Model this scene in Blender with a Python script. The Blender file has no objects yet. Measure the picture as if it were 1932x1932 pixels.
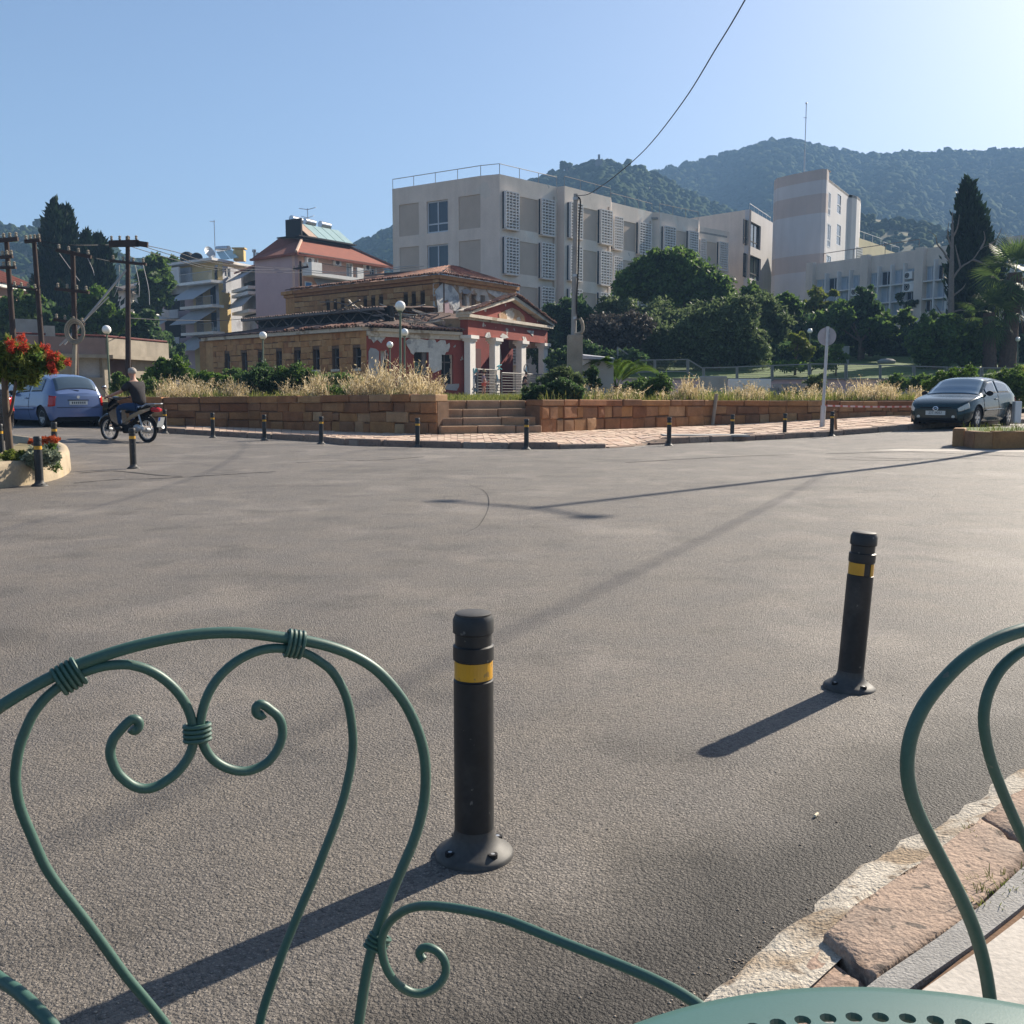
import bpy, bmesh, math, random
import numpy as np
from mathutils import Vector, Matrix, Quaternion
R = math.radians
rng = np.random.default_rng(7)
rnd = random.Random(11)
SC = bpy.context.scene
COL = SC.collection
# ------------------------------------------------------------------ camera, world, sun, exposure
F_PX, CX, CY, CAM_H, PITCH = 1932.0, 966.0, 966.0, 1.2, R(6.62)
cam = bpy.data.cameras.new('camera'); cam.lens = 36.0; cam.sensor_width = 36.0
cam.clip_start = 0.02; cam.clip_end = 9000
camo = bpy.data.objects.new('camera', cam); COL.objects.link(camo)
camo.location = (0, 0, CAM_H); camo.rotation_euler = (R(90) - PITCH, 0, 0)
SC.camera = camo
SUN_EL, SUN_AZ = R(31.0), R(44.5)          # azimuth from +Y towards +X
world = bpy.data.worlds.new('World'); SC.world = world; world.use_nodes = True
wn = world.node_tree; wn.nodes.clear()
sky = wn.nodes.new('ShaderNodeTexSky'); sky.sky_type = 'NISHITA'; sky.sun_disc = False
sky.sun_elevation = SUN_EL; sky.sun_rotation = SUN_AZ
sky.air_density = 0.85; sky.dust_density = 1.1; sky.ozone_density = 2.4; sky.altitude = 50
bg = wn.nodes.new('ShaderNodeBackground'); bg.inputs['Strength'].default_value = 0.064
wo = wn.nodes.new('ShaderNodeOutputWorld')
wn.links.new(sky.outputs[0], bg.inputs[0]); wn.links.new(bg.outputs[0], wo.inputs[0])
sd = bpy.data.lights.new('sun', 'SUN'); sd.energy = 5.0; sd.angle = R(0.53); sd.color = (1.0, 0.90, 0.76)
suno = bpy.data.objects.new('sun', sd); COL.objects.link(suno)
S_DIR = Vector((math.sin(SUN_AZ)*math.cos(SUN_EL), math.cos(SUN_AZ)*math.cos(SUN_EL), math.sin(SUN_EL)))
suno.rotation_euler = S_DIR.to_track_quat('Z', 'Y').to_euler(); suno.location = (30, 30, 40)
vs = SC.view_settings; vs.view_transform = 'Standard'; vs.look = 'None'; vs.gamma = 1.0
vs.use_curve_mapping = False; vs.exposure = 1.28
try:
    SC.cycles.use_denoising = True; SC.cycles.max_bounces = 8; SC.cycles.transparent_max_bounces = 8
    SC.cycles.volume_bounces = 0; SC.cycles.sample_clamp_indirect = 6
except Exception: pass

# ------------------------------------------------------------------ photograph geometry helpers
cpi, spi = math.cos(PITCH), math.sin(PITCH)
def ray(px, py):
    a = (px-CX)/F_PX; b = (py-CY)/F_PX
    return a, cpi-b*spi, -spi-b*cpi
def at(px, py, Y):
    d = ray(px, py); t = Y/d[1]
    return Vector((d[0]*t, Y, CAM_H+d[2]*t))
def zat(py, Y): return at(CX, py, Y).z
def sm(x, a, b):
    t = min(1.0, max(0.0, (x-a)/(b-a))); return t*t*(3-2*t)
def gz(x, y):                                # the road climbs gently towards both far corners
    s = 0.22 if x < 0 else 0.26
    return s*sm(abs(x), 6.0, 13.5)*sm(y, 13, 25) + 0.02*sm(y, 16, 26)
def gnd(px, py, dz=0.0):
    z = dz
    for _ in range(12):
        d = ray(px, py); t = (z-CAM_H)/d[2]; x, y = d[0]*t, d[1]*t
        z = dz + gz(x, y)
    return Vector((x, y, z))
def planehit(px, py, A, B):                  # vertical plane through plan points A, B
    d = ray(px, py); ux, uy = B[0]-A[0], B[1]-A[1]
    t = (A[0]*uy - A[1]*ux)/(d[0]*uy - d[1]*ux)
    return Vector((d[0]*t, d[1]*t, CAM_H+d[2]*t))

# ------------------------------------------------------------------ scene tree helpers
def thing(name, label, cat, loc=(0, 0, 0), rz=0.0, group=None):
    o = bpy.data.objects.new(name, None); COL.objects.link(o); o.empty_display_size = 0.2
    o.location = loc; o.rotation_euler = (0, 0, rz)
    o['label'] = label; o['category'] = cat
    if group: o['group'] = group
    return o
def tag(o, label, cat, group=None):
    o['label'] = label; o['category'] = cat
    if group: o['group'] = group
    return o
def kind(o, k, label=None):
    o['kind'] = k
    if label: o['label'] = label
    return o
def worldoff(p):
    v = Vector((0, 0, 0))
    while p is not None:
        v += p.location; p = p.parent
    return v
def link(name, me, parent=None):
    o = bpy.data.objects.new(name, me); COL.objects.link(o)
    if parent is not None: o.parent = parent
    return o
KIDS = {}
def copy_tree(o, parent=None):
    c = o.copy(); COL.objects.link(c)
    if parent is not None: c.parent = parent
    for ch in list(o.children): copy_tree(ch, c)
    return c
def np_mesh(name, V, Fq):
    V = np.asarray(V, dtype=np.float32).reshape(-1, 3); Fq = np.asarray(Fq, dtype=np.int32)
    me = bpy.data.meshes.new(name); n, k = Fq.shape
    me.vertices.add(len(V)); me.vertices.foreach_set('co', V.ravel())
    me.loops.add(n*k); me.loops.foreach_set('vertex_index', Fq.ravel())
    me.polygons.add(n); me.polygons.foreach_set('loop_start', np.arange(0, n*k, k, dtype=np.int32))
    me.polygons.foreach_set('loop_total', np.full(n, k, dtype=np.int32))
    me.update(calc_edges=True); return me
def np_obj(name, V, Fq, m, parent=None, local=False, smooth=False):
    V = np.asarray(V, dtype=np.float64).reshape(-1, 3)
    if not local and parent is not None: V = V - np.array(worldoff(parent))
    me = np_mesh(name, V, Fq); me.materials.append(m)
    if smooth: me.polygons.foreach_set('use_smooth', np.ones(len(me.polygons), dtype=bool))
    return link(name, me, parent)
def crspline(P, n=6, closed=False):
    P = [Vector(p) for p in P]; out = []; N = len(P)
    for i in range(N-1):
        p0 = P[max(0, i-1)]; p1 = P[i]; p2 = P[i+1]; p3 = P[min(N-1, i+2)]
        for k in range(n):
            t = k/n
            out.append(0.5*((2*p1)+(p2-p0)*t+(2*p0-5*p1+4*p2-p3)*t*t+(3*p1-p0-3*p2+p3)*t**3))
    out.append(P[-1]); return out
class MB:
    def __init__(s): s.v = []; s.f = []
    def add(s, vs_, fs):
        o = len(s.v); s.v += [tuple(p) for p in vs_]; s.f += [tuple(i+o for i in f) for f in fs]
    def hexa(s, p):                            # p: 4 bottom (ccw) + 4 top
        s.add(p, [(3, 2, 1, 0), (4, 5, 6, 7), (0, 1, 5, 4), (1, 2, 6, 5), (2, 3, 7, 6), (3, 0, 4, 7)])
    def box(s, x0, x1, y0, y1, z0, z1):
        s.hexa([(x0, y0, z0), (x1, y0, z0), (x1, y1, z0), (x0, y1, z0), (x0, y0, z1), (x1, y0, z1), (x1, y1, z1), (x0, y1, z1)])
    def beam(s, a, b, w, h, up=(0, 0, 1)):
        a, b = Vector(a), Vector(b); d = (b-a).normalized(); side = d.cross(Vector(up))
        if side.length < 1e-4: side = d.cross(Vector((0, 1, 0)))
        side.normalize(); u = side.cross(d).normalized(); side *= w/2; u *= h/2
        s.hexa([a-side-u, a+side-u, b+side-u, b-side-u, a-side+u, a+side+u, b+side+u, b-side+u])
    def tube(s, P, r, n=8, cap=True):
        P = [Vector(p) for p in P]; N = len(P); rr = r if isinstance(r, (list, tuple)) else [r]*N
        base = len(s.v); t0 = (P[1]-P[0]).normalized()
        nrm = t0.orthogonal().normalized()
        for i in range(N):
            t = (P[min(N-1, i+1)]-P[max(0, i-1)])
            t = t.normalized() if t.length > 1e-9 else t0
            nrm = (nrm - t*nrm.dot(t))
            if nrm.length < 1e-6: nrm = t.orthogonal()
            nrm.normalize(); bn = t.cross(nrm)
            for k in range(n):
                a = 2*math.pi*k/n; s.v.append(tuple(P[i]+(nrm*math.cos(a)+bn*math.sin(a))*rr[i]))
        for i in range(N-1):
            for k in range(n):
                a = base+i*n+k; b = base+i*n+(k+1) % n
                s.f.append((a, b, b+n, a+n))
        if cap:
            s.f.append(tuple(base+k for k in reversed(range(n)))); s.f.append(tuple(base+(N-1)*n+k for k in range(n)))
    def lathe(s, prof, n=16, c=(0, 0, 0), axis='z', cap=True):
        base = len(s.v); M = len(prof)
        for r_, z in prof:
            for k in range(n):
                a = 2*math.pi*k/n; x, y = r_*math.cos(a), r_*math.sin(a)
                p = (x, y, z) if axis == 'z' else ((z, x, y) if axis == 'x' else (y, z, x))
                s.v.append((p[0]+c[0], p[1]+c[1], p[2]+c[2]))
        for i in range(M-1):
            for k in range(n):
                a = base+i*n+k; b = base+i*n+(k+1) % n; s.f.append((a, b, b+n, a+n))
        if cap and prof[0][0] > 1e-6: s.f.append(tuple(base+k for k in reversed(range(n))))
        if cap and prof[-1][0] > 1e-6: s.f.append(tuple(base+(M-1)*n+k for k in range(n)))
    def ball(s, c, r, n=12, sc=(1, 1, 1)):
        m = max(4, n//2+1); pr = []
        base = len(s.v)
        for i in range(m+1):
            th = math.pi*i/m
            for k in range(n):
                a = 2*math.pi*k/n
                s.v.append((c[0]+r*sc[0]*math.sin(th)*math.cos(a), c[1]+r*sc[1]*math.sin(th)*math.sin(a), c[2]-r*sc[2]*math.cos(th)))
        for i in range(m):
            for k in range(n):
                a = base+i*n+k; b = base+i*n+(k+1) % n; s.f.append((a, b, b+n, a+n))
    def prism(s, poly, z0, z1):
        n = len(poly); o = len(s.v)
        s.v += [(p[0], p[1], z0) for p in poly]+[(p[0], p[1], z1) for p in poly]
        s.f.append(tuple(o+i for i in reversed(range(n)))); s.f.append(tuple(o+n+i for i in range(n)))
        for i in range(n):
            j = (i+1) % n; s.f.append((o+i, o+j, o+n+j, o+n+i))
    def slab(s, quadpts, th):                  # thickened quad, th along -normal
        a, b, c, d = [Vector(p) for p in quadpts]; nn = (b-a).cross(d-a).normalized()*th
        s.hexa([a-nn, b-nn, c-nn, d-nn, a, b, c, d])
    def build(s, name, m, parent=None, local=False, smooth=False, bev=0):
        off = Vector((0, 0, 0)) if (local or parent is None) else worldoff(parent)
        me = bpy.data.meshes.new(name)
        me.from_pydata([(x-off[0], y-off[1], z-off[2]) for x, y, z in s.v], [], s.f)
        me.materials.append(m)
        bm = bmesh.new(); bm.from_mesh(me); bmesh.ops.recalc_face_normals(bm, faces=bm.faces)
        if bev: bmesh.ops.bevel(bm, geom=list(bm.edges), offset=bev, segments=1, affect='EDGES', clamp_overlap=True)
        bm.to_mesh(me); bm.free()
        if smooth:
            me.polygons.foreach_set('use_smooth', np.ones(len(me.polygons), dtype=bool))
            try: me.set_sharp_from_angle(angle=R(42))
            except Exception: pass
        return link(name, me, parent)
class Facade:
    """a vertical wall plane from A to B (left to right as seen from the road)"""
    def __init__(s, A, B):
        s.A = Vector((A[0], A[1])); s.B = Vector((B[0], B[1])); s.L = (s.B-s.A).length
        s.u = (s.B-s.A)/s.L; n = Vector((s.u.y, -s.u.x))
        if n.dot(-s.A) < 0: n = -n
        s.n = n
    def p(s, a, z, d=0.0): q = s.A+s.u*a+s.n*d; return Vector((q.x, q.y, z))
    def hit(s, px, py):
        h = planehit(px, py, s.A, s.B); return (Vector((h.x, h.y))-s.A).dot(s.u), h.z
    def box(s, mb, s0, s1, z0, z1, d0, d1):
        mb.hexa([s.p(s0, z0, d0), s.p(s1, z0, d0), s.p(s1, z0, d1), s.p(s0, z0, d1), s.p(s0, z1, d0), s.p(s1, z1, d0), s.p(s1, z1, d1), s.p(s0, z1, d1)])
    def rect(s, px0, py0, px1, py1):           # a pixel rectangle -> (s0, s1, z0, z1)
        pm = (px0+px1)/2
        return s.hit(px0, py0)[0], s.hit(px1, py0)[0], s.hit(pm, py1)[1], s.hit(pm, py0)[1]
    def wall(s, mb, s0, s1, z0, z1, holes=(), depth=0.3):
        xs = sorted(set([s0, s1]+[v for h in holes for v in h[:2]])); zs = sorted(set([z0, z1]+[v for h in holes for v in h[2:]]))
        xs = [x for x in xs if s0 <= x <= s1]; zs = [z for z in zs if z0 <= z <= z1]
        for i in range(len(xs)-1):
            for j in range(len(zs)-1):
                mx, mz = (xs[i]+xs[i+1])/2, (zs[j]+zs[j+1])/2
                if any(h[0] < mx < h[1] and h[2] < mz < h[3] for h in holes): continue
                s.box(mb, xs[i], xs[i+1], zs[j], zs[j+1], -depth, 0)
    def poly(s, mb, pts, d0, d1):              # pts in (s, z)
        n = len(pts); o = len(mb.v)
        mb.v += [tuple(s.p(a, z, d0)) for a, z in pts]+[tuple(s.p(a, z, d1)) for a, z in pts]
        mb.f.append(tuple(o+i for i in range(n))); mb.f.append(tuple(o+n+i for i in reversed(range(n))))
        for i in range(n):
            j = (i+1) % n; mb.f.append((o+i, o+j, o+n+j, o+n+i))
    def ppoly(s, mb, pxpts, d0, d1): s.poly(mb, [s.hit(*q) for q in pxpts], d0, d1)

# ------------------------------------------------------------------ materials
def mat(name, col, rough=.8, var=.12, sc=2.0, var2=.0, sc2=25.0, bump=0.0, bsc=60.0, spec=.3, metal=0.0, rndv=0.0, ramp=None, trans=0.0, coat=0.0, streak=0.0, detail=4, thresh=None, bdist=0.01):
    m = bpy.data.materials.new(name); m.use_nodes = True; nt = m.node_tree; N = nt.nodes; L = nt.links
    b = N['Principled BSDF']; out = N['Material Output']
    b.inputs['Roughness'].default_value = rough; b.inputs['Metallic'].default_value = metal
    b.inputs['Specular IOR Level'].default_value = spec
    if coat: b.inputs['Coat Weight'].default_value = coat; b.inputs['Coat Roughness'].default_value = .05
    geo = N.new('ShaderNodeNewGeometry')
    def math_(op, a, c=None, v=None):
        x = N.new('ShaderNodeMath'); x.operation = op
        if isinstance(a, (int, float)): x.inputs[0].default_value = a
        else: L.new(a, x.inputs[0])
        if c is not None:
            if isinstance(c, (int, float)): x.inputs[1].default_value = c
            else: L.new(c, x.inputs[1])
        return x.outputs[0]
    def noise(scale, det=detail, vec=None, mul=None):
        x = N.new('ShaderNodeTexNoise'); x.inputs['Scale'].default_value = scale; x.inputs['Detail'].default_value = det
        v = geo.outputs['Position'] if vec is None else vec
        if mul is not None:
            q = N.new('ShaderNodeVectorMath'); q.operation = 'MULTIPLY'; L.new(v, q.inputs[0]); q.inputs[1].default_value = mul; v = q.outputs[0]
        L.new(v, x.inputs['Vector']); return x.outputs['Fac']
    def maprange(src, a, c, fmin=.25, fmax=.75):
        x = N.new('ShaderNodeMapRange'); x.inputs['From Min'].default_value = fmin; x.inputs['From Max'].default_value = fmax
        x.inputs['To Min'].default_value = a; x.inputs['To Max'].default_value = c; L.new(src, x.inputs['Value']); return x.outputs['Result']
    fac = None
    def mul(f, g): return g if f is None else math_('MULTIPLY', f, g)
    if var: fac = mul(fac, maprange(noise(sc), 1-var, 1+var))
    if var2: fac = mul(fac, maprange(noise(sc2, 3), 1-var2, 1+var2))
    if streak: fac = mul(fac, maprange(noise(1.0, 5, mul=(1.3, 1.3, .12)), 1-streak, 1+streak*.4))
    oi = N.new('ShaderNodeObjectInfo')
    rr = math_('FRACT', math_('ADD', oi.outputs['Random'], geo.outputs['Random Per Island']))
    if rndv: fac = mul(fac, maprange(rr, 1-rndv, 1+rndv, 0, 1))
    if ramp:                                   # colours picked per piece
        cr = N.new('ShaderNodeValToRGB'); el = cr.color_ramp.elements
        el[0].position = 0; el[0].color = (*ramp[0], 1); el[1].position = 1; el[1].color = (*ramp[-1], 1)
        for i, c in enumerate(ramp[1:-1]): e = el.new((i+1)/(len(ramp)-1)); e.color = (*c, 1)
        L.new(rr, cr.inputs[0]); csrc = cr.outputs[0]
    else:
        cr = N.new('ShaderNodeRGB'); cr.outputs[0].default_value = (*col, 1); csrc = cr.outputs[0]
    if thresh:                                 # patches of further colours: (scale, threshold, softness, colour)
        for (ts, tv, tsoft, tc) in thresh:
            mx = N.new('ShaderNodeMix'); mx.data_type = 'RGBA'
            L.new(maprange(noise(ts, 6), 0, 1, tv, tv+tsoft), mx.inputs[0]); L.new(csrc, mx.inputs[6]); mx.inputs[7].default_value = (*tc, 1)
            csrc = mx.outputs[2]
    if fac is not None:
        vm = N.new('ShaderNodeVectorMath'); vm.operation = 'SCALE'; L.new(csrc, vm.inputs[0]); L.new(fac, vm.inputs['Scale']); csrc = vm.outputs[0]
    L.new(csrc, b.inputs['Base Color'])
    if bump:
        bn = N.new('ShaderNodeBump'); bn.inputs['Strength'].default_value = bump; bn.inputs['Distance'].default_value = bdist
        L.new(noise(bsc, 3), bn.inputs['Height']); L.new(bn.outputs[0], b.inputs['Normal'])
    if trans:
        tr = N.new('ShaderNodeBsdfTranslucent'); L.new(csrc, tr.inputs[0]); ms = N.new('ShaderNodeMixShader'); ms.inputs[0].default_value = trans
        L.new(b.outputs[0], ms.inputs[1]); L.new(tr.outputs[0], ms.inputs[2]); L.new(ms.outputs[0], out.inputs['Surface'])
    return m
def leafmat(name, dark, light, trans=.35): return mat(name, dark, .6, .25, .5, ramp=[dark, tuple((a+c)/2 for a, c in zip(dark, light)), light], trans=trans, spec=.25)
M = {}
M['asphalt'] = None
M['stone'] = mat('warm_sandstone', (.3, .15, .08), .9, .22, 4, .15, 30, bump=.5, bsc=25, ramp=[(.19, .085, .04), (.33, .17, .07), (.23, .10, .046), (.38, .22, .10), (.27, .14, .07), (.19, .10, .055), (.35, .18, .07), (.25, .11, .05), (.40, .26, .14)], streak=.2)
M['ruinstone'] = mat('ruin_sandstone', (.34, .2, .1), .9, .2, 3, .15, 20, bump=.4, bsc=20, ramp=[(.37, .175, .065), (.45, .24, .095), (.34, .15, .06), (.47, .27, .12), (.40, .21, .085)])
M['mortar'] = mat('earthy_mortar', (.15, .09, .055), .95, .25, 5, .15, 40, bump=.5, bsc=30)
M['kerbstone'] = mat('kerb_sandstone', (.42, .28, .2), .9, .14, 7, .3, 150, bump=.9, bsc=70, bdist=.008, thresh=[(5, .5, .2, (.22, .17, .135)), (11, .60, .06, (.17, .12, .09)), (30, .62, .05, (.10, .08, .066))], ramp=[(.27, .185, .135), (.31, .225, .17), (.25, .165, .125), (.32, .25, .195)])
M['paver'] = mat('pinkish_paver', (.42, .3, .22), .9, .12, 3, .1, 40, bump=.3, bsc=40, ramp=[(.46, .33, .24), (.52, .40, .30), (.43, .29, .21), (.50, .37, .29)])
M['paverbed'] = mat('paver_bed', (.27, .2, .15), .95, .2, 6)
M['stepstone'] = mat('step_sandstone', (.3, .2, .13), .9, .22, 3, .15, 30, bump=.4, bsc=25, ramp=[(.25, .16, .10), (.34, .23, .15), (.33, .19, .10)])
M['mortarwhite'] = mat('pale_mortar', (.40, .36, .30), .95, .22, 9, .3, 120, bump=.8, bsc=95, bdist=.012, thresh=[(5, .48, .12, (.25, .19, .13)), (14, .60, .08, (.17, .13, .095))])
M['greykerb'] = mat('grey_granite_kerb', (.25, .24, .225), .9, .16, 12, .25, 150, bump=.5, bsc=140)
M['slab'] = mat('pale_pavement_slab', (.44, .40, .35), .9, .14, 3, .14, 60, bump=.2, bsc=90)
M['rubber'] = mat('black_bollard_rubber', (.016, .017, .018), .48, .3, 6, .25, 60, spec=.45, thresh=[(5, .58, .2, (.06, .055, .05)), (24, .68, .02, (.11, .105, .095))])
M['rubberdust'] = mat('dusty_rubber', (.055, .052, .048), .6, .3, 12, .2, 70, spec=.4)
M['yellow'] = mat('amber_reflective_tape', (.55, .28, .012), .35, .12, 20, spec=.6, thresh=[(40, .66, .03, (.30, .17, .03))])
M['chairgreen'] = mat('green_powder_coat', (.042, .100, .076), .48, .1, 20, .10, 300, bump=.08, bsc=600, spec=.5, bdist=.001, thresh=[(55, .70, .02, (.10, .125, .095))])
M['tablegreen'] = mat('green_paint_sky_lift', (.05, .12, .108), .38, .05, 8, .04, 400, bump=.05, bsc=700, spec=.5, bdist=.001)  # chair green made lighter and bluer to carry reflected sky
M['white'] = mat('white_paint', (.75, .74, .71), .6, .08, 3)
M['globe'] = mat('opal_globe', (.85, .83, .79), .25, .02, 2, spec=.5)
M['polegreen'] = mat('olive_lamp_paint', (.13, .16, .11), .5, .1, 3)
M['steel'] = mat('galvanised_steel', (.45, .46, .47), .45, .12, 6, metal=.6)
M['signback'] = mat('grey_sign_back', (.36, .36, .38), .6, .06, 5)
M['wood'] = mat('tarred_pole_wood', (.05, .03, .024), .85, .3, 3, streak=.25)
M['conc'] = mat('weathered_concrete', (.30, .26, .205), .95, .2, 2, .1, 30, bump=.3, bsc=30, streak=.2)
M['concgrey'] = mat('grey_concrete', (.32, .31, .29), .95, .18, 2, .1, 30, streak=.15)
M['black'] = mat('black_matt', (.01, .01, .011), .7, .1)
M['dark'] = mat('interior_shade', (.018, .016, .015), .9, .2)  # near-black colour stands in for the shade inside openings
M['carglass'] = mat('car_glass', (.05, .075, .10), .03, .05, 1, spec=1.0)
M['windscreen'] = mat('sky_tinted_windscreen', (.13, .20, .26), .06, .08, 1, spec=1.0)  # pale blue in the base colour stands in for reflected sky
M['railgrey'] = mat('grey_rail_paint', (.22, .21, .20), .6, .08, 3)
M['glass'] = mat('window_glass', (.025, .035, .05), .08, .1, 1, spec=.7)
M['curtain'] = mat('curtained_glass', (.36, .42, .48), .25, .12, 1.5, spec=.5)
M['frame'] = mat('aluminium_frame', (.5, .52, .55), .4, .05, spec=.5)
M['cream'] = mat('cream_render', (.71, .60, .51), .92, .07, .7, .05, 9, streak=.12, thresh=[(.35, .62, .03, (.66, .58, .50))])
M['creamlit'] = mat('sunlit_worn_cream', (.72, .63, .54), .92, .08, .7, .05, 9, streak=.1, thresh=[(.5, .6, .04, (.72, .66, .58)), (1.1, .68, .03, (.42, .38, .34))])  # lighter cream and pale blotches paint in grazing sun; grey patches are wear
M['beige'] = mat('beige_panel', (.50, .41, .335), .92, .07, .8, .05, 12)
M['screenw'] = mat('white_concrete_screen', (.66, .63, .6), .85, .05, 2)
M['towerw'] = mat('white_tower_render', (.54, .525, .53), .9, .05, .5, streak=.09)
M['towerp'] = mat('pinkish_tower_band', (.49, .42, .39), .9, .06, .5, streak=.08)
M['yellowr'] = mat('pale_yellow_render', (.66, .56, .36), .9, .08, .6)
M['red'] = mat('peeling_red_render', (.27, .06, .042), .9, .16, 1.2, .1, 14, streak=.12, thresh=[(1.6, .66, .02, (.5, .46, .4))])
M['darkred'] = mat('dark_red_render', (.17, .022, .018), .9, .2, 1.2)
M['plaster'] = mat('flaking_white_plaster', (.56, .54, .5), .95, .16, 3, .12, 18, bump=.6, bsc=10, bdist=.05, thresh=[(1.4, .53, .06, (.33, .32, .31))])
M['greyplaster'] = mat('grey_plaster', (.34, .33, .33), .95, .16, 2, .1, 14)
M['colwhite'] = mat('white_column_paint', (.76, .71, .65), .85, .08, 2, .06, 20)
M['peelstone'] = mat('stone_with_old_plaster', (.36, .23, .13), .95, .2, 2, .15, 16, bump=.5, bsc=9, bdist=.05, thresh=[(.75, .52, .04, (.52, .46, .39)), (1.3, .60, .03, (.46, .30, .22))])
M['cornice'] = mat('chipped_cornice', (.55, .48, .39), .95, .15, 2, .12, 12, thresh=[(1.2, .58, .05, (.32, .25, .18))])
M['tile'] = mat('old_roof_tile', (.2, .09, .06), .9, .2, 3, ramp=[(.20, .085, .055), (.28, .14, .09), (.14, .07, .055), (.34, .19, .13), (.11, .075, .06)])
M['roofdark'] = mat('lichened_tile_roof', (.10, .065, .055), .95, .3, 1.5, .2, 12, thresh=[(.9, .6, .05, (.05, .045, .042))])
M['roofred'] = mat('red_tile_roof', (.24, .075, .045), .9, .15, 1.5, .15, 8, bump=.4, bsc=6, bdist=.05)
M['timber'] = mat('grey_timber', (.16, .14, .13), .9, .2, 4)
M['pinkw'] = mat('pink_render', (.50, .35, .35), .92, .07, .5, .04, 6)
M['peachw'] = mat('peach_render', (.62, .40, .31), .92, .07, .5)
M['whitew'] = mat('white_render', (.64, .63, .62), .9, .06, .6, streak=.08)
M['greyw'] = mat('stained_grey_render', (.40, .41, .44), .92, .1, .6, .08, 5, streak=.12, thresh=[(.45, .6, .08, (.22, .22, .24))])
M['ochrew'] = mat('ochre_render', (.56, .42, .19), .92, .08, .6)
M['awning'] = mat('pale_awning_canvas', (.46, .47, .49), .85, .05, 1, trans=.15)
M['solar'] = mat('solar_panel_glass', (.34, .46, .44), .12, .08, 1, spec=.6)
M['tank'] = mat('steel_tank', (.5, .51, .53), .25, .1, 4, metal=.8)
M['cable'] = mat('cable_black', (.02, .02, .022), .6, .05)
M['wirepale'] = mat('pale_wire', (.35, .34, .34), .6, .05)
M['lawn'] = mat('lawn_green', (.07, .11, .025), .95, .3, .6, .3, 8, bump=.5, bsc=20)
M['soil'] = mat('dry_soil', (.19, .15, .08), .95, .3, .5, .25, 6, bump=.5, bsc=12, thresh=[(.25, .5, .15, (.13, .13, .05))])
M['leafdark'] = leafmat('leaf_dark_green', (.032, .066, .026), (.085, .14, .048), .5)
M['leafmid'] = leafmat('leaf_mid_green', (.05, .10, .024), (.13, .20, .045), .52)
M['leafbright'] = leafmat('leaf_bright_green', (.045, .10, .012), (.12, .19, .03), .45)
M['leafolive'] = leafmat('leaf_olive', (.064, .096, .036), (.155, .20, .085), .48)
M['leafbrown'] = leafmat('leaf_purple_brown', (.06, .052, .045), (.11, .095, .075), .25)
M['leafcyp'] = leafmat('leaf_cypress', (.010, .026, .014), (.028, .052, .024), .2)
M['leafpalm'] = leafmat('leaf_palm', (.045, .085, .02), (.11, .16, .045), .4)
M['leafyel'] = leafmat('leaf_yellow_green', (.09, .13, .02), (.20, .22, .045), .45)
M['bark'] = mat('bark', (.12, .085, .06), .95, .25, 6, bump=.5, bsc=20)
M['barkpalm'] = mat('palm_bark', (.10, .062, .045), .95, .3, 8, .2, 40, bump=.8, bsc=30, bdist=.04)
M['barkgrey'] = mat('bare_grey_bark', (.22, .18, .16), .95, .2, 6)
M['straw'] = mat('dry_oat_straw', (.55, .42, .22), .8, .2, .8, ramp=[(.22, .17, .075), (.40, .31, .16), (.54, .44, .27), (.68, .59, .43)], trans=.5, spec=.1)
M['grassgreen'] = mat('green_grass_blade', (.1, .14, .03), .7, .2, 1, ramp=[(.07, .10, .02), (.16, .19, .04), (.24, .22, .07)], trans=.45, spec=.15)
M['flower'] = mat('red_brush_flower', (.52, .075, .04), .8, .2, 6, rndv=.3, trans=.4)
M['flowero'] = mat('orange_red_flower', (.5, .10, .03), .8, .2, 6, rndv=.3, trans=.3)
M['silverleaf'] = leafmat('silver_leaf', (.14, .17, .11), (.34, .38, .27), .3)
M['planter'] = mat('yellowed_planter_concrete', (.34, .275, .19), .9, .16, 3, .12, 30, thresh=[(2.2, .56, .1, (.36, .28, .17))])
M['hillsoil'] = mat('hill_soil', (.09, .085, .045), 1, .3, .02, .2, .1, thresh=[(.012, .56, .1, (.16, .125, .07))])
M['hilldry'] = mat('dry_hill_soil', (.10, .095, .045), 1, .3, .05, .2, .2, thresh=[(.05, .58, .05, (.17, .135, .07))])
M['hilltree'] = mat('hill_tree', (.03, .05, .02), 1, .25, .012, ramp=[(.022, .04, .015), (.036, .055, .02), (.028, .047, .017), (.045, .062, .025)], spec=.02)
M['ground'] = mat('far_ground', (.14, .12, .07), 1, .3, .05)
M['tapew'] = mat('barrier_tape', (.62, .5, .48), .5, .1)
M['cabinet'] = mat('grey_cabinet', (.42, .42, .41), .6, .06, 3)
M['skin'] = mat('skin', (.42, .22, .15), .55, .06, 8, spec=.35)
M['hairgrey'] = mat('grey_hair', (.36, .32, .28), .8, .2, 60)
M['hairdark'] = mat('dark_hair', (.05, .035, .025), .8, .2, 60)
M['tee'] = mat('charcoal_cotton', (.026, .023, .025), .9, .1, 10, bump=.2, bsc=40)
M['jeans'] = mat('blue_denim', (.018, .045, .105), .9, .15, 12, bump=.2, bsc=60)
M['shoe'] = mat('dark_shoe', (.03, .028, .028), .7)
M['straw_hat'] = mat('straw_hat', (.3, .22, .13), .9, .15, 20)
M['blouse'] = mat('lilac_print_blouse', (.36, .27, .33), .9, .2, 9, thresh=[(12, .55, .05, (.55, .3, .3))])
M['shorts'] = mat('coral_shorts', (.6, .12, .08), .9, .1, 8)
M['graf'] = mat('teal_spray', (.05, .28, .33), .8, .2, 8)
M['grafblack'] = mat('black_spray', (.06, .07, .09), .8, .2, 8)
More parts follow.
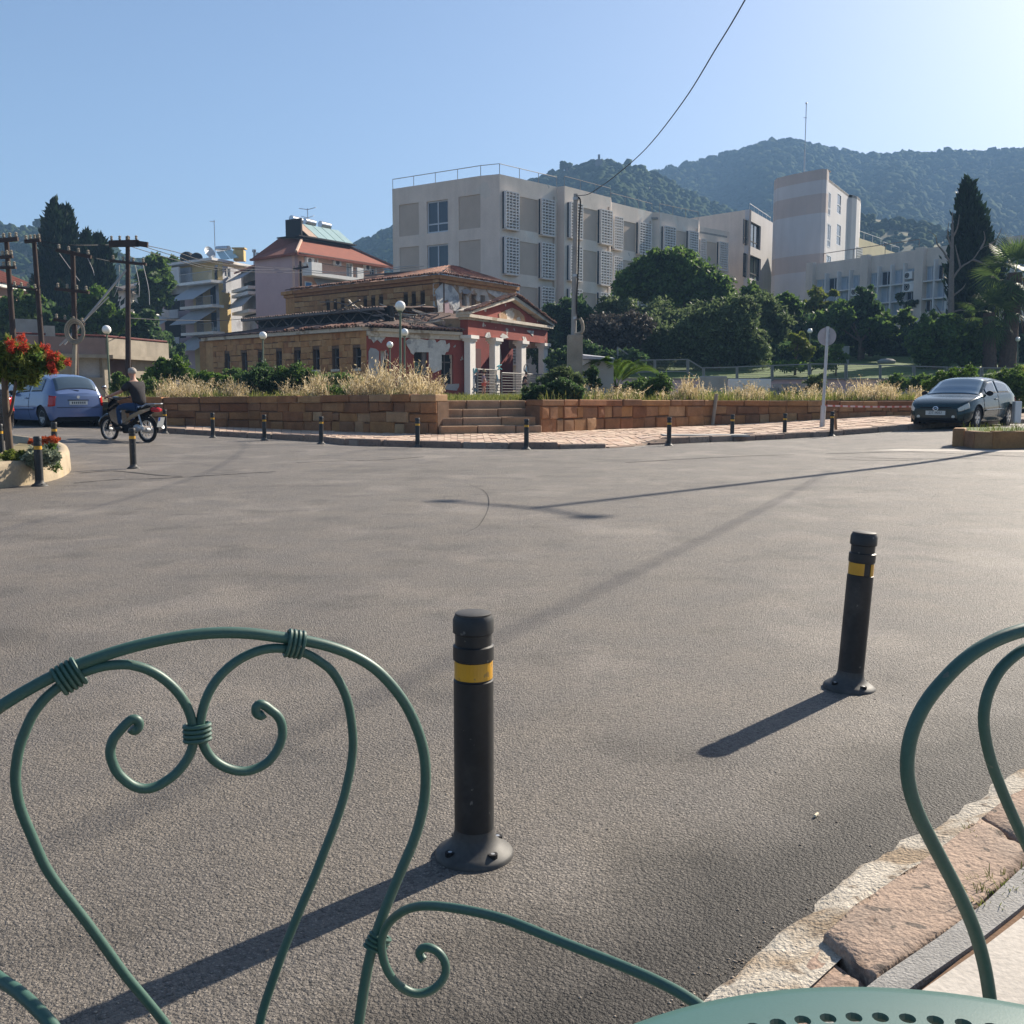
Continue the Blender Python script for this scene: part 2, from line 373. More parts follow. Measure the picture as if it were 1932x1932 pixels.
M['grafblue'] = mat('blue_spray', (.10, .32, .5), .8, .2, 8)
M['brickgrey'] = mat('grey_block', (.3, .27, .25), .95, .15, 6, rndv=.2)
M['crack'] = mat('tar_crack', (.022, .021, .02), .8, .3, 30)
M['plate'] = mat('plate_white', (.62, .62, .58), .4, .05)
M['platetext'] = mat('plate_letter', (.05, .05, .05), .6, .05)
M['chrome'] = mat('chrome', (.7, .7, .72), .12, .02, metal=1)
M['tyre'] = mat('tyre_rubber', (.014, .014, .015), .8, .15, 10)
M['rim'] = mat('alloy_rim', (.42, .42, .42), .35, .1, 8, metal=.5)
M['redlamp'] = mat('red_lamp_lens', (.42, .012, .012), .15, .1, 10, spec=.6)
M['clearlamp'] = mat('clear_lamp_lens', (.55, .54, .48), .12, .1, 20, spec=.7)
M['carblue'] = mat('blue_car_paint', (.10, .15, .30), .3, .04, 2, spec=.5, coat=.9)
M['cargreen'] = mat('dark_green_car_paint', (.007, .028, .031), .16, .04, 2, spec=.35, coat=.2)
M['scooterblack'] = mat('black_scooter_plastic', (.006, .006, .008), .75, .05, 4, spec=.08)
M['fencegrey'] = mat('grey_fence_paint', (.2, .21, .2), .6, .08, 3)
M['tileroof'] = mat('weathered_tile_roof', (.22, .10, .065), .9, .25, 1.2, .3, 9, thresh=[(1.1, .55, .06, (.12, .07, .055)), (2.3, .6, .05, (.32, .19, .13))])
M['carblack'] = mat('black_car_paint', (.006, .006, .008), .22, .03, 2, spec=.3, coat=.4)
M['carsilver'] = mat('silver_car_paint', (.45, .46, .47), .3, .03, 2, spec=.5, coat=.8, metal=.3)
M['scooterside'] = mat('bronze_scooter_panel', (.30, .22, .13), .35, .06, 5, spec=.5, coat=.4)
M['seatvinyl'] = mat('black_vinyl', (.012, .012, .012), .5, .1, 10)
M['butt'] = mat('cigarette_paper', (.72, .62, .45), .9, .1, 60)

def asphalt():
    m = bpy.data.materials.new('asphalt'); m.use_nodes = True; nt = m.node_tree; N = nt.nodes; L = nt.links; b = N['Principled BSDF']
    geo = N.new('ShaderNodeNewGeometry'); P = geo.outputs['Position']
    def tex(kind_, scale, det=3, mulv=None):
        x = N.new(kind_); x.inputs['Scale'].default_value = scale
        if 'Detail' in x.inputs: x.inputs['Detail'].default_value = det
        v = P
        if mulv:
            q = N.new('ShaderNodeVectorMath'); q.operation = 'MULTIPLY'; L.new(P, q.inputs[0]); q.inputs[1].default_value = mulv; v = q.outputs[0]
        L.new(v, x.inputs['Vector']); return x
    def mr(src, a, c, f0, f1):
        x = N.new('ShaderNodeMapRange'); x.inputs[1].default_value = f0; x.inputs[2].default_value = f1; x.inputs[3].default_value = a; x.inputs[4].default_value = c
        L.new(src, x.inputs[0]); return x.outputs[0]
    def mth(op, a, c):
        x = N.new('ShaderNodeMath'); x.operation = op
        for i, q in enumerate((a, c)):
            if isinstance(q, (int, float)): x.inputs[i].default_value = q
            else: L.new(q, x.inputs[i])
        return x.outputs[0]
    big = tex('ShaderNodeTexNoise', .35, 5).outputs['Fac']
    mid = tex('ShaderNodeTexNoise', 2.2, 5).outputs['Fac']
    fine = tex('ShaderNodeTexNoise', 160, 4).outputs['Fac']
    vor = tex('ShaderNodeTexVoronoi', 105)
    sep = N.new('ShaderNodeSeparateColor'); L.new(vor.outputs['Color'], sep.inputs[0])
    grain = vor.outputs['Distance']
    streak = tex('ShaderNodeTexNoise', .5, 4, (.35, 2.2, 1)).outputs['Fac']
    dp = N.new('ShaderNodeVectorMath'); dp.operation = 'DOT_PRODUCT'; L.new(P, dp.inputs[0]); dp.inputs[1].default_value = (.690, -.724, 0)
    dist = mth('ADD', dp.outputs['Value'], 1.165)         # 0 at the kerb, negative towards the road
    wob = mth('ADD', dist, mth('MULTIPLY', mth('SUBTRACT', mid, .5), .8))
    darkband = mr(wob, 0, 1, -.55, -.16)
    f = mth('MULTIPLY', mr(big, .90, 1.10, .3, .7), mr(mid, .95, 1.05, .3, .7))
    f = mth('MULTIPLY', f, mr(sep.outputs[0], .34, 1.56, 0, 1))
    f = mth('MULTIPLY', f, mr(grain, 1.18, .42, .25, .75))
    f = mth('MULTIPLY', f, mr(darkband, 1.0, .24, 0, 1))
    pale = tex('ShaderNodeTexNoise', .9, 7, (1, .7, 1)).outputs['Fac']; worn = tex('ShaderNodeTexNoise', 1.7, 8).outputs['Fac']; oil = tex('ShaderNodeTexNoise', .33, 6, (.8, 1.3, 1)).outputs['Fac']
    f = mth('MULTIPLY', f, mr(pale, 1.0, 1.32, .53, .64)); f = mth('MULTIPLY', f, mr(worn, 1.0, .74, .56, .68)); f = mth('MULTIPLY', f, mr(oil, 1.0, .74, .57, .68))
    c1 = N.new('ShaderNodeMix'); c1.data_type = 'RGBA'; L.new(mr(mid, 0, 1, .35, .65), c1.inputs[0])
    c1.inputs[6].default_value = (.258, .228, .198, 1); c1.inputs[7].default_value = (.285, .246, .203, 1)
    vm = N.new('ShaderNodeVectorMath'); vm.operation = 'SCALE'; L.new(c1.outputs[2], vm.inputs[0]); L.new(f, vm.inputs['Scale'])
    L.new(vm.outputs[0], b.inputs['Base Color'])
    b.inputs['Roughness'].default_value = .6; b.inputs['Specular IOR Level'].default_value = .3
    h = mth('ADD', mth('MULTIPLY', fine, .5), mth('ADD', mth('MULTIPLY', grain, -1.0), mth('MULTIPLY', sep.outputs[1], .5)))
    bn = N.new('ShaderNodeBump'); bn.inputs['Strength'].default_value = .85; bn.inputs['Distance'].default_value = .0085
    L.new(h, bn.inputs['Height']); L.new(bn.outputs[0], b.inputs['Normal'])
    return m
M['asphalt'] = asphalt()
# ================================================================== GROUND AND ROAD
def lerp_poly(P, n):                         # resample a plan polyline to n+1 points
    P = [Vector((p[0], p[1])) for p in P]; d = [0]
    for i in range(len(P)-1): d.append(d[-1]+(P[i+1]-P[i]).length)
    out = []
    for k in range(n+1):
        t = d[-1]*k/n; i = 0
        while i < len(d)-2 and t > d[i+1]: i += 1
        q = (t-d[i])/(d[i+1]-d[i]); out.append(P[i].lerp(P[i+1], q))
    return out
g = 1400.0
o = np_obj('ground', [(-g, -g, -1.0), (g, -g, -1.0), (g, g, -1.0), (-g, g, -1.0)], [(0, 1, 2, 3)], M['ground']); kind(o, 'structure')
nx, ny = 90, 60
xs = np.linspace(-45, 45, nx+1); ys = np.linspace(-6, 54, ny+1)
V = [(x, y, gz(x, y)) for y in ys for x in xs]
Fq = [(j*(nx+1)+i, j*(nx+1)+i+1, (j+1)*(nx+1)+i+1, (j+1)*(nx+1)+i) for j in range(ny) for i in range(nx)]
road = np_obj('road', V, Fq, M['asphalt'], smooth=True); kind(road, 'structure')

# ---- far pavement: kerb line and wall line traced on the ground
kerb_px = [(205, 813), (262, 815), (320, 817.5), (414, 823), (496, 827), (606, 833.5), (660, 840), (730, 842), (826, 844), (900, 846), (990, 847), (1080, 847), (1160, 845), (1225, 839.5), (1303, 836), (1413, 831), (1573, 822), (1712, 811.5), (1839, 802), (1925, 799)]
wall_px = [(205, 798), (262, 800), (320, 802.6), (414, 805.5), (496, 808.5), (606, 813), (688, 816.5), (760, 818.5), (826, 820), (900, 819.5), (960, 818.5), (1013, 817), (1043, 815.7), (1138, 811), (1201, 808.5), (1344, 802.6), (1481, 795.5), (1580, 790), (1716, 785), (1925, 780)]
KP = [gnd(*p) for p in kerb_px]; WP = [gnd(*p, .12) for p in wall_px]
KP = [Vector((p.x, p.y)) for p in KP]; WP = [Vector((p.x, p.y)) for p in WP]
KP += [KP[-1]+Vector((6, 3.0))]; WP += [WP[-1]+Vector((9, 4.5))]
def pz(q): return gz(q.x, q.y)+.12
def wpt(px):                                   # plan point on the wall line under pixel column px
    for i in range(len(WP)-1):
        a, b = WP[i], WP[i+1]
        h = planehit(px, 800, a, b); t = (Vector((h.x, h.y))-a).dot(b-a)/(b-a).length_squared
        if -1e-3 <= t <= 1.001: return a.lerp(b, t)
    return WP[0]
NU, NV = 120, 10
Kf = lerp_poly(KP, NU); Wf = lerp_poly(WP, NU)
# pair points along the pixel columns so that the strips stay square
Kf = [KP[0]]; Wf = [WP[0]]
for i in range(len(KP)-1):
    for k in range(1, 7): Kf.append(KP[i].lerp(KP[i+1], k/6)); Wf.append(WP[i].lerp(WP[i+1], k/6))
NU = len(Kf)-1
def ramp_drop(i):                              # the kerb dips to the road at the corner
    x = Kf[i].x; return sm(x, .6, 1.4)*(1-sm(x, 2.9, 3.5))
def pav(i, v, dz=0.0):
    q = Kf[i].lerp(Wf[i], v); d = ramp_drop(i)*(1-sm(v, .0, .35))*.105
    return Vector((q.x, q.y, pz(q)-d+dz))
V = [pav(i, j/NV) for i in range(NU+1) for j in range(NV+1)]
V += [pav(i, 0)-Vector((0, 0, .25)) for i in range(NU+1)]
Fq = [(i*(NV+1)+j, (i+1)*(NV+1)+j, (i+1)*(NV+1)+j+1, i*(NV+1)+j+1) for i in range(NU) for j in range(NV)]
bse = (NU+1)*(NV+1)
Fq += [(bse+i, bse+i+1, (i+1)*(NV+1), i*(NV+1)) for i in range(NU)]
pavement = np_obj('pavement', V, Fq, M['paverbed']); kind(pavement, 'structure')
# paving stones: the nearest ones singly, the rest joined
cells = []
for i in range(NU):
    wdt = (Kf[i+1]-Kf[i]).length; dep = (Wf[i]-Kf[i]).length
    nu = max(1, round(wdt/.42)); nv = max(3, round(dep/.42))
    for a in range(nu):
        for j in range(nv):
            v0, v1 = (j+.02)/nv*.97+.02, (j+.96)/nv*.97+.02
            sh = .5*(j % 2)/nu
            u0, u1 = (a+.03)/nu+sh*.0, (a+.97)/nu
            cells.append((i, u0, u1, v0, v1))
def pavp(i, u, v, dz):
    return pav(i, v, dz).lerp(pav(i+1, v, dz), u)
rnd.shuffle(cells)
vis = [c for c in cells if -9 < Kf[c[0]].x < 14]
vis.sort(key=lambda c: pavp(c[0], c[1], c[3], 0).y)
def paver_mb(mb, c):
    i, u0, u1, v0, v1 = c; h = .012+rnd.uniform(-.006, .010); jt = lambda: rnd.uniform(-.012, .012)
    top = [pavp(i, u0+jt(), v0+jt()*.5, h), pavp(i, u1+jt(), v0+jt()*.5, h+jt()*.5), pavp(i, u1+jt(), v1+jt()*.5, h), pavp(i, u0+jt(), v1+jt()*.5, h+jt()*.5)]
    mb.hexa([p-Vector((0, 0, .05)) for p in top]+top)
for c in vis[:290]:
    mb = MB(); paver_mb(mb, c); mb.build('paving_stone', M['paver'], pavement)
mb = MB()
for c in vis[290:]: paver_mb(mb, c)
kind(mb.build('paving_stones_far', M['paver'], pavement), 'stuff').name = 'paving'
# kerb stones along the far kerb
kerb = thing('kerb', '', ''); del kerb['label']; del kerb['category']; kind(kerb, 'structure')
s = 0; cur = 0.0; pts = Kf
dist = [0]
for i in range(len(pts)-1): dist.append(dist[-1]+(pts[i+1]-pts[i]).length)
def along(t):
    i = 0
    while i < len(dist)-2 and t > dist[i+1]: i += 1
    q = (t-dist[i])/(dist[i+1]-dist[i]); return pts[i].lerp(pts[i+1], q), i
t = 0.0
while t < dist[-1]-1:
    L_ = rnd.uniform(.55, 1.15); a, i0 = along(t+.015); b, i1 = along(t+L_-.015); t += L_
    dr = ramp_drop(i0)*.105
    if dr > .05 and rnd.random() < .75: continue
    d = (b-a).normalized(); n = Vector((-d.y, d.x)); n = n if n.y > 0 else -n
    j = rnd.uniform(-.03, .03); za, zb = pz(a)-dr, pz(b)-dr; mb = MB(); hh = rnd.uniform(-.012, .02)
    w = .26; f = -.05+j
    P0, P1 = a+n*f, b+n*(f+rnd.uniform(-.02, .02)); Q0, Q1 = a+n*w, b+n*w
    mb.hexa([(P0.x, P0.y, za-.2), (P1.x, P1.y, zb-.2), (Q1.x, Q1.y, zb-.2), (Q0.x, Q0.y, za-.2), (P0.x, P0.y, za+.02+hh), (P1.x, P1.y, zb+.02+hh), (Q1.x, Q1.y, zb+.014+hh), (Q0.x, Q0.y, za+.014+hh)])
    mb.build('kerb_stone', M['kerbstone'], kerb, bev=.02)
# utility cover slabs on the pavement
mb = MB(); c = gnd(1335, 822, .13); mb.box(c.x-1.1, c.x+1.0, c.y-.25, c.y+.5, c.z-.02, c.z+.025); tag(mb.build('manhole_cover', M['concgrey']), 'flat pale concrete cover slab set in the pink pavement near the leaning pipe', 'manhole cover')

# ---- dry stone walls, stone by stone
def stone_mesh(seed, proud=1.0):
    r = random.Random(seed); j = lambda a: r.uniform(-a, a)
    v = []
    for (x, z) in ((-.5, -.5), (.5, -.5), (.5, .5), (-.5, .5)): v.append((x, 0, z))
    for (x, z) in ((-.5, -.5), (.5, -.5), (.5, .5), (-.5, .5)): v.append((x+j(.015), .62, z+j(.03)))
    for (x, z) in ((-.45, -.41), (.45, -.41), (.45, .41), (-.45, .41)): v.append((x+j(.03), .9+j(.14), z+j(.05)))
    v.append((j(.1), 1.02+j(.1), j(.1)))
    f = [(0, 1, 5, 4), (1, 2, 6, 5), (2, 3, 7, 6), (3, 0, 4, 7), (4, 5, 9, 8), (5, 6, 10, 9), (6, 7, 11, 10), (7, 4, 8, 11), (8, 9, 12), (9, 10, 12), (10, 11, 12), (11, 8, 12)]
    return v, f
STV = [stone_mesh(100+i) for i in range(8)]
STM = {}
def stone_me(k, mk):
    if (k, mk) not in STM:
        me = bpy.data.meshes.new('stone'); me.from_pydata(STV[k][0], [], STV[k][1])
        bm = bmesh.new(); bm.from_mesh(me); bmesh.ops.recalc_face_normals(bm, faces=bm.faces); bm.to_mesh(me); bm.free()
        me.materials.append(M[mk]); STM[(k, mk)] = me
    return STM[(k, mk)]
BUDGET = {}
def put_stone(parent, fc, s0, s1, z0, z1, depth, mk, name='stone', back=0.0):
    n = BUDGET.get(parent.name, 0); k = rnd.randrange(8)
    c = fc.p((s0+s1)/2, (z0+z1)/2, -back)
    ux = Vector((fc.u.x, fc.u.y, 0)); nn = Vector((fc.n.x, fc.n.y, 0)); up = Vector((0, 0, 1))
    sx, sz = s1-s0, z1-z0
    if n < 300:
        BUDGET[parent.name] = n+1
        o = link(name, stone_me(k, mk), parent); m = Matrix.Identity(4)
        sg = 1
        for r_ in range(3): m[r_][0] = ux[r_]*sx; m[r_][1] = nn[r_]*(depth+back); m[r_][2] = up[r_]*sz
        m.translation = c-worldoff(parent); o.matrix_local = m
    else:
        mb = REST.setdefault((parent.name, mk), (MB(), parent, name))[0]
        mb.add([tuple(c+ux*(p[0]*sx)+nn*(p[1]*(depth+back))+up*(p[2]*sz)) for p in STV[k][0]], STV[k][1])
REST = {}
def flush_rest():
    for (pn, mk), (mb, parent, name) in REST.items(): kind(mb.build('stone_facing', M[mk], parent), 'stuff')
    REST.clear()
def courses(parent, fc, s0, s1, zb0, zb1, zt0, zt1, hs, wmean, depth, mk, holes=(), gap=.014, drop=0.0, jag=1.0):
    """running courses between a bottom line (zb0..zb1) and a top line (zt0..zt1)"""
    L_ = s1-s0; tot = sum(hs); acc = 0
    for ci, h in enumerate(hs):
        a = s0
        f0, f1 = acc/tot, (acc+h)/tot; acc += h
        while a < s1-.05:
            w = wmean*(rnd.uniform(.45, .8) if rnd.random() < .35 else rnd.uniform(.8, 1.6))
            if s1-(a+w) < wmean*.4: w = s1-a
            b = min(s1, a+w); q = ((a+b)/2-s0)/L_
            bot = zb0+(zb1-zb0)*q; top = zt0+(zt1-zt0)*q
            za, zb = bot+(top-bot)*f0, bot+(top-bot)*f1
            segs = [(a, b)]
            for hl in holes:
                if zb > hl[2]+.04 and za < hl[3]-.04:
                    ns = []
                    for (x, y) in segs:
                        if hl[1] <= x or hl[0] >= y: ns.append((x, y)); continue
                        if hl[0]-x > .12: ns.append((x, hl[0]))
                        if y-hl[1] > .12: ns.append((hl[1], y))
                    segs = ns
            if not (drop and rnd.random() < drop):
                for (x, y) in segs:
                    jz0, jz1 = (rnd.uniform(-.03, .03) if ci else 0)*jag, (rnd.uniform(-.03, .03) if ci < len(hs)-1 else 0)*jag
                    put_stone(parent, fc, x+gap/2, y-gap/2, za+gap/2+jz0, zb-gap/2+jz1, depth*rnd.uniform(.5, 1.6), mk)
            a = b
def wall_run(name, label, pxs, ztops, hs, cap, wmean=.55):
    P = [wpt(px) for px in pxs]
    w = thing(name, label, 'stone wall', (P[0].x, P[0].y, 0))
    body = MB(); S = 0
    for i in range(len(P)-1):
        fc = Facade(P[i], P[i+1]); zb0, zb1 = pz(P[i])-.02, pz(P[i+1])-.02; t0, t1 = ztops[i], ztops[i+1]
        d = -.5
        body.hexa([fc.p(0, zb0-.3, d), fc.p(fc.L, zb1-.3, d), fc.p(fc.L, zb1-.3, .0), fc.p(0, zb0-.3, .0), fc.p(0, t0-cap, d), fc.p(fc.L, t1-cap, d), fc.p(fc.L, t1-cap, .0), fc.p(0, t0-cap, .0)])
        courses(w, fc, 0, fc.L, zb0, zb1, t0-cap, t1-cap, hs, wmean, .07, 'stone')
        a = 0
        while a < fc.L-.05:                       # cap stones
            wd = rnd.uniform(.55, 1.3); wd = fc.L-a if fc.L-a-wd < .4 else wd
            b = a+wd; m_ = MB(); q0, q1 = a/fc.L, b/fc.L; za, zb = t0+(t1-t0)*q0, t0+(t1-t0)*q1; h = rnd.uniform(-.012, .012); e = .10+rnd.uniform(-.02, .03)
            m_.hexa([fc.p(a+.01, za-cap+.004, -.48), fc.p(b-.01, zb-cap+.004, -.48), fc.p(b-.01, zb-cap+.004, e), fc.p(a+.01, za-cap+.004, e), fc.p(a+.01, za+h, -.48), fc.p(b-.01, zb+h, -.48), fc.p(b-.01, zb+h, e), fc.p(a+.01, za+h, e)])
            m_.build('cap_stone', M['stone'], w, bev=.018)
            a = b
    body.build('wall_core', M['mortar'], w)
    return w, P
z_l = [1.10, 1.09, 1.08, 1.10, 1.13, 1.16, 1.17]
wall_l, WLP = wall_run('stone_wall', 'brown sandstone retaining wall left of the stone steps behind the motorcyclist', [207, 255, 310, 470, 610, 700, 826], z_l, [.3, .27, .28], .19, .6)
wall_r, WRP = wall_run('stone_wall', 'brown sandstone retaining wall right of the stone steps running behind the round sign', [1018, 1060, 1138, 1260, 1344, 1481, 1580, 1716, 1923], [1.04, 1.03, 1.01, .99, .97, .95, .94, .93, .93], [.31, .28], .18, .62)
# stepped end stones of the right wall
# ---- steps between the walls
A0, B0 = wpt(827), wpt(1017)
steps = thing('stone_steps', 'worn brown stone steps climbing between the two low sandstone walls', 'steps', (A0.x, A0.y, 0))
fs = Facade(A0, B0); zb = min(pz(A0), pz(B0)); nst = 4; rise = (1.0-zb)/nst
for k in range(nst):
    a = 0
    ws = [rnd.uniform(.25, .4) for _ in range(3)]; tw = sum(ws)
    for wv in ws:
        b = a+wv/tw*fs.L; m_ = MB(); h = rnd.uniform(-.012, .012)
        fs.box(m_, a+.012, b-.012, zb+rise*k-.25 if k == 0 else zb+rise*k-.02, zb+rise*(k+1)+h, -.36*(k+1)-.06, -.36*k+.22+rnd.uniform(-.015, .015))
        m_.build('step_stone', M['stepstone'], steps, bev=.02); a = b
m_ = MB(); fs.box(m_, 0, fs.L, zb-.3, zb+.05, -1.6, -.1)
for k in range(nst): fs.box(m_, 0.002*k, fs.L-0.002*k, zb-.28+rise*k, zb+rise*(k+1)-.06, -1.75, -.36*k-.05)
m_.build('step_core', M['mortar'], steps)
for sgn, ss in ((-1, 0.0), (1, fs.L)):             # wall cheeks beside the steps
    m_ = MB(); fs.box(m_, ss-.33 if sgn < 0 else ss+.02, ss-.02 if sgn < 0 else ss+.33, zb-.2, 1.13 if sgn < 0 else .99, -1.8, -.49); m_.build('cheek_wall', M['stone'], steps, bev=.02)

# ---- raised lot behind the walls
def lotz(x, y): return .93+.003*max(0, y-27)+(.02*max(0, y-70) if x < 6 else .0)
lp = [wpt(px) for px in (207, 310, 470, 610, 700, 826)]
lp = [p+Vector((0, .45)) for p in lp]+[wpt(827)+Vector((0.1, 1.75)), wpt(1017)+Vector((-.1, 1.75))]+[wpt(px)+Vector((0, .45)) for px in (1018, 1138, 1344, 1580, 1716, 1923)]
lp = [Vector((-40, 36))]+lp+[Vector((42, 60))]
rows = 14; V = []
for j in range(rows+1):
    for p in lp:
        Yf = 150; q = j/rows; q = q*q
        y = p.y+(Yf-p.y)*q; x = p.x*(1+(Yf/p.y-1)*q)
        V.append((x, y, lotz(x, y)))
n = len(lp)
Fq = [(j*n+i, j*n+i+1, (j+1)*n+i+1, (j+1)*n+i) for j in range(rows) for i in range(n-1)]
lot = np_obj('lot_ground', V, Fq, M['soil'], smooth=True); kind(lot, 'structure')
# ---- park lawn on the right, sloping up behind its low retaining wall
def parkz(x, y): return 2.08+max(0, y-62)*.092 if y < 85 else 4.2+(y-85)*.05
pk = [(1120, 62), (1165, 62), (1240, 62), (1330, 62), (1455, 62), (1600, 62), (1790, 62), (2050, 62)]
V = []; ysP = [62.2, 66, 70, 75, 80, 85, 95, 110, 130, 160]
for y in ysP:
    for px, _ in pk: V.append(((px-966)/1932*y, y, parkz(0, y)))
n = len(pk); Fq = [(j*n+i, j*n+i+1, (j+1)*n+i+1, (j+1)*n+i) for j in range(len(ysP)-1) for i in range(n-1)]
kind(np_obj('park_lawn', V, Fq, M['lawn'], smooth=True), 'structure')
Ap, Bp = at(1125, 700, 62), at(2050, 700, 62)
rw = thing('retaining_wall', 'low pinkish concrete retaining wall carrying the park fence', 'wall', (Ap.x, 62, .9)); fr = Facade((Ap.x, 62.2), (Bp.x, 62.2))
m_ = MB(); fr.box(m_, 0, fr.L, .6, 2.0, -.3, 0); m_.build('wall_face', M['pinkw'], rw)
m_ = MB(); fr.box(m_, 0, fr.L, 2.0, 2.1, -.33, .05); m_.build('coping', M['conc'], rw)
# low pale masonry remnants in the long grass
mb = MB(); a, b = at(1322, 722, 50), at(1372, 722, 50); mb.box(a.x, b.x, 50, 50.4, .9, 2.02); tag(mb.build('low_wall', M['concgrey'], bev=.03), 'low pale grey block wall in the dry grass below the fence', 'wall')
mb = MB(); a, b = at(1376, 722, 51), at(1455, 722, 51); mb.box(a.x, b.x, 51, 51.4, .9, 1.9); tag(mb.build('low_wall', M['whitew'], bev=.03), 'longer whitewashed low wall half hidden by dry grass', 'wall')
# grey block pile behind the wall near the sign
bp = thing('block_pile', 'stacked grey concrete blocks lying behind the wall left of the sign', 'block pile', tuple(at(1487, 756, 38.5))); c = bp.location
for r_ in range(4):
    for k in range(5-r_//2):
        m_ = MB(); x = c.x-.72+k*.31+(.15 if r_ % 2 else 0); m_.box(x, x+.29, c.y-.15, c.y+.15, lotz(0, 38)+r_*.15, lotz(0, 38)+r_*.15+.14); m_.build('brick', M['brickgrey'], bp)

# ================================================================== NEAR KERB
def ext(P, d0, d1): return [P[0]-Vector(d0)]+P+[P[-1]+Vector(d1)]
def g2(px, py, z): q = gnd(px, py, z); return Vector((q.x, q.y))
da, db_ = (1.6, 1.62), (5.9, 5.3)
E0 = ext([g2(1330, 1868, 0), g2(1511, 1720, 0), g2(1655, 1614, 0), g2(1768, 1542, 0), g2(1863, 1478, 0), g2(1932, 1432, 0)], (1.3, 1.36), db_)
E1 = ext([g2(1400, 1905, .03), g2(1564, 1765, .03), g2(1648, 1693, .03), g2(1742, 1633, .03), g2(1829, 1565, .03), g2(1901, 1515, .03)], (1.3, 1.33), (6.3, 5.6))
E2 = ext([g2(1560, 1925, .045), g2(1693, 1818, .045), g2(1815, 1745, .045), g2(1925, 1640, .045)], (1.35, 1.3), (6.2, 5.4))
E3 = ext([g2(1640, 1935, .05), g2(1761, 1850, .05), g2(1880, 1768, .05), g2(1990, 1672, .05)], (1.35, 1.3), (6.2, 5.4))
N_ = 160
E0, E1, E2, E3 = [lerp_poly(e, N_) for e in (E0, E1, E2, E3)]
nr = np.random.default_rng(5)
jit = nr.normal(0, .008, N_+1)+np.convolve(nr.normal(0, .03, N_+9), np.ones(9)/9, 'valid')
V = []; 
for i in range(N_+1):
    d = (E1[i]-E0[i]); d = d.normalized() if d.length > 1e-6 else Vector((.7, -.7))
    a = E0[i]+d*float(jit[i]); b = E1[i]+d*.06
    for k in range(7):
        q = a.lerp(b, k/6); bumpy = 0 if k in (0, 6) else float(nr.normal(0, .006))
        V.append((q.x, q.y, (.006 if k else -.01)+.022*math.sin(k/6*1.5)+bumpy))
Fq = [(i*7+k, (i+1)*7+k, (i+1)*7+k+1, i*7+k+1) for i in range(N_) for k in range(6)]
mst = np_obj('gutter', V, Fq, M['mortarwhite'], smooth=False); kind(mst, 'structure')
nk = thing('near_kerb', '', ''); del nk['label']; del nk['category']; kind(nk, 'structure')
cuts = [0, 9, 18, 27, 33.5, 41, 51.5, 58, 66, 76, 86, 97, 108, 120, 132, 145, 158]
def on(E, t):
    i = min(N_-1, int(t)); return E[i].lerp(E[i+1], t-i)
# find the joint that the photograph shows at (1564,1765)
jp = g2(1564, 1765, .03); kj = min(range(N_), key=lambda i: (E1[i]-jp).length)
jq = g2(1840, 1547, .03); kq = min(range(N_), key=lambda i: (E1[i]-jq).length)
cuts = []
sp = max(4, kq-kj); t = kj-sp*3
while t < N_-2: cuts.append(t); t += sp
cuts = [c for c in cuts if c >= 0]
for i in range(len(cuts)-1):
    t0, t1 = cuts[i]+.10, cuts[i+1]-.10; n_u, n_v = 18, 11; V = []; pu = [0, .012]+[k/(n_u-2) for k in range(1, n_u-2)]+[.988, 1]; pv_ = [0, .03]+[k/(n_v-2) for k in range(1, n_v-2)]+[.97, 1]; r_ = np.random.default_rng(40+i)
    low = -.028 if cuts[i] < kj else 0
    ph = r_.uniform(0, 6, 4)
    for a in range(n_u+1):
        for b in range(n_v+1):
            t = t0+(t1-t0)*pu[a]; q = on(E1, t).lerp(on(E2, t), pv_[b]*.97); ed = min(a, n_u-a, b, n_v-b)
            z = .05+low-(.007 if ed == 0 else 0)+.002*math.sin(a*.9+ph[0])+.002*math.sin(b*1.3+ph[1])+float(r_.normal(0, .0011))-(.016*r_.uniform() if ed <= 1 and r_.uniform() < .22 else 0)
            V.append((q.x+float(r_.normal(0, .0018)), q.y+float(r_.normal(0, .0018)), z))
    Fq = [(a*(n_v+1)+b, (a+1)*(n_v+1)+b, (a+1)*(n_v+1)+b+1, a*(n_v+1)+b+1) for a in range(n_u) for b in range(n_v)]
    m0 = len(V); ring = [a*(n_v+1) for a in range(n_u+1)]+[n_u*(n_v+1)+b for b in range(1, n_v+1)]+[a*(n_v+1)+n_v for a in range(n_u-1, -1, -1)]+[b for b in range(n_v-1, 0, -1)]
    V += [(V[r__][0], V[r__][1], -.12) for r__ in ring]
    Fq += [(ring[k], m0+k, m0+(k+1) % len(ring), ring[(k+1) % len(ring)]) for k in range(len(ring))]
    o = np_obj('kerb_stone', V, Fq, M['kerbstone'], nk, smooth=False)
# grey kerb strip and pale slabs
def strip(name, Ea, Eb, za, zb_, m, gapn, parent):
    c = 0
    while c < N_-1:
        e = min(N_, c+gapn); mb = MB()
        for i in range(c, e):
            pass
        t0, t1 = c+.04, e-.04; top = []; K = 6
        L_ = [on(Ea, min(N_-1e-3, t0+(t1-t0)*k/K)) for k in range(K+1)]; R_ = [on(Eb, min(N_-1e-3, t0+(t1-t0)*k/K)) for k in range(K+1)]
        for k in range(K):
            mb.hexa([(L_[k].x, L_[k].y, -.1), (L_[k+1].x, L_[k+1].y, -.1), (R_[k+1].x, R_[k+1].y, -.1), (R_[k].x, R_[k].y, -.1), (L_[k].x, L_[k].y, za), (L_[k+1].x, L_[k+1].y, za), (R_[k+1].x, R_[k+1].y, zb_), (R_[k].x, R_[k].y, zb_)])
        mb.build(name, m, parent); c = e
def off(Ea, Eb, q): return [a.lerp(b, q) for a, b in zip(Ea, Eb)]
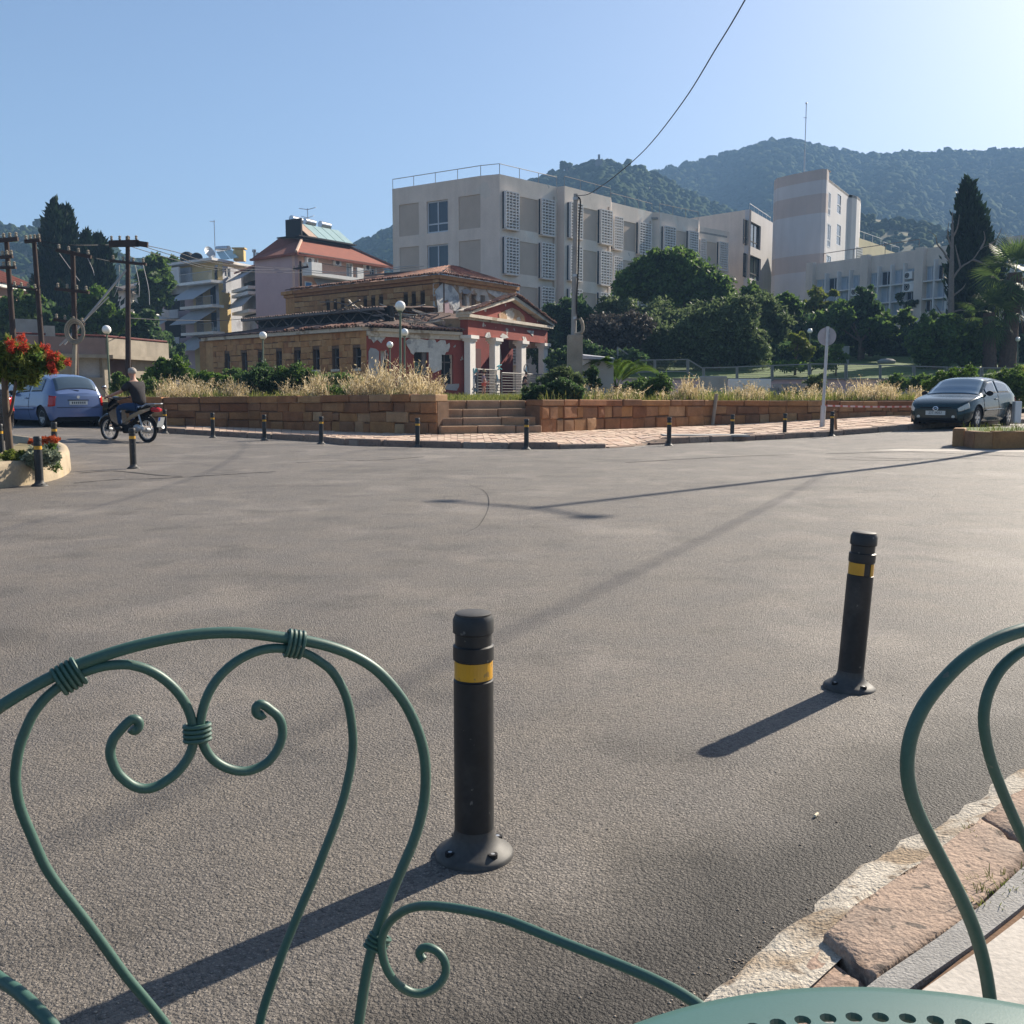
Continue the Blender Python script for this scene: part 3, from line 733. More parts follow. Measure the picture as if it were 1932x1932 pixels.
strip('kerb_strip', off(E2, E3, .08), off(E2, E3, .9), .056, .06, M['greykerb'], 20, nk)
V = []
far = [e+Vector((9, -9)) for e in E3]
sw = thing('near_pavement', '', ''); del sw['label']; del sw['category']; kind(sw, 'structure')
wds = [1.0, 1.05, 1.0, 1.0, 1.0, 1.0]
base = [a+(Vector((.67, -.742))*.008) for a in E3]
acc = 0
for k in range(7):
    ea = [a+Vector((.67, -.742))*(acc+.006) for a in base]; eb = [a+Vector((.67, -.742))*(acc+.55-.006) for a in base]; acc += .55
    strip('paving_slab', ea, eb, .064, .064, M['slab'], 18, sw)
mb = MB(); mb.prism([(e.x, e.y) for e in (E2[0], E2[-1])]+[(E3[-1]+Vector((7, -7))).to_tuple(), (E3[0]+Vector((7, -7))).to_tuple()], -.1, .05); mb.build('pavement_bed', M['mortar'], sw)

# ---- hairline cracks and patch edges in the asphalt
def crack(px, w=.012, label=None):
    P = [gnd(*p) for p in px]; P = crspline(P, 5); mb = MB()
    for i in range(len(P)-1):
        a, b = P[i], P[i+1]; d = (b-a).normalized(); n_ = Vector((-d.y, d.x, 0)); wa, wb = w*rnd.uniform(.4, 1.2), w*rnd.uniform(.4, 1.2)
        z = Vector((0, 0, .004))
        o = len(mb.v); mb.v += [tuple(a-n_*wa+z), tuple(a+n_*wa+z), tuple(b+n_*wb+z), tuple(b-n_*wb+z)]; mb.f.append((o, o+1, o+2, o+3))
    return kind(mb.build('road_crack', M['crack']), 'structure')
crack([(150, 893), (215, 889), (300, 897), (345, 899)], .03)
crack([(140, 912), (220, 905), (300, 903), (420, 896), (520, 890)], .025)
crack([(560, 873), (640, 870), (720, 868), (800, 862)], .03)
crack([(1180, 873), (1300, 866), (1420, 860), (1500, 858)], .04)
crack([(1560, 856), (1700, 853), (1800, 856), (1932, 862)], .05)
crack([(1600, 862), (1720, 866), (1850, 864)], .04)
crack([(1560, 866), (1660, 869), (1740, 868)], .04)
crack([(880, 912), (915, 928), (922, 955), (905, 990), (880, 1005)], .0035)
mb = MB(); P = [gnd(*p, .005) for p in ((1640, 850), (1960, 853.5), (1960, 849.5), (1700, 847))]
mb.add(P, [(0, 1, 2, 3)]); kind(mb.build('concrete_apron', M['slab']), 'structure')

# ================================================================== HILLS
def interp(P, x): return float(np.interp(x, [p[0] for p in P], [p[1] for p in P]))
def hill(name, crest, D0, D1, pw=1.25, zb=2.0, m='hillsoil', nrow=26, ncol=110, seed=1, rough=.04, back=1.25):
    r_ = np.random.default_rng(seed); pa, pb = crest[0][0], crest[-1][0]; V = []; ph = r_.uniform(0, 6.28, 8)
    def surf(px, t):
        D = D0+(D1-D0)*t; zc = zat(interp(crest, px), D1); x = (px-966)/1932*D
        if t <= 1:
            nz = (math.sin(px*.011+ph[0]+t*3)+.6*math.sin(px*.029+ph[1]-t*5)+.5*math.sin(px*.05+t*9+ph[2]))*rough*zc*math.sin(math.pi*t)
            z = zb+(zc-zb)*t**pw+nz
        else: z = zc-(t-1)*zc*2.0
        return x, D, z
    ts = list(np.linspace(0, 1, nrow))+[1.08, back]
    for t in ts:
        for i in range(ncol+1): V.append(surf(pa+(pb-pa)*i/ncol, t))
    n = ncol+1; Fq = [(j*n+i, j*n+i+1, (j+1)*n+i+1, (j+1)*n+i) for j in range(len(ts)-1) for i in range(ncol)]
    o = np_obj(name, V, Fq, M[m], smooth=True); kind(o, 'structure'); return surf, pa, pb
bm = bmesh.new(); bmesh.ops.create_icosphere(bm, subdivisions=2, radius=1.0); OCT = None
icoV = np.array([v.co[:] for v in bm.verts]); icoF = np.array([[v.index for v in f.verts] for f in bm.faces]); bm.free()
bm = bmesh.new(); bmesh.ops.create_icosphere(bm, subdivisions=1, radius=1.0); ico1V = np.array([v.co[:] for v in bm.verts]); ico1F = np.array([[v.index for v in f.verts] for f in bm.faces]); bm.free()
octV = np.array([(1, 0, 0), (-1, 0, 0), (0, 1, 0), (0, -1, 0), (0, 0, 1), (0, 0, -1)], float); octF = [(0, 2, 4), (2, 1, 4), (1, 3, 4), (3, 0, 4), (2, 0, 5), (1, 2, 5), (3, 1, 5), (0, 3, 5)]
_e = {}; _v = [tuple(v) for v in octV]; _f = []
def _m(a, b):
    k = (min(a, b), max(a, b))
    if k not in _e: p = np.array(_v[a])+np.array(_v[b]); _v.append(tuple(p/np.linalg.norm(p))); _e[k] = len(_v)-1
    return _e[k]
for a, b, c in octF: x, y, z = _m(a, b), _m(b, c), _m(c, a); _f += [(a, x, z), (x, b, y), (z, y, c), (x, y, z)]
octV = np.array(_v); octF = np.array(_f)
def forest(name, label, surfd, n, rmin, rmax, seed, pw=.6, crest_n=0, clear=None):
    surf, pa, pb = surfd; r_ = np.random.default_rng(seed); VV = []; FF = []; nv = len(octV); c = 0
    var = [octV*(1+r_.normal(0, .25, (nv, 1))) for _ in range(16)]
    for k in range(n+crest_n):
        px = r_.uniform(pa, pb); t = r_.uniform(0, 1)**pw if k < n else r_.uniform(.95, 1.02)
        if clear and clear(px, t, r_): continue
        x, y, z = surf(px, t); rr = rmin+(rmax-rmin)*r_.uniform()**1.8
        v = var[k % 16]*np.array([rr*r_.uniform(.8, 1.2), rr*r_.uniform(.8, 1.2), rr*r_.uniform(.65, 1.0)])+np.array([x, y, z+rr*.35])
        VV.append(v); FF.append(octF+c*nv); c += 1
    o = np_obj(name, np.concatenate(VV), np.concatenate(FF), M['hilltree']); kind(o, 'stuff', label); return o
crB = [(1040, 400), (1100, 372), (1170, 345), (1225, 330), (1260, 320), (1300, 309), (1350, 296), (1400, 282), (1440, 272), (1475, 270), (1520, 278), (1560, 290), (1600, 295), (1650, 296), (1700, 293), (1760, 290), (1820, 290), (1870, 287), (1932, 283), (2080, 278), (2300, 330)]
crA = [(560, 540), (610, 505), (640, 490), (665, 476), (700, 456), (745, 437), (860, 395), (985, 354), (1050, 330), (1100, 317), (1130, 311), (1160, 313), (1195, 324), (1225, 335), (1300, 372), (1380, 410), (1500, 470)]
crC = [(1500, 470), (1560, 425), (1600, 411), (1680, 418), (1750, 434), (1800, 462), (1900, 505), (2000, 540)]
crL = [(-260, 455), (-100, 438), (0, 428), (60, 431), (130, 446), (180, 462), (220, 468), (250, 484), (290, 496), (340, 520), (420, 560)]
hB = hill('hill', crB, 330, 980, seed=3); hA = hill('hill', crA, 260, 620, seed=4); hC = hill('hill', crC, 220, 430, m='hilldry', seed=5); hL = hill('hill', crL, 150, 470, seed=6)
forest('forest', 'dark green wooded slope of the tall hill on the right', hB, 16500, 1.8, 5.0, 21, crest_n=800)
forest('forest', 'dark wooded hillside behind the long cream building', hA, 10500, 1.3, 3.7, 22, crest_n=700)
forest('scrub', 'scattered scrub on the dry ochre hillock behind the tower', hC, 3600, .9, 2.4, 23, clear=lambda px, t, r_: (1660 < px < 1780 and .68 < t < .92 and r_.uniform() < .7))
forest('scrub', 'green scrub and bushes on the hill at the far left', hL, 4200, .8, 2.4, 24, crest_n=160, clear=lambda px, t, r_: r_.uniform() < .25)
def far_tree(px, pyb, hgt, wid, D, label, slim=False):
    b = at(px, pyb, D); h_ = hgt*D/1932; w_ = wid*D/1932
    t_ = thing('hilltop_tree', label, 'tree', tuple(b)); mb = MB(); mb.tube([b, b+Vector((0, 0, h_*.5))], w_*.06, 6); mb.build('trunk', M['bark'], t_)
    VV = []; FF = []
    for k in range(9):
        v = ico1V*(1+rng.normal(0, .15, (len(ico1V), 1)))
        if slim: q = v*np.array([w_*.5, w_*.5, h_*.14])+np.array([b.x, b.y, b.z+h_*(.2+.09*k)])
        else:
            a = rng.uniform(0, 6.28); r_ = w_*.27*rng.uniform(.5, 1.1)
            q = v*w_*.24+np.array([b.x+math.cos(a)*r_, b.y+math.sin(a)*r_, b.z+h_*(.5+.42*rng.uniform())])
        VV.append(q); FF.append(ico1F+k*len(ico1V))
    np_obj('crown', np.concatenate(VV), np.concatenate(FF), M['hilltree'], t_)
far_tree(76, 434, 18, 26, 455, 'broad tree on the left hilltop, furthest from the cypresses')
far_tree(110, 444, 28, 28, 455, 'rounded tree on the left hilltop, tallest of the three')
far_tree(133, 450, 24, 8, 455, 'slim cypress on the left hilltop beside the dark cypress pair', True)
far_tree(1070, 324, 16, 24, 600, 'small tree standing on the hill crest behind the cream building roof')
far_tree(1060, 326, 20, 10, 600, 'thin upright tree on the hill crest beside a rounder tree', True)
mb = MB(); b = at(1130, 311, 600); mb.box(b.x-1.8, b.x+1.8, b.y-2, b.y+2, b.z-2, b.z+2.6); mb.box(b.x-.6, b.x+.6, b.y-.6, b.y+.6, b.z+2.6, b.z+5.6)
tag(mb.build('hut', M['timber']), 'tiny grey lookout hut on the hill crest', 'hut')
# ================================================================== BUILDINGS
def xy(px, D): q = at(px, 742, D); return Vector((q.x, q.y))
def window(fc, rect, parent, glass='glass', frame='frame', depth=.18, fw=.06, cols=2, mull_z=None, sill=False, name='window'):
    s0, s1, z0, z1 = rect; mb = MB()
    fc.box(mb, s0, s1, z0, z0+fw, -depth, -depth+.08); fc.box(mb, s0, s1, z1-fw, z1, -depth, -depth+.08)
    for k in range(cols+1):
        c = s0+fw/2+(s1-s0-fw)*k/cols; fc.box(mb, c-fw/2, c+fw/2, z0+fw, z1-fw, -depth+.002, -depth+.078)
    if mull_z: fc.box(mb, s0+fw, s1-fw, z0+(z1-z0)*mull_z-fw/2, z0+(z1-z0)*mull_z+fw/2, -depth+.004, -depth+.07)
    w = mb.build(name, M[frame], parent)
    mb = MB(); fc.box(mb, s0, s1, z0, z1, -depth-.06, -depth+.02); mb.build('pane', M[glass], w)
    if sill: mb = MB(); fc.box(mb, s0-.06, s1+.06, z0-.1, z0-.004, -depth, .1); mb.build('sill', M['white'], w)
    return w
def slot(fc, rect, parent, m='dark', name='window', depth=.35):
    mb = MB(); fc.box(mb, *rect, -depth-.05, -depth); return mb.build(name, M[m], parent)
def railing(P, h, parent, m='steel', step=2.2, r=.035, name='roof_railing', curl=True, mid=False):
    mb = MB(); top = [Vector(p)+Vector((0, 0, h)) for p in P]; mb.tube(top, r, 6)
    if mid: mb.tube([Vector(p)+Vector((0, 0, h*.5)) for p in P], r*.7, 5)
    for i in range(len(P)-1):
        a, b = Vector(P[i]), Vector(P[i+1]); n = max(1, round((b-a).length/step))
        for k in range(n+1):
            q = a.lerp(b, k/n); mb.tube([q, q+Vector((0, 0, h))], r*.9, 5)
    return mb.build(name, M[m], parent, smooth=True)
def tiled(mb, P00, P10, P11, P01, pitch=.26, h=.07):
    """barrel-tile roof plane: P00-P10 is the eaves, P01-P11 the ridge"""
    P00, P10, P11, P01 = map(Vector, (P00, P10, P11, P01)); n = max(2, int((P10-P00).length/pitch)); nn = (P10-P00).cross(P01-P00).normalized()
    if nn.z < 0: nn = -nn
    prof = [(0, 0), (.18, .75), (.35, 1), (.52, .75), (.7, 0), (1, -.15)]
    rows = 6; base = len(mb.v); cols = []
    for k in range(n):
        for (f, hh) in prof[:-1] if k < n-1 else prof: cols.append(((k+f)/n, hh*h))
    for j in range(rows+1):
        t = j/rows
        for (u, hh) in cols:
            mb.v.append(tuple(P00.lerp(P10, u).lerp(P01.lerp(P11, u), t)+nn*(hh+.02*(math.sin(u*n*1.7+j*2.1)))))
    C = len(cols)
    for j in range(rows):
        for i in range(C-1): mb.f.append((base+j*C+i, base+j*C+i+1, base+(j+1)*C+i+1, base+(j+1)*C+i))
TILE = None
def tile_me():
    global TILE
    if TILE: return TILE
    mb = MB(); n = 6
    for y in (0, .5):
        for r_ in (.115, .09):
            for k in range(n+1): a = math.pi*k/n; mb.v.append((r_*math.cos(a), y, r_*math.sin(a)*.9))
    m_ = n+1
    for k in range(n):
        mb.f += [(k, k+1, 2*m_+k+1, 2*m_+k), (m_+k, 3*m_+k, 3*m_+k+1, m_+k+1), (k, m_+k, m_+k+1, k+1), (2*m_+k, 2*m_+k+1, 3*m_+k+1, 3*m_+k)]
    me = bpy.data.meshes.new('roof_tile'); me.from_pydata(mb.v, [], mb.f); bm = bmesh.new(); bm.from_mesh(me); bmesh.ops.recalc_face_normals(bm, faces=bm.faces); bm.to_mesh(me); bm.free()
    me.materials.append(M['tile']); TILE = me; return me
def tile_row(parent, a, b, back, pitch=.25, miss=0.0):
    """separate tile ends along an eaves line a-b; 'back' is the direction up the roof"""
    a, b = Vector(a), Vector(b); u = (b-a).normalized(); back = Vector(back).normalized(); up = u.cross(back).normalized()
    if up.z < 0: up = -up
    x = back.cross(up).normalized(); n = int((b-a).length/pitch)
    for k in range(n):
        if rnd.random() < miss: continue
        o = link('roof_tile', tile_me(), parent); m = Matrix.Identity(4); tw = rnd.uniform(-.1, .1)
        bk = (back+x*tw).normalized(); xx = bk.cross(up).normalized()
        for r_ in range(3): m[r_][0] = xx[r_]; m[r_][1] = bk[r_]; m[r_][2] = up[r_]
        m.translation = a+u*(pitch*(k+.5))+up*rnd.uniform(-.015, .03)-back*rnd.uniform(.05, .12)-worldoff(parent); o.matrix_local = m

# ------------------------------------------------------------------ the ruined hall
rA, rB, rE = xy(405, 68), xy(693, 57), xy(877, 61.7)
ruin = thing('ruined_hall', 'derelict brown stone hall with peeling red plaster and a columned portico', 'building', (rB.x, rB.y, 1.0))
zb = .9
FL, FR = Facade(rA, rB), Facade(rB, rE)
ztop = 4.62
lw = []
for px, w in ((429, 10), (461.8, 10.5), (492.7, 11), (527, 11.5), (561.4, 12.5), (597, 13), (633.6, 14), (673.6, 15)):
    q = (px-429)/(673-429); lw.append(FL.rect(px-w/2, 667-11*q, px+w/2, 703-8*q))
m_ = MB(); FL.wall(m_, 0, FL.L, zb, ztop, lw, .5); wl = m_.build('stone_wall', M['mortar'], ruin)
courses(ruin, FL, 0, FL.L, 1.0, 1.0, ztop, ztop, [.36, .34, .38, .33, .36, .34, .36, .33, .34, .36], .62, .05, 'ruinstone', holes=[(h[0], h[1], h[2], h[3]) for h in lw])
for h in lw:
    f = slot(FL, h, ruin); mb = MB(); FL.box(mb, h[0], h[0]+.07, h[2], h[3], -.3, -.2); FL.box(mb, h[1]-.07, h[1], h[2], h[3], -.3, -.2); FL.box(mb, h[0]+.07, h[1]-.07, h[2]+(h[3]-h[2])*.55, h[2]+(h[3]-h[2])*.55+.06, -.3, -.2); mb.build('frame', M['timber'], f)
    mb = MB(); FL.box(mb, h[0]-.05, h[1]+.05, h[2]-.14, h[2]-.004, -.2, .09); mb.build('sill', M['cornice'], f)
# rounded end
prev = rA; pts = [rA+Vector((-.75, .9)), rA+Vector((-1.0, 2.2)), rA+Vector((-.8, 4.5))]
for q in pts:
    fc = Facade(q, prev); m_ = MB(); fc.wall(m_, 0, fc.L, zb, ztop, (), .4); m_.build('stone_wall', M['ruinstone'], ruin); prev = q
curve = [rA+Vector((-.8, 4.5)), rA+Vector((-1.0, 2.2)), rA+Vector((-.75, .9)), rA, rB]
# red front wall with openings
ops = {'niche': FR.rect(718, 662, 731, 712), 'win1': FR.rect(781, 664, 807, 708), 'win2': FR.rect(832, 669, 855, 724)}
m_ = MB(); FR.wall(m_, 0, FR.L, zb, ztop, list(ops.values()), .12); m_.build('red_wall', M['red'], ruin)
mb = MB(); FR.box(mb, *ops['niche'], -.5, -.25); mb.build('niche', M['plaster'], ruin)
s0, s1, z0, z1 = ops['niche']; mb = MB(); FR.box(mb, s0+.5, s1-.1, z0, z0+1.0, -.25, -.2); mb.build('door', M['dark'], ruin)
w1 = slot(FR, ops['win1'], ruin); s0, s1, z0, z1 = ops['win1']
mb = MB(); FR.box(mb, s0, s1-.35, z0, z0+(z1-z0)*.55, -.33, -.27); mb.build('board', mat('teal_board', (.05, .12, .11), .8, .2, 3), w1)
mb = MB(); FR.box(mb, s1-.3, s1, z0, z1, -.3, -.15); FR.box(mb, s0, s1-.3, z0+(z1-z0)*.56, z0+(z1-z0)*.6, -.3, -.2); mb.build('frame', M['timber'], w1)
w2 = slot(FR, ops['win2'], ruin); s0, s1, z0, z1 = ops['win2']
mb = MB(); FR.box(mb, s0, s1, z0+(z1-z0)*.72, z0+(z1-z0)*.76, -.3, -.2); FR.box(mb, s0, s1, z0+(z1-z0)*.3, z0+(z1-z0)*.33, -.3, -.2); FR.box(mb, s0+(s1-s0)*.45, s0+(s1-s0)*.5, z0, z1, -.32, -.24); mb.build('frame', M['timber'], w2)
def z8(x, y): return 663.8+x*.1407, 606.9+y*.1407
for nm, pp, d1, m__ in (('plaster_patch', [(215, 175), (300, 160), (400, 165), (450, 210), (415, 245), (392, 290), (360, 262), (335, 240), (290, 285), (262, 240), (225, 225)], .035, 'plaster'),
    ('plaster_patch', [(718, 262), (790, 215), (806, 190), (860, 195), (920, 232), (1010, 250), (1060, 225), (1110, 238), (1132, 285), (1190, 245), (1250, 252), (1262, 310), (1305, 285), (1312, 330), (1290, 402), (1262, 405), (1240, 445), (1200, 440), (1200, 640), (1090, 690), (1030, 600), (1030, 410), (840, 410), (822, 442), (792, 420), (770, 372), (735, 320)], .04, 'plaster'),
    ('plaster_patch', [(222, 400), (250, 350), (320, 365), (362, 400), (355, 560), (360, 735), (225, 740)], .03, 'greyplaster'),
    ('plaster_patch', [(1245, 840), (1432, 832), (1432, 870), (1400, 925), (1290, 915), (1245, 905)], .05, 'greyplaster'),
    ('plaster_patch', [(1360, 330), (1390, 310), (1388, 335), (1366, 350)], .03, 'plaster')):
    mb = MB(); FR.ppoly(mb, [z8(*q) for q in pp], .0, d1); mb.build(nm, M[m__], ruin)
# cornices, eaves tiles and roofs of the low block
mb = MB()
for i in range(len(curve)-1):
    fc = Facade(curve[i], curve[i+1]); fc.box(mb, -.02, fc.L+.0, ztop, ztop+.2, -.3, .3)
mb.build('eaves_cornice', M['cornice'], ruin)
mb = MB(); FR.box(mb, .31, FR.L+.3, ztop-.02, ztop+.16, -.3, .28); FR.box(mb, 0, FR.L, ztop-.3, ztop-.02, .002, .12); mb.build('eaves_cornice', M['cornice'], ruin)
eL = lambda fc, s, d, z: fc.p(s, z, d)
nl, nf = Vector((FL.n.x, FL.n.y, 0)), Vector((FR.n.x, FR.n.y, 0))
tile_row(ruin, FL.p(FL.L*.55, ztop+.26, .42), FL.p(FL.L, ztop+.26, .42), -nl+Vector((0, 0, .25)), miss=.15)
tile_row(ruin, FR.p(0, ztop+.24, .4), FR.p(FR.L, ztop+.24, .4), -nf+Vector((0, 0, .25)), miss=.05)
# upper (clerestory) block
uA, uB, uC = xy(560, 76.5), xy(830, 66.5), xy(966, 73.5)
UL, UR = Facade(uA, uB), Facade(uB, uC); zu = zat(524, 66.5)
hl = [UL.rect(px-w/2, y0, px+w/2, y1) for px, w, y0, y1 in ((619.8, 7, 571, 592), (633.6, 7, 570, 590), (647.3, 7, 568, 588), (689.7, 7.5, 564, 585), (704.6, 7.5, 562, 583), (719.5, 7.5, 560, 581), (766, 8, 556, 578), (781, 8, 554, 576), (798, 8.5, 552, 574))]
hr = [UR.rect(px-4.5, y0, px+4.5, y1) for px, y0, y1 in ((876, 554, 577), (894, 555.5, 578), (911, 557, 579))]
m_ = MB(); UL.wall(m_, 0, UL.L, 4.4, zu, hl, .5); m_.build('upper_wall', M['mortar'], ruin)
courses(ruin, UL, 0, UL.L, 5.6, 5.6, zu-.35, zu-.35, [.4, .38, .42, .4, .38, .4, .38], .8, .05, 'ruinstone', holes=hl)
m_ = MB(); UR.wall(m_, 0, UR.L, 4.4, zu, hr, .5); m_.build('upper_wall', M['peelstone'], ruin)
for fc, hs in ((UL, hl), (UR, hr)):
    for h in hs: slot(fc, h, ruin, depth=.42)
def z3(x, y): return 663.8+.2618*x, 303.5+.2618*y
for pp_, m__ in (([(598, 940), (650, 880), (720, 900), (765, 960), (775, 1040), (760, 1090), (700, 1070), (690, 1000), (660, 1010), (650, 1110), (620, 1120), (612, 1020)], 'plaster'), ([(650, 1030), (690, 1015), (730, 1060), (720, 1130), (655, 1140)], 'pinkw'), ([(790, 930), (830, 920), (860, 945), (830, 960), (800, 955)], 'greyplaster'), ([(960, 900), (1060, 930), (1100, 960), (1040, 985), (980, 950)], 'plaster'), ([(640, 860), (670, 855), (690, 880), (650, 885)], 'plaster')):
    mb = MB(); UR.ppoly(mb, [z3(*q) for q in pp_], 0, .05); mb.build('plaster_patch', M[m__], ruin)
mb = MB(); s_ = (hr[0][0]-.3, hr[2][1]+.3); UR.box(mb, s_[0], s_[1], hr[0][2]-.35, hr[0][2]-.1, 0, .18); mb.build('window_ledge', M['cornice'], ruin)
uF = uA+Vector((-.9, 1.1))
mb = MB()
for fc in (Facade(uF, uA), UL, UR): fc.box(mb, -.25 if fc is UR else 0, fc.L+.3, zu-.3, zu-.1, -.3, .16); fc.box(mb, -.4 if fc is UR else 0, fc.L+.4, zu-.1, zu+.14, -.3, .38)
mb.build('upper_cornice', M['ruinstone'], ruin)
fc = Facade(uF, uA); mb = MB(); fc.wall(mb, 0, fc.L, 4.4, zu, (), .4); mb.build('upper_wall', M['ruinstone'], ruin)
ul_n, ur_n = Vector((UL.n.x, UL.n.y, 0)), Vector((UR.n.x, UR.n.y, 0))
tile_row(ruin, UL.p(0, zu+.2, .5), UL.p(UL.L+.4, zu+.2, .5), -ul_n+Vector((0, 0, .22)), miss=.1)
tile_row(ruin, UR.p(-.4, zu+.2, .5), UR.p(UR.L+.4, zu+.2, .5), -ur_n+Vector((0, 0, .22)), miss=.08)
rid0, rid1 = UL.p(UL.L*.42, zu+1.15, -4.2), UL.p(UL.L*.80, zu+1.35, -4.0)
mb = MB(); tiled(mb, UL.p(-.5, zu+.16, .5), UL.p(UL.L+.4, zu+.16, .5), rid1, rid0); mb.build('upper_roof', M['tileroof'], ruin)
mb = MB(); tiled(mb, UR.p(-.4, zu+.16, .5), UR.p(UR.L+.4, zu+.16, .5), rid1+Vector((.6, .9, 0)), rid1); mb.build('upper_roof', M['tileroof'], ruin)
for a, b in ((690, 775), (725, 800), (745, 790)):        # loose rafters and ridge boards over the broken roof
    mb = MB(); p, q = planehit(a, 520-(a-690)*.08, rid0, rid1), planehit(b, 513, rid0, rid1); mb.beam(p, q, .16, .12); mb.build('rafter', M['timber'], ruin)
# roofs of the low block: lower slope, lattice clerestory band, upper slope
lowin = 2.3; z1r, z2r, z3r = 5.35, 6.0, 6.65
def innerL(s, d, z): return FL.p(s, z, -d)
mb = MB(); tiled(mb, FL.p(-1.0, ztop+.2, .42), FL.p(FL.L+.3, ztop+.2, .42), FL.p(FL.L-1.2, z1r, -lowin), FL.p(1.6, z1r, -lowin)); mb.build('lower_roof', M['roofdark'], ruin)
cp_ = rA+Vector((-1.35, 1.2)); cq_ = rA+Vector((-1.5, 4.5))
mb = MB(); tiled(mb, (cp_.x, cp_.y, ztop+.2), tuple(FL.p(-.6, ztop+.2, .42)), tuple(FL.p(1.6, z1r, -lowin)), (FL.p(.8, z1r, -lowin-1.0).x, FL.p(.8, z1r, -lowin-1.0).y, z1r)); tiled(mb, (cq_.x, cq_.y, ztop+.2), (cp_.x, cp_.y, ztop+.2), tuple(FL.p(.8, z1r, -lowin-1)), tuple(FL.p(.9, z1r, -lowin-3))); mb.build('lower_roof', M['roofdark'], ruin)
mb = MB(); FL.box(mb, 1.2, FL.L-1.2, z1r-.5, z2r+.2, -lowin-.7, -lowin-.4); mb.build('roof_gap_shade', M['dark'], ruin)  # solid dark box painted as the shade behind the truss
mb = MB(); t0, t1 = 1.4, FL.L-1.3; FL.box(mb, t0, t1, z1r, z1r+.09, -lowin-.1, -lowin); FL.box(mb, t0, t1, z2r-.09, z2r, -lowin-.1, -lowin)
nz = 17
for k in range(nz):
    a, b = t0+(t1-t0)*k/nz, t0+(t1-t0)*(k+1)/nz; zz = (z1r+.05, z2r-.05) if k % 2 else (z2r-.05, z1r+.05)
    mb.beam(FL.p(a, zz[0], -lowin-.05), FL.p(b, zz[1], -lowin-.05), .07, .07)
mb.build('roof_truss', M['timber'], ruin)
mb = MB(); tiled(mb, FL.p(.6, z2r+.05, -lowin+.55), FL.p(FL.L-.9, z2r+.05, -lowin+.55), UL.p(UL.L, z3r, 0.02), UL.p(.0, z3r, 0.02)); mb.build('middle_roof', M['roofdark'], ruin)
mb = MB(); FL.box(mb, .6, FL.L-.9, z2r-.09, z2r+.05, -lowin+.3, -lowin+.55); mb.build('fascia', M['timber'], ruin)
mb = MB(); tiled(mb, FR.p(-.3, ztop+.2, .4), FR.p(FR.L, ztop+.2, .4), UR.p(UR.L*.75, 6.3, .05), UR.p(0, 6.3, .05)); mb.build('lower_roof', M['roofdark'], ruin)
for k in range(60):                                       # fallen roof timbers between the blocks
    q_ = rnd.uniform(.5, 4.5); a = FR.p(rnd.uniform(.8, FR.L*.97), 4.95+q_*.28+rnd.uniform(-.05, .35), -q_); d = Vector((rnd.uniform(-1.6, 1.6), rnd.uniform(-.6, .6), rnd.uniform(-.35, .5)))
    mb = MB(); mb.beam(a, a+d, rnd.uniform(.08, .2), .05); mb.build('fallen_board', M['timber' if k % 3 else 'cornice'], ruin)
# portico
pA, pB = xy(878, 61.0), xy(1040, 72.6)
FP = Facade(pA, pB); zc, ze, zp = 4.6, 5.62, 7.32
cols = []
for a, b in ((875.4, 898), (920, 946.4), (970.5, 995.7), (1012, 1037)):
    s = FP.hit((a+b)/2, 700)[0]; cols.append(s)
for s in cols:
    mb = MB(); FP.box(mb, s-.36, s+.36, .9, zc-.3, -.2, .2); c_ = mb.build('column', M['colwhite'], ruin, bev=.02)
    mb = MB(); FP.box(mb, s-.42, s+.42, zc-.34, zc-.2, -.27, .27); FP.box(mb, s-.52, s+.52, zc-.2, zc+.004, -.36, .36); mb.build('capital', M['colwhite'], c_)
s0, s1 = cols[0]-.45, cols[3]+.45
mb = MB(); FP.box(mb, s0, s1, zc+.004, ze, -.4, .12); mb.build('entablature', M['red'], ruin)
for sa_, sb_ in ((s0+.03, s0+.5), (s1-.5, s1-.03)): mb = MB(); FP.box(mb, sa_, sb_, zc-.3, ze-.02, -2.6, -.41); mb.build('side_beam', M['peelstone'], ruin)
mb = MB(); FP.box(mb, s0-.35, s1+.35, ze, ze+.18, -.5, .42); FP.box(mb, s0-.15, s1+.15, ze-.12, ze, -.42, .2); mb.build('cornice', M['cornice'], ruin)
sm_ = (s0+s1)/2
mb = MB(); FP.poly(mb, [(s0+.2, ze+.18), (s1-.2, ze+.18), (sm_, zp-.25)], -.35, .02); mb.build('tympanum', M['red'], ruin)
def p2(x, y): return 758.6+.22905*x, (850+y*.3623)/1.5818
for pp, m__ in (([(800, 300), (790, 240), (850, 210), (900, 190), (960, 215), (1000, 260), (1010, 320), (960, 325)], 'peelstone'), ([(960, 262), (975, 290), (970, 325), (945, 310), (935, 275)], 'plaster'), ([(715, 300), (740, 280), (770, 290), (775, 305), (730, 306)], 'greyplaster')):
    mb = MB(); FP.ppoly(mb, [p2(*q) for q in pp], .02, .06); mb.build('plaster_patch', M[m__], ruin)
for pp in ([(665, 430), (680, 395), (705, 390), (715, 430), (690, 440)], [(790, 425), (810, 400), (845, 415), (860, 435), (820, 445)], [(985, 460), (975, 425), (1000, 430), (1015, 465)], [(1012, 375), (1070, 380), (1062, 425), (1040, 400), (1020, 388)]):
    mb = MB(); FP.ppoly(mb, [p2(*q) for q in pp], .12, .15); mb.build('plaster_patch', M['plaster'], ruin)
for a, b in ((s0-.45, sm_), (s1+.45, sm_)):                # raking cornices
    za = ze+.05; mb = MB()
    lo = [(a, za+.1), (b, zp-.22), (b, zp), (a, za+.34)]
    FP.poly(mb, lo if a < b else lo[::-1], -.45, .45); mb.build('raking_cornice', M['cornice'], ruin)
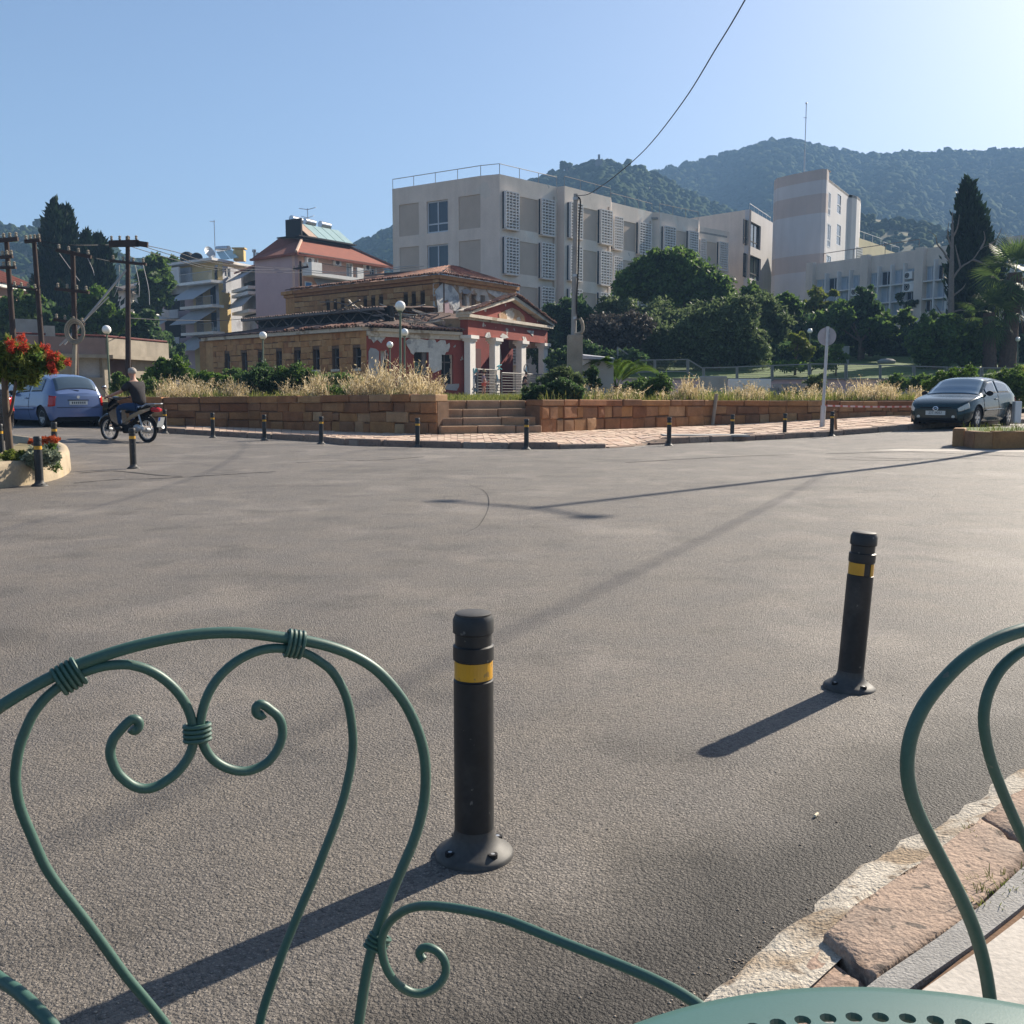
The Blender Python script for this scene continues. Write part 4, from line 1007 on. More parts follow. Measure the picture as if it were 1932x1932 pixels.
apx0, apx1 = FP.p(sm_, zp+.05, .55), FP.p(sm_, zp+.05, -.35)
for sgn, s in ((-1, s0-.55), (1, s1+.55)):
    e0, e1 = FP.p(s, ze+.28, .55), FP.p(s, ze+.28, -.35)
    mb = MB(); tiled(mb, e0, e1, apx1, apx0, pitch=.3); mb.build('portico_roof', M['tileroof'], ruin)
    tile_row(ruin, e0+Vector((0, 0, .06)), apx0+Vector((0, 0, .06)), -Vector((FP.n.x, FP.n.y, 0)), pitch=.24, miss=.04)
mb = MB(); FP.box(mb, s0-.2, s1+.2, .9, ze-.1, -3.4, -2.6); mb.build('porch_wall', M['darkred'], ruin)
sa, sb = cols[1]+.9, cols[2]-.9
mb = MB(); FP.box(mb, sa, sb, .95, 4.1, -2.6, -2.5); mb.build('door', mat('oxblood_door', (.07, .012, .012), .7, .2, 2), ruin)
sa = cols[0]+.5                                            # arched side bay behind the first column
mb = MB(); FP.box(mb, sa-.1, sa+.75, .95, 3.5, -2.3, -1.9); FP.poly(mb, [(sa-.1, 3.5)]+[(sa+.32-.42*math.cos(t), 3.5+.9*math.sin(t)) for t in np.linspace(.0, math.pi, 9)]+[(sa+.75, 3.5)], -2.3, -1.9); mb.build('arch_pier', M['cornice'], ruin)
for z in (1.6, 2.7):
    mb = MB(); FP.box(mb, sa+.1, sa+.5, z, z+.6, -1.9, -1.88); mb.build('arch_shade_panel', M['dark'], ruin)  # flat dark panels paint the shade of openings in the pier
mb = MB(); FP.ppoly(mb, [p2(*q) for q in [(1045, 560), (1090, 520), (1100, 620), (1085, 640), (1050, 630)]], -2.58, -2.54); mb.build('plaster_patch', M['plaster'], ruin)
mb = MB(); FP.box(mb, s0-.4, s1+.4, .8, 1.02, -2.6, .5); mb.build('porch_floor', M['conc'], ruin)
# railings between the columns
for i, (a, b) in enumerate(((cols[0]+.4, cols[1]-.4), (cols[1]+.1, cols[2]+.1), (cols[2]+.4, cols[3]-.4))):
    d = .45 if i == 1 else .3; mb = MB(); zt = 2.62 if i == 0 else 2.45
    mb.tube([FP.p(a, 1.0, d), FP.p(a, zt, d), FP.p(b, zt, d), FP.p(b, 1.0, d)], .045, 6); mb.tube([FP.p((a+b)/2, 1.0, d), FP.p((a+b)/2, zt, d)], .03, 5)
    for k in range(8): mb.tube([FP.p(a, 1.15+k*.17, d), FP.p(b, 1.15+k*.17, d)], .018, 5)
    mb.build('porch_railing', M['railgrey'], ruin)
# sprayed tags on the columns
def scrawl(parent, fc, pts, d, m, r=.05):
    P = [fc.p(*(fc.hit(*q)), d) for q in pts]; P = crspline(P, 4); mb = MB(); mb.tube(P, r, 5); o = mb.build('graffiti', M[m], parent); return o
def q1(x, y): return (1350+x*.18116)/1.5818, (1050+y*.18116)/1.5818
for pts, m__ in (([(300, 270), (305, 340), (325, 350), (330, 290), (345, 280), (350, 330), (375, 340)], 'graf'), ([(300, 440), (315, 400), (335, 395), (325, 460), (335, 520)], 'grafblack'), ([(355, 400), (345, 470), (370, 500)], 'grafblack'), ([(280, 610), (320, 600), (370, 600)], 'grafblack'), ([(300, 570), (310, 660), (285, 660)], 'grafblack'), ([(345, 570), (350, 680)], 'grafblack'), ([(320, 620), (340, 640), (375, 630)], 'grafblue'),
    ([(690, 240), (720, 225), (760, 215)], 'graf'), ([(720, 220), (725, 290)], 'graf'), ([(700, 290), (735, 270), (765, 290)], 'graf'), ([(685, 380), (700, 450), (690, 470)], 'grafblue'), ([(690, 560), (710, 530), (690, 600), (700, 640)], 'grafblack'),
    ([(1175, 330), (1140, 300), (1140, 240), (1170, 205), (1195, 240), (1200, 320)], 'grafblack'), ([(1170, 240), (1165, 300), (1180, 330)], 'grafblue'), ([(1500, 300), (1530, 290), (1550, 330)], 'graf'), ([(1510, 350), (1540, 340), (1520, 400), (1550, 400)], 'graf')):
    scrawl(ruin, FP, [q1(*q) for q in pts], .205, m__, .035)
# right wing
wE = xy(1165, 78); FW_ = Facade(xy(1030, 74.5), xy(1134, 84)); rw_ = FW_.rect(1038, 686, 1056, 703)
m_ = MB(); FW_.wall(m_, 0, FW_.L, .9, 4.25, [rw_], .5); m_.build('red_wall', M['red'], ruin); slot(FW_, rw_, ruin)
mb = MB(); FW_.box(mb, .5, FW_.L, 4.25, 4.45, -.3, .35); FW_.box(mb, .5, FW_.L, 3.95, 4.25, .002, .1); mb.build('eaves_cornice', M['cornice'], ruin)
mb = MB(); tiled(mb, FW_.p(.5, 4.48, .42), FW_.p(FW_.L, 4.48, .42), FW_.p(FW_.L, 5.6, -4), FW_.p(.5, 5.6, -4)); mb.build('lower_roof', M['tile'], ruin)
flush_rest()

# ------------------------------------------------------------------ the long cream building
def prism_part(name, poly, z0, z1, m, parent): mb = MB(); mb.prism([(p.x, p.y) for p in poly], z0, z1); return mb.build(name, M[m], parent)
zr = 18.95
Pp = {k: xy(px, D) for k, px, D in (('a', 745, 92.3), ('b', 908, 86.8), ('c', 943, 86.1), ('d', 1049, 91.4), ('e', 1063, 90.9), ('f', 1149, 96.3), ('g', 1149.5, 98.4), ('h', 1226, 103.9), ('i', 1240, 103.9), ('j', 1312, 108.6), ('k', 1313, 112.5), ('l', 1369, 116.3))}
bld = thing('institution_building', 'long cream three storey building with stepped front and white pierced screens', 'building', (Pp['b'].x, Pp['b'].y, 2))
seq = 'abcdefghijkl'; back = [Pp['l']+Vector((-9, 9)), Pp['a']+Vector((11, 13))]
rp_ = [Pp[k] for k in seq]+back; rc_ = sum(rp_, Vector((0, 0)))/len(rp_); prism_part('roof', [p+(rc_-p).normalized()*.35 for p in rp_], zr-.7, zr-.5, 'concgrey', bld)
FLO = [(17.5, 14.8), (13.85, 11.15), (10.15, 7.45), (6.45, 3.75)]
GL = Facade(Pp['a'], Pp['b'])
wins = []; pan = []
for zt, zb_ in FLO:
    q = GL.rect(805, 400, 845, 440); wins.append((q[0], q[1], zb_-.0, zt-.05)); pan += [(GL.rect(748, 1, 786, 2)[0]+0, GL.rect(748, 1, 786, 2)[1], zb_, zt), (GL.rect(863, 1, 905, 2)[0], GL.rect(863, 1, 905, 2)[1], zb_, zt)]
m_ = MB(); GL.wall(m_, 0, GL.L, 1.0, zr, wins+pan, .4); m_.build('gable_wall', M['cream'], bld)
for h in pan: m_ = MB(); GL.box(m_, *h, -.4, -.07); m_.build('wall_panel', M['beige'], bld)
for h in wins: window(GL, h, bld, 'glass', 'frame', .22, .12, 2, .28)
secs = [('b', 'c'), ('c', 'd'), ('d', 'e'), ('e', 'f'), ('f', 'g'), ('g', 'h'), ('h', 'i'), ('i', 'j'), ('j', 'k'), ('k', 'l')]
screen_px = {('c', 'd'): [(948, 974), (1016, 1041)], ('e', 'f'): [(1069.6, 1093), (1127, 1148.8)], ('g', 'h'): [(1152, 1169), (1199.6, 1222)], ('i', 'j'): [(1247, 1268.6), (1294, 1311.5)], ('k', 'l'): [(1315, 1327), (1352, 1368)]}
panel_px = {('c', 'd'): (975, 1015), ('e', 'f'): (1095, 1126), ('g', 'h'): (1170, 1199), ('i', 'j'): (1269, 1293.5), ('k', 'l'): (1328, 1351)}
for a, b in secs:
    fc = Facade(Pp[a], Pp[b]); pn = []; gap = []
    if (a, b) in panel_px:
        q = panel_px[(a, b)]; x0, x1 = fc.hit(q[0], 500)[0], fc.hit(q[1], 500)[0]
        pn = [(x0, x1, zb_, zt) for zt, zb_ in FLO]
        for (p0, p1) in screen_px[(a, b)]:
            y0, y1 = fc.hit(p0, 500)[0], fc.hit(p1, 500)[0]
            gap += [(y0+.03, min(fc.L-.05, y1+.25) if p0 > q[0] else y1, zb_+.1, zt) for zt, zb_ in FLO]
    m_ = MB(); fc.wall(m_, 0, fc.L, 1.0, zr, pn+gap, .35); m_.build('front_wall', M['creamlit' if (a, b) in panel_px else 'cream'], bld)
    for h in pn: m_ = MB(); fc.box(m_, *h, -.35, -.06); m_.build('wall_panel', M['beige'], bld)
    for h in gap: m_ = MB(); fc.box(m_, h[0], h[1], h[2], h[3], -.42, -.3); m_.build('window', M['glass'], bld)
    if (a, b) in screen_px:
        for fi, (zt, zb_) in enumerate(FLO):
            if fi == 3 and a != 'c': continue
            for (p0, p1) in screen_px[(a, b)]:
                x0, x1 = fc.hit(p0, 500)[0], fc.hit(p1, 500)[0]; z0, z1 = zb_-.12, zt+.12; mb = MB(); nc, nr_ = 4, 12; t = .085; d0, d1 = .18, .4
                for k in range(nc+1):
                    c = x0+(x1-x0)*k/nc; w = .12 if k in (0, nc) else t/2
                    fc.box(mb, c-(0 if k == 0 else w), c+(0 if k == nc else w), z0, z1, d0, d1)
                for k in range(nr_+1):
                    c = z0+(z1-z0)*k/nr_; fc.box(mb, x0+.12, x1-.12, c-t*.55, c+t*.55, d0+.005, d1-.005)
                sc_ = mb.build('pierced_screen', M['screenw'], bld)
                mb = MB(); fc.box(mb, x0, x1, z0-.12, z0-.05, 0.0, .42); mb.build('screen_ledge', M['cream'], sc_)
                mb = MB(); fc.box(mb, x0, x0+.06, z0, z1, .0, .17); mb.build('screen_fin', M['glass'], sc_)
for ch in (('a', 'b', 'c', 'd'), ('e', 'f'), ('g', 'h'), ('i', 'j')):
    P = [Vector((Pp[k].x, Pp[k].y+.5, zr)) for k in ch]
    if ch[0] == 'g': P = P
    railing(P, .92, bld, 'railgrey', r=.03)
for (p0, p1) in (('a', 'b'), ('b', 'c')):
    pass
m_ = MB(); m_.prism([(p.x, p.y) for p in (Pp['l'], Pp['l']+Vector((-9, 9)), Pp['l']+Vector((-9.3, 8.7)), Pp['l']+Vector((-.3, -.3)))], 1, zr); m_.build('end_wall', M['cream'], bld)
for k_ in ('d', 'f', 'h', 'j'):
    q_ = Pp[k_]; mb = MB(); mb.tube([(q_.x-.25, q_.y-.45, 2), (q_.x-.25, q_.y-.45, zr-.9)], .07, 6); mb.build('downpipe', M['beige'], bld)
# middle block and white tower
mA, mB_, mC = xy(1280, 128), xy(1405, 121), xy(1452, 131); zm = zat(395, 121)
mid = thing('annex_block', 'cream block with dark windows between the long cream building and the white tower', 'building', (mB_.x, mB_.y, 3))
fa, fb_ = Facade(mA, mB_), Facade(mB_, mC)
m_ = MB(); q = fa.rect(1330, 430, 1376, 470); fa.wall(m_, 0, fa.L, 2, zm, [(q[0], q[1], zm-8, zm-3)], .4); m_.build('side_wall', M['cream'], mid)
m_ = MB(); fa.box(m_, q[0], q[1], zm-8, zm-3, -.4, -.07); m_.build('wall_panel', M['towerp'], mid)
hs = [fb_.rect(1408, 420, 1436, 467), fb_.rect(1408, 483, 1436, 527)]
m_ = MB(); fb_.wall(m_, 0, fb_.L, 2, zm, hs, .5); m_.build('front_wall', M['towerw'], mid)  # cooler tower render paints in the shade of this front
for h in hs: window(fb_, h, mid, 'glass', 'black', .3, .1, 3, .25)
prism_part('roof', [mA-fa.n*.35, mB_-fa.n*.35-fb_.n*.35, mC-fb_.n*.35, mC+Vector((-7, 14)), mA+Vector((5, 12))], zm-.4, zm-.05, 'concgrey', mid)
railing([Vector((mB_.x+.2, mB_.y+.8, zm)), Vector((mC.x-.4, mC.y+.4, zm))], .8, mid, 'steel')
zt = zat(321, 112)
tw = thing('stair_tower', 'tall white rounded stair tower with tinted bands behind the trees', 'tower', (xy(1500, 113).x, 113, 3))
T = [xy(1452, 122), xy(1449, 119), xy(1449.5, 117.3), xy(1455, 116), xy(1480, 114.3), xy(1510, 112.6), xy(1538, 111.4), xy(1546, 111.4), xy(1549.5, 112.0), xy(1550, 112.8)]
T2 = [xy(1588, 121.5), xy(1594, 121.5), xy(1603, 122.4), xy(1609, 124), xy(1610.5, 126), xy(1605, 130)]
bands = [(2, 8.2, 'towerw'), (8.2, 9.8, 'towerp'), (9.8, 14.2, 'towerw'), (14.2, 16.0, 'towerp'), (16.0, 20.2, 'towerw'), (20.2, 22.2, 'towerp'), (22.2, zt-1.1, 'towerw'), (zt-1.1, zt, 'towerp')]
zt2 = zt-.0
for z0, z1, m__ in bands:
    mb = MB()
    for P in (T,):
        for i in range(len(P)-1):
            a, b = P[i], P[i+1]; mb.add([(a.x, a.y, z0), (b.x, b.y, z0), (b.x, b.y, z1), (a.x, a.y, z1)], [(0, 1, 2, 3)])
    if z1 == zt: ti = [p+Vector((.35, .5)) for p in T]; mb.add([(p.x, p.y, z1) for p in T]+[(p.x, p.y, z1) for p in reversed(ti)], [tuple(range(2*len(T)))])
    mb.build('curved_wall', M[m__], tw, smooth=False)
FT = Facade(T[-1], T2[0]); zt3 = zat(338, 112.8)
hs = [FT.rect(1551, 358, 1568, 404), FT.rect(1551, 419, 1568, 465), FT.rect(1551, 479, 1568, 505)]; hs2 = [FT.rect(1580, 366, 1587.5, 405), FT.rect(1579, 423, 1587, 464)]
hs = [(max(.05, h[0]), h[1], h[2], h[3]) for h in hs]
m_ = MB(); FT.wall(m_, 0, FT.L, 2, zt3, hs+hs2, .5); m_.build('front_wall', M['towerw'], tw)
for h in hs: window(FT, h, tw, 'curtain', 'frame', .06, .12, 2, .3)
for h in hs2: window(FT, h, tw, 'glass', 'frame', .08, .1, 1, .45)
mb = MB()
for i in range(len(T2)-1):
    a, b = T2[i], T2[i+1]; mb.add([(a.x, a.y, 2), (b.x, b.y, 2), (b.x, b.y, zt3), (a.x, a.y, zt3)], [(0, 1, 2, 3)])
mb.build('rounded_end', M['towerw'], tw)
mb = MB(); mb.prism([(p.x, p.y) for p in [T[-1]]+T2+[T[0]+Vector((4, 5))]], zt3-.3, zt3-.02); mb.build('roof', M['concgrey'], tw)
mb = MB(); b = xy(1504, 118); mb.tube([(b.x, b.y, zt-.2), (b.x, b.y, zt+3.5)], .09, 6); mb.tube([(b.x, b.y, zt+3.5), (b.x, b.y, zat(195, 118))], .045, 6); mb.ball((b.x, b.y, zat(195, 118)), .12, 6)
zq = zat(222, 118); mb.tube([(b.x-.3, b.y, zq), (b.x+.1, b.y, zq)], .03, 5); tag(mb.build('antenna_mast', M['steel']), 'thin tall antenna mast standing on top of the white tower', 'antenna')
# cream back wing behind the low office wing
bA, bB = xy(1606, 124), xy(1722, 143); zk = zat(447.7, 124)
bw = thing('back_wing', 'pale yellow wing with a pierced screen to the right of the white tower', 'building', (bA.x, bA.y, 3)); fk = Facade(bA, bB)
st_ = [0, fk.L*.42, fk.L*.72, fk.L]; ztops = [zk, zk-.3, zk-.9]
for i in range(3): m_ = MB(); fk.box(m_, st_[i], st_[i+1], 2, ztops[i], -.5-.0*i, .0); m_.build('front_wall', M['yellowr'], bw)
q = fk.rect(1612, 468, 1622, 490); mb = MB()
for k in range(5): c = q[0]+(q[1]-q[0])*k/4; fk.box(mb, c-.07, c+.07, q[2]-1, q[3], .15, .35)
for k in range(9): c = q[2]-1+(q[3]-q[2]+1)*k/8; fk.box(mb, q[0], q[1], c-.06, c+.06, .16, .34)
mb.build('pierced_screen', M['screenw'], bw)
for i in range(3): railing([fk.p(st_[i]+.4, ztops[i], -.4), fk.p(st_[i+1]-.5, ztops[i], -.4)], 1.0, bw, step=3)
mb = MB(); q = [fk.p(0, zk-.5, -.5), fk.p(fk.L, zk-1.4, -.5), fk.p(fk.L, zk-1.4, -10), fk.p(0, zk-.5, -10)]; mb.add(q, [(0, 1, 2, 3)]); mb.build('roof', M['concgrey'], bw)
# low office wing on the right
oA, oB = xy(1527, 107), xy(1990, 84.5)
ofw = thing('office_wing', 'low beige office wing with rows of finned windows behind the park trees', 'building', (oA.x, oA.y, 3)); fo = Facade(oA, oB)
zo = zat(496, 106)
bays = [(1540, 1630, [1562.8, 1586, 1608.7]), (1642, 1731, [1662, 1686.5, 1710.7]), (1747, 1842, [1768, 1792, 1817]), (1858, 1965, [1885, 1912, 1938])]
S = lambda px: fo.hit(px, 520)[0]
zh, zr1, zr2, zsill = zo-1.62, zo-3.0, zo-4.6, zo-5.75
hol = [(S(a), S(b), zsill, zh) for a, b, _ in bays]
m_ = MB(); fo.wall(m_, 0, fo.L, zsill-1.3, zo, hol, .35); m_.build('front_wall', M['cream'], ofw)
mb = MB(); mb.prism([(p.x, p.y) for p in (oA-fo.n*.3, oB-fo.n*.3, oB+Vector((9, 8)), oA+Vector((9, 8)))], zo-.6, zo-.4); mb.build('roof', M['concgrey'], ofw)
for px in (1533, 1636, 1739, 1850): m_ = MB(); fo.box(m_, S(px)-.45, S(px)+.45, 2, zo+.12, 0, .5); m_.build('pilaster', M['cream'], ofw)
for (a, b, fins) in bays:
    ed = [a]+fins+[b]
    for i in range(len(ed)-1):
        for (z0, z1) in ((zr1+.06, zh), (zr2+.06, zr1-.06), (zsill, zr2-.06)):
            window(fo, (S(ed[i])+.08, S(ed[i+1])-.08, z0, z1), ofw, 'curtain' if (i+int(z0)) % 4 else 'glass', 'frame', .12, .07, 2)
    for f in fins: m_ = MB(); fo.box(m_, S(f)-.08, S(f)+.08, zsill-.2, zh+.5, -.2, .45); m_.build('fin', M['screenw'], ofw)
    for z in (zr1, zr2): m_ = MB(); fo.box(m_, S(a), S(b), z-.06, z+.06, -.2, .4); m_.build('ledge', M['screenw'], ofw)
m_ = MB(); fo.box(m_, 0, fo.L, 2, zsill-1.3, -2.5, -2.2); m_.build('undercroft_shade', M['dark'], ofw)  # dark sheet painted as the shade beneath the overhang
m_ = MB(); fo.box(m_, S(1670), S(1705), 2, zsill-2.2, -.6, -.3); m_.build('basement_wall', M['whitew'], ofw)
P = [fo.p(S(1546), zo, -.5), fo.p(S(1725), zo, -.5)]; railing(P, 1.0, ofw, 'timber', 3.4)
def aircon(fc, px, py, wpx, parent=None, label=None, d=.05):
    s, z = fc.hit(px, py); t_ = thing('air_conditioner', label, 'air conditioner', tuple(fc.p(s, z, d)), group='air conditioner units on the buildings'); w = wpx/2
    mb = MB(); fc.box(mb, s-w, s+w, z-w*.75, z+w*.75, d, d+.42); mb.build('casing', M['white'], t_, bev=.02)
    mb = MB(); c = fc.p(s-w*.25, z, d+.425); ax = Vector((fc.n.x, fc.n.y, 0)); ux = Vector((fc.u.x, fc.u.y, 0))
    for r0, r1 in ((0, .2), (.24, .4), (.44, .56)):
        ring = []
        for k in range(14):
            a = 2*math.pi*k/14; dv = ux*math.cos(a)+Vector((0, 0, 1))*math.sin(a); ring.append((c+dv*r0*w, c+dv*r1*w))
        o = len(mb.v)
        for p, q in ring: mb.v += [tuple(p), tuple(q)]
        for k in range(14): j = (k+1) % 14; mb.f.append((o+2*k, o+2*k+1, o+2*j+1, o+2*j))
    mb.build('fan_grille', M['black'], t_); return t_
aircon(fo, 1718, 520, .9, label='upper small air conditioner on the window ledge of the office wing', d=-.05); aircon(fo, 1718, 541.5, 1.25, label='larger air conditioner on the lower window ledge of the office wing', d=-.05)
aircon(fo, 1617, 551, 1.0, label='air conditioner half hidden by a tree on the office wing', d=-.05)

# ------------------------------------------------------------------ pink house with the red hip roof
kA, kB, kC = xy(487.5, 112.5), xy(562, 108), xy(728, 119.5)
pk_ = thing('pink_house', 'pink house with red hipped tile roof and solar panels behind the ruin', 'building', (kB.x, kB.y, 2))
ka, kb = Facade(kA, kB), Facade(kB, kC); zk = zat(476.5, 108)
m_ = MB(); ka.wall(m_, 0, ka.L, 1, zk, (), .4); m_.build('gable_wall', M['pinkw'], pk_)
def z6(x, y): return 493+x*.1309, 404.6+y*.1309
hs = [kb.rect(*z6(710, 640), *z6(795, 870)), kb.rect(*z6(1225, 705), *z6(1320, 900)), kb.rect(*z6(1565, 775), *z6(1640, 870))]
m_ = MB(); kb.wall(m_, 0, kb.L, 1, zk, hs, .4); m_.build('front_wall', M['peachw'], pk_)
window(kb, hs[0], pk_, 'glass', 'frame', .2, .08, 2, name='door'); window(kb, hs[1], pk_, 'curtain', 'white', .1, .08, 2, name='door'); window(kb, hs[2], pk_, 'glass', 'frame', .2, .08, 2)
for h in hs[:1]+hs[2:]: m_ = MB(); kb.box(m_, h[1], h[1]+.25, h[2], h[3]+.1, 0, .04); m_.build('shutter', M['white'], pk_)
# hip roof
e = .5; zt_ = zat(451, 112)
c0, c1, c2 = ka.p(-.2, zk-.1, .35), Vector((kB.x, kB.y, zk-.1))+Vector((ka.n.x, ka.n.y, 0))*.4+Vector((kb.n.x, kb.n.y, 0))*.7, kb.p(kb.L+.6, zk-.1, .9)
dpt = 11.0; c3 = kb.p(kb.L+.6, zk-.1, -dpt); c4 = ka.p(-.2, zk-.1, 0)+Vector((-kb.n.x, -kb.n.y, 0))*2
rt0, rt1 = planehit(570, 455, kb.A-kb.n*5, kb.B-kb.n*5), planehit(655, 468, kb.A-kb.n*5, kb.B-kb.n*5); rt0.z = rt1.z = zk+2.5; rtl = planehit(526, 462, ka.A-ka.n*3.5, ka.B-ka.n*3.5)
mb = MB(); mb.add([c1, c2, rt1, rt0], [(0, 1, 2, 3)]); mb.build('roof', M['roofred'], pk_)
mb = MB(); mb.add([c0, c1, rt0, (rtl.x, rtl.y, rt0.z)], [(0, 1, 2, 3)]); mb.build('roof', M['roofdark'] if False else M['roofred'], pk_)
mb = MB(); mb.add([c2, c3, rt1], [(0, 1, 2)]); mb.build('roof', M['roofred'], pk_)
mb = MB(); mb.tube([c1+Vector((0, 0, .1)), rt0+Vector((0, 0, .1))], .16, 6); mb.build('hip_tiles', M['paver'], pk_)
mb = MB(); mb.tube([c2+Vector((0, 0, .1)), rt1+Vector((0, 0, .1))], .14, 6); mb.build('hip_tiles', M['tile'], pk_)
mb = MB()
for a, b in ((c0, c1), (c1, c2)): mb.beam(a-Vector((0, 0, .1)), b-Vector((0, 0, .1)), .3, .22)
mb.build('fascia', M['roofred'], pk_)
m_ = MB(); kb.box(m_, 0, kb.L, zk-.12, zk-.02, -.1, .85); m_.build('soffit', M['timber'], pk_)
# solar platform
fsol = Facade(Vector((rt0.x, rt0.y))+kb.n*.9, Vector((rt1.x, rt1.y))+kb.n*.9)
zs = rt0.z+.05
sol = thing('solar_heater', 'row of tilted solar panels with steel tanks on the pink house roof', 'solar heater', (rt0.x, rt0.y, zs))
m_ = MB(); fsol.box(m_, -1.6, fsol.L+.3, zs, zs+.12, -3.2, .3); m_.build('platform', M['black'], sol)
m_ = MB(); fsol.box(m_, -1.0, -.8, zs+.12, zs+2.0, -2.4, .0); fsol.box(m_, -.8, fsol.L*.35, zs+.12, zs+1.9, -2.5, -2.3); m_.build('side_panel', M['black'], sol)
for k in range(5):
    a, b = fsol.L*k/5+.06, fsol.L*(k+1)/5-.06; m_ = MB()
    m_.slab([fsol.p(a, zs+.2, .1), fsol.p(b, zs+.2, .1), fsol.p(b-.7, zs+1.75-.0*k, -1.5), fsol.p(a-.7, zs+1.75, -1.5)], .08)
    m_.build('panel', M['solar' if k else 'paver'], sol)
for sx in (.0, .28, .62):
    m_ = MB(); s = fsol.L*sx-.6; P = [fsol.p(s, zs+2.15, -1.9), fsol.p(s+1.5, zs+2.1, -1.9)]; m_.tube(P, .38, 12); m_.build('tank', M['tank'], sol, smooth=True)
mb = MB(); b = planehit(581, 430, fsol.A-fsol.n*2.4, fsol.B-fsol.n*2.4); zt4 = zat(393, b.y); mb.tube([(b.x, b.y, zs), (b.x, b.y, zt4)], .05, 6)
for z, w in ((zt4-.1, 1.0), (zt4-1.0, .75)): mb.tube([(b.x-w, b.y+w*.3, z+.15), (b.x, b.y, z-.05), (b.x+w, b.y-w*.3, z+.15)], .035, 5)
tag(mb.build('television_aerial', M['steel']), 'spread television aerial rising above the solar tanks of the pink house', 'aerial')
# balcony
zbal = kb.hit(*z6(900, 880))[1]; sb0, sb1 = kb.hit(*z6(640, 900))[0]-.6, kb.hit(*z6(1330, 960))[0]
m_ = MB(); kb.box(m_, sb0, sb1, zbal-.35, zbal, 0, 1.5); m_.build('balcony_slab', M['white'], pk_)
m_ = MB(); kb.box(m_, sb0, sb0+1.5, zbal, zbal+1.0, 1.35, 1.5); kb.box(m_, sb0, sb0+.12, zbal, zbal+1.0, 0, 1.352); m_.build('balcony_parapet', M['white'], pk_)
for x0_, x1_ in ((sb0+6, sb0+6.2), (sb1-1, sb1)): m_ = MB(); kb.box(m_, x0_, x1_, zbal, zbal+1.1, 1.3, 1.5); m_.build('balcony_pier', M['white'], pk_)
mb = MB(); mb.tube([kb.p(sb0+1.5, zbal+1.0, 1.45), kb.p(sb1-1, zbal+1.0, 1.45)], .04, 5)
for k in range(40): s = sb0+1.5+(sb1-2.5-sb0)*k/39; mb.tube([kb.p(s, zbal, 1.45), kb.p(s, zbal+1, 1.45)], .015, 4)
mb.build('balcony_railing', M['black'], pk_)
m_ = MB(); m_.slab([kb.p(sb0+1.6, zbal-2.6, 1.9), kb.p(sb1, zbal-2.6, 1.9), kb.p(sb1, zbal-.4, .1), kb.p(sb0+1.6, zbal-.4, .1)], .05); m_.build('awning', M['awning'], pk_)
aircon(kb, *z6(668, 680), 1.05, label='air conditioner beside the balcony door at the pink house corner'); aircon(kb, *z6(1068, 698), .95, label='middle air conditioner high on the pink house wall'); aircon(kb, *z6(1500, 768), .9, label='air conditioner nearest the eaves end of the pink house')
sg = kb.rect(*z6(600, 985), *z6(690, 1050)); mb = MB(); kb.box(mb, sg[0]-.05, sg[1]+.1, sg[2]-.1, sg[3]+.1, .3, .36); s_o = mb.build('blue_sign', M['white']); tag(s_o, 'small blue framed sign on the corner of the pink house', 'sign')
mb = MB(); kb.box(mb, sg[0]+.05, sg[1]-.05, sg[2], sg[3], .36, .37); mb.build('sign_face', mat('blue_sign_face', (.06, .2, .45), .5, .05), s_o)

# ------------------------------------------------------------------ yellow and grey apartment block
def z9(x, y): return (460+x*.19665)/1.5818, (700+y*.19665)/1.5818
qA, qB, qC = xy(305, 127), xy(419, 119), xy(500, 128)
ap = thing('apartment_block', 'grey and ochre apartment block with balconies and pale drop awnings', 'building', (qB.x, qB.y, 2)); ga, gb = Facade(qA, qB), Facade(qB, qC)
zq = ga.hit(416, 492)[1]
wl_ = [ga.rect(*z9(490, 890), *z9(522, 960)), ga.rect(*z9(500, 1255), *z9(540, 1325))]
m_ = MB(); ga.wall(m_, 0, ga.hit(345, 560)[0], 1, zq-3.2, [], .4); ga.wall(m_, ga.hit(345, 560)[0], ga.hit(364, 560)[0], 1, zq-3.2, wl_, .4); m_.build('side_wall', M['pinkw'], ap)
for h in wl_: slot(ga, h, ap, 'dark', depth=.2)
s_o = ga.hit(364, 560)[0]
m_ = MB(); ga.wall(m_, s_o, ga.L, 1, zq-3.2, [], .4); m_.build('balcony_wall', M['ochrew'], ap)
m_ = MB(); ga.wall(m_, 1.5, ga.L, zq-3.2, zq, [], .6); m_.build('penthouse_wall', M['ochrew'], ap)
m_ = MB(); ga.box(m_, 1.5, ga.hit(363, 520)[0], zq-3.2, zq-.3, .0, .25); m_.build('penthouse_wall', M['greyw'], ap)
hs = [gb.rect(*z9(935, 490), *z9(1003, 692)), gb.rect(*z9(1068, 510), *z9(1155, 650))]
m_ = MB(); gb.wall(m_, 0, gb.L, 1, zq-.4, hs, .4); m_.build('blank_wall', M['greyw'], ap); slot(gb, hs[0], ap, 'glass', 'door', .15); window(gb, hs[1], ap, 'glass', 'white', .15, .08, 2)
m_ = MB(); gb.box(m_, 0, 2.3, 1, zq-3.4, .002, .05); m_.build('corner_strip', M['ochrew'], ap)
m_ = MB(); m_.prism([(p.x, p.y) for p in (qA-ga.u*.6+ga.n*1.4, qB+ga.n*1.4+gb.n*.6, qC+gb.n*.6, qC+Vector((-8, 8)), qA+Vector((3, 9)))], zq, zq+.28); m_.build('roof_slab', M['whitew'], ap)
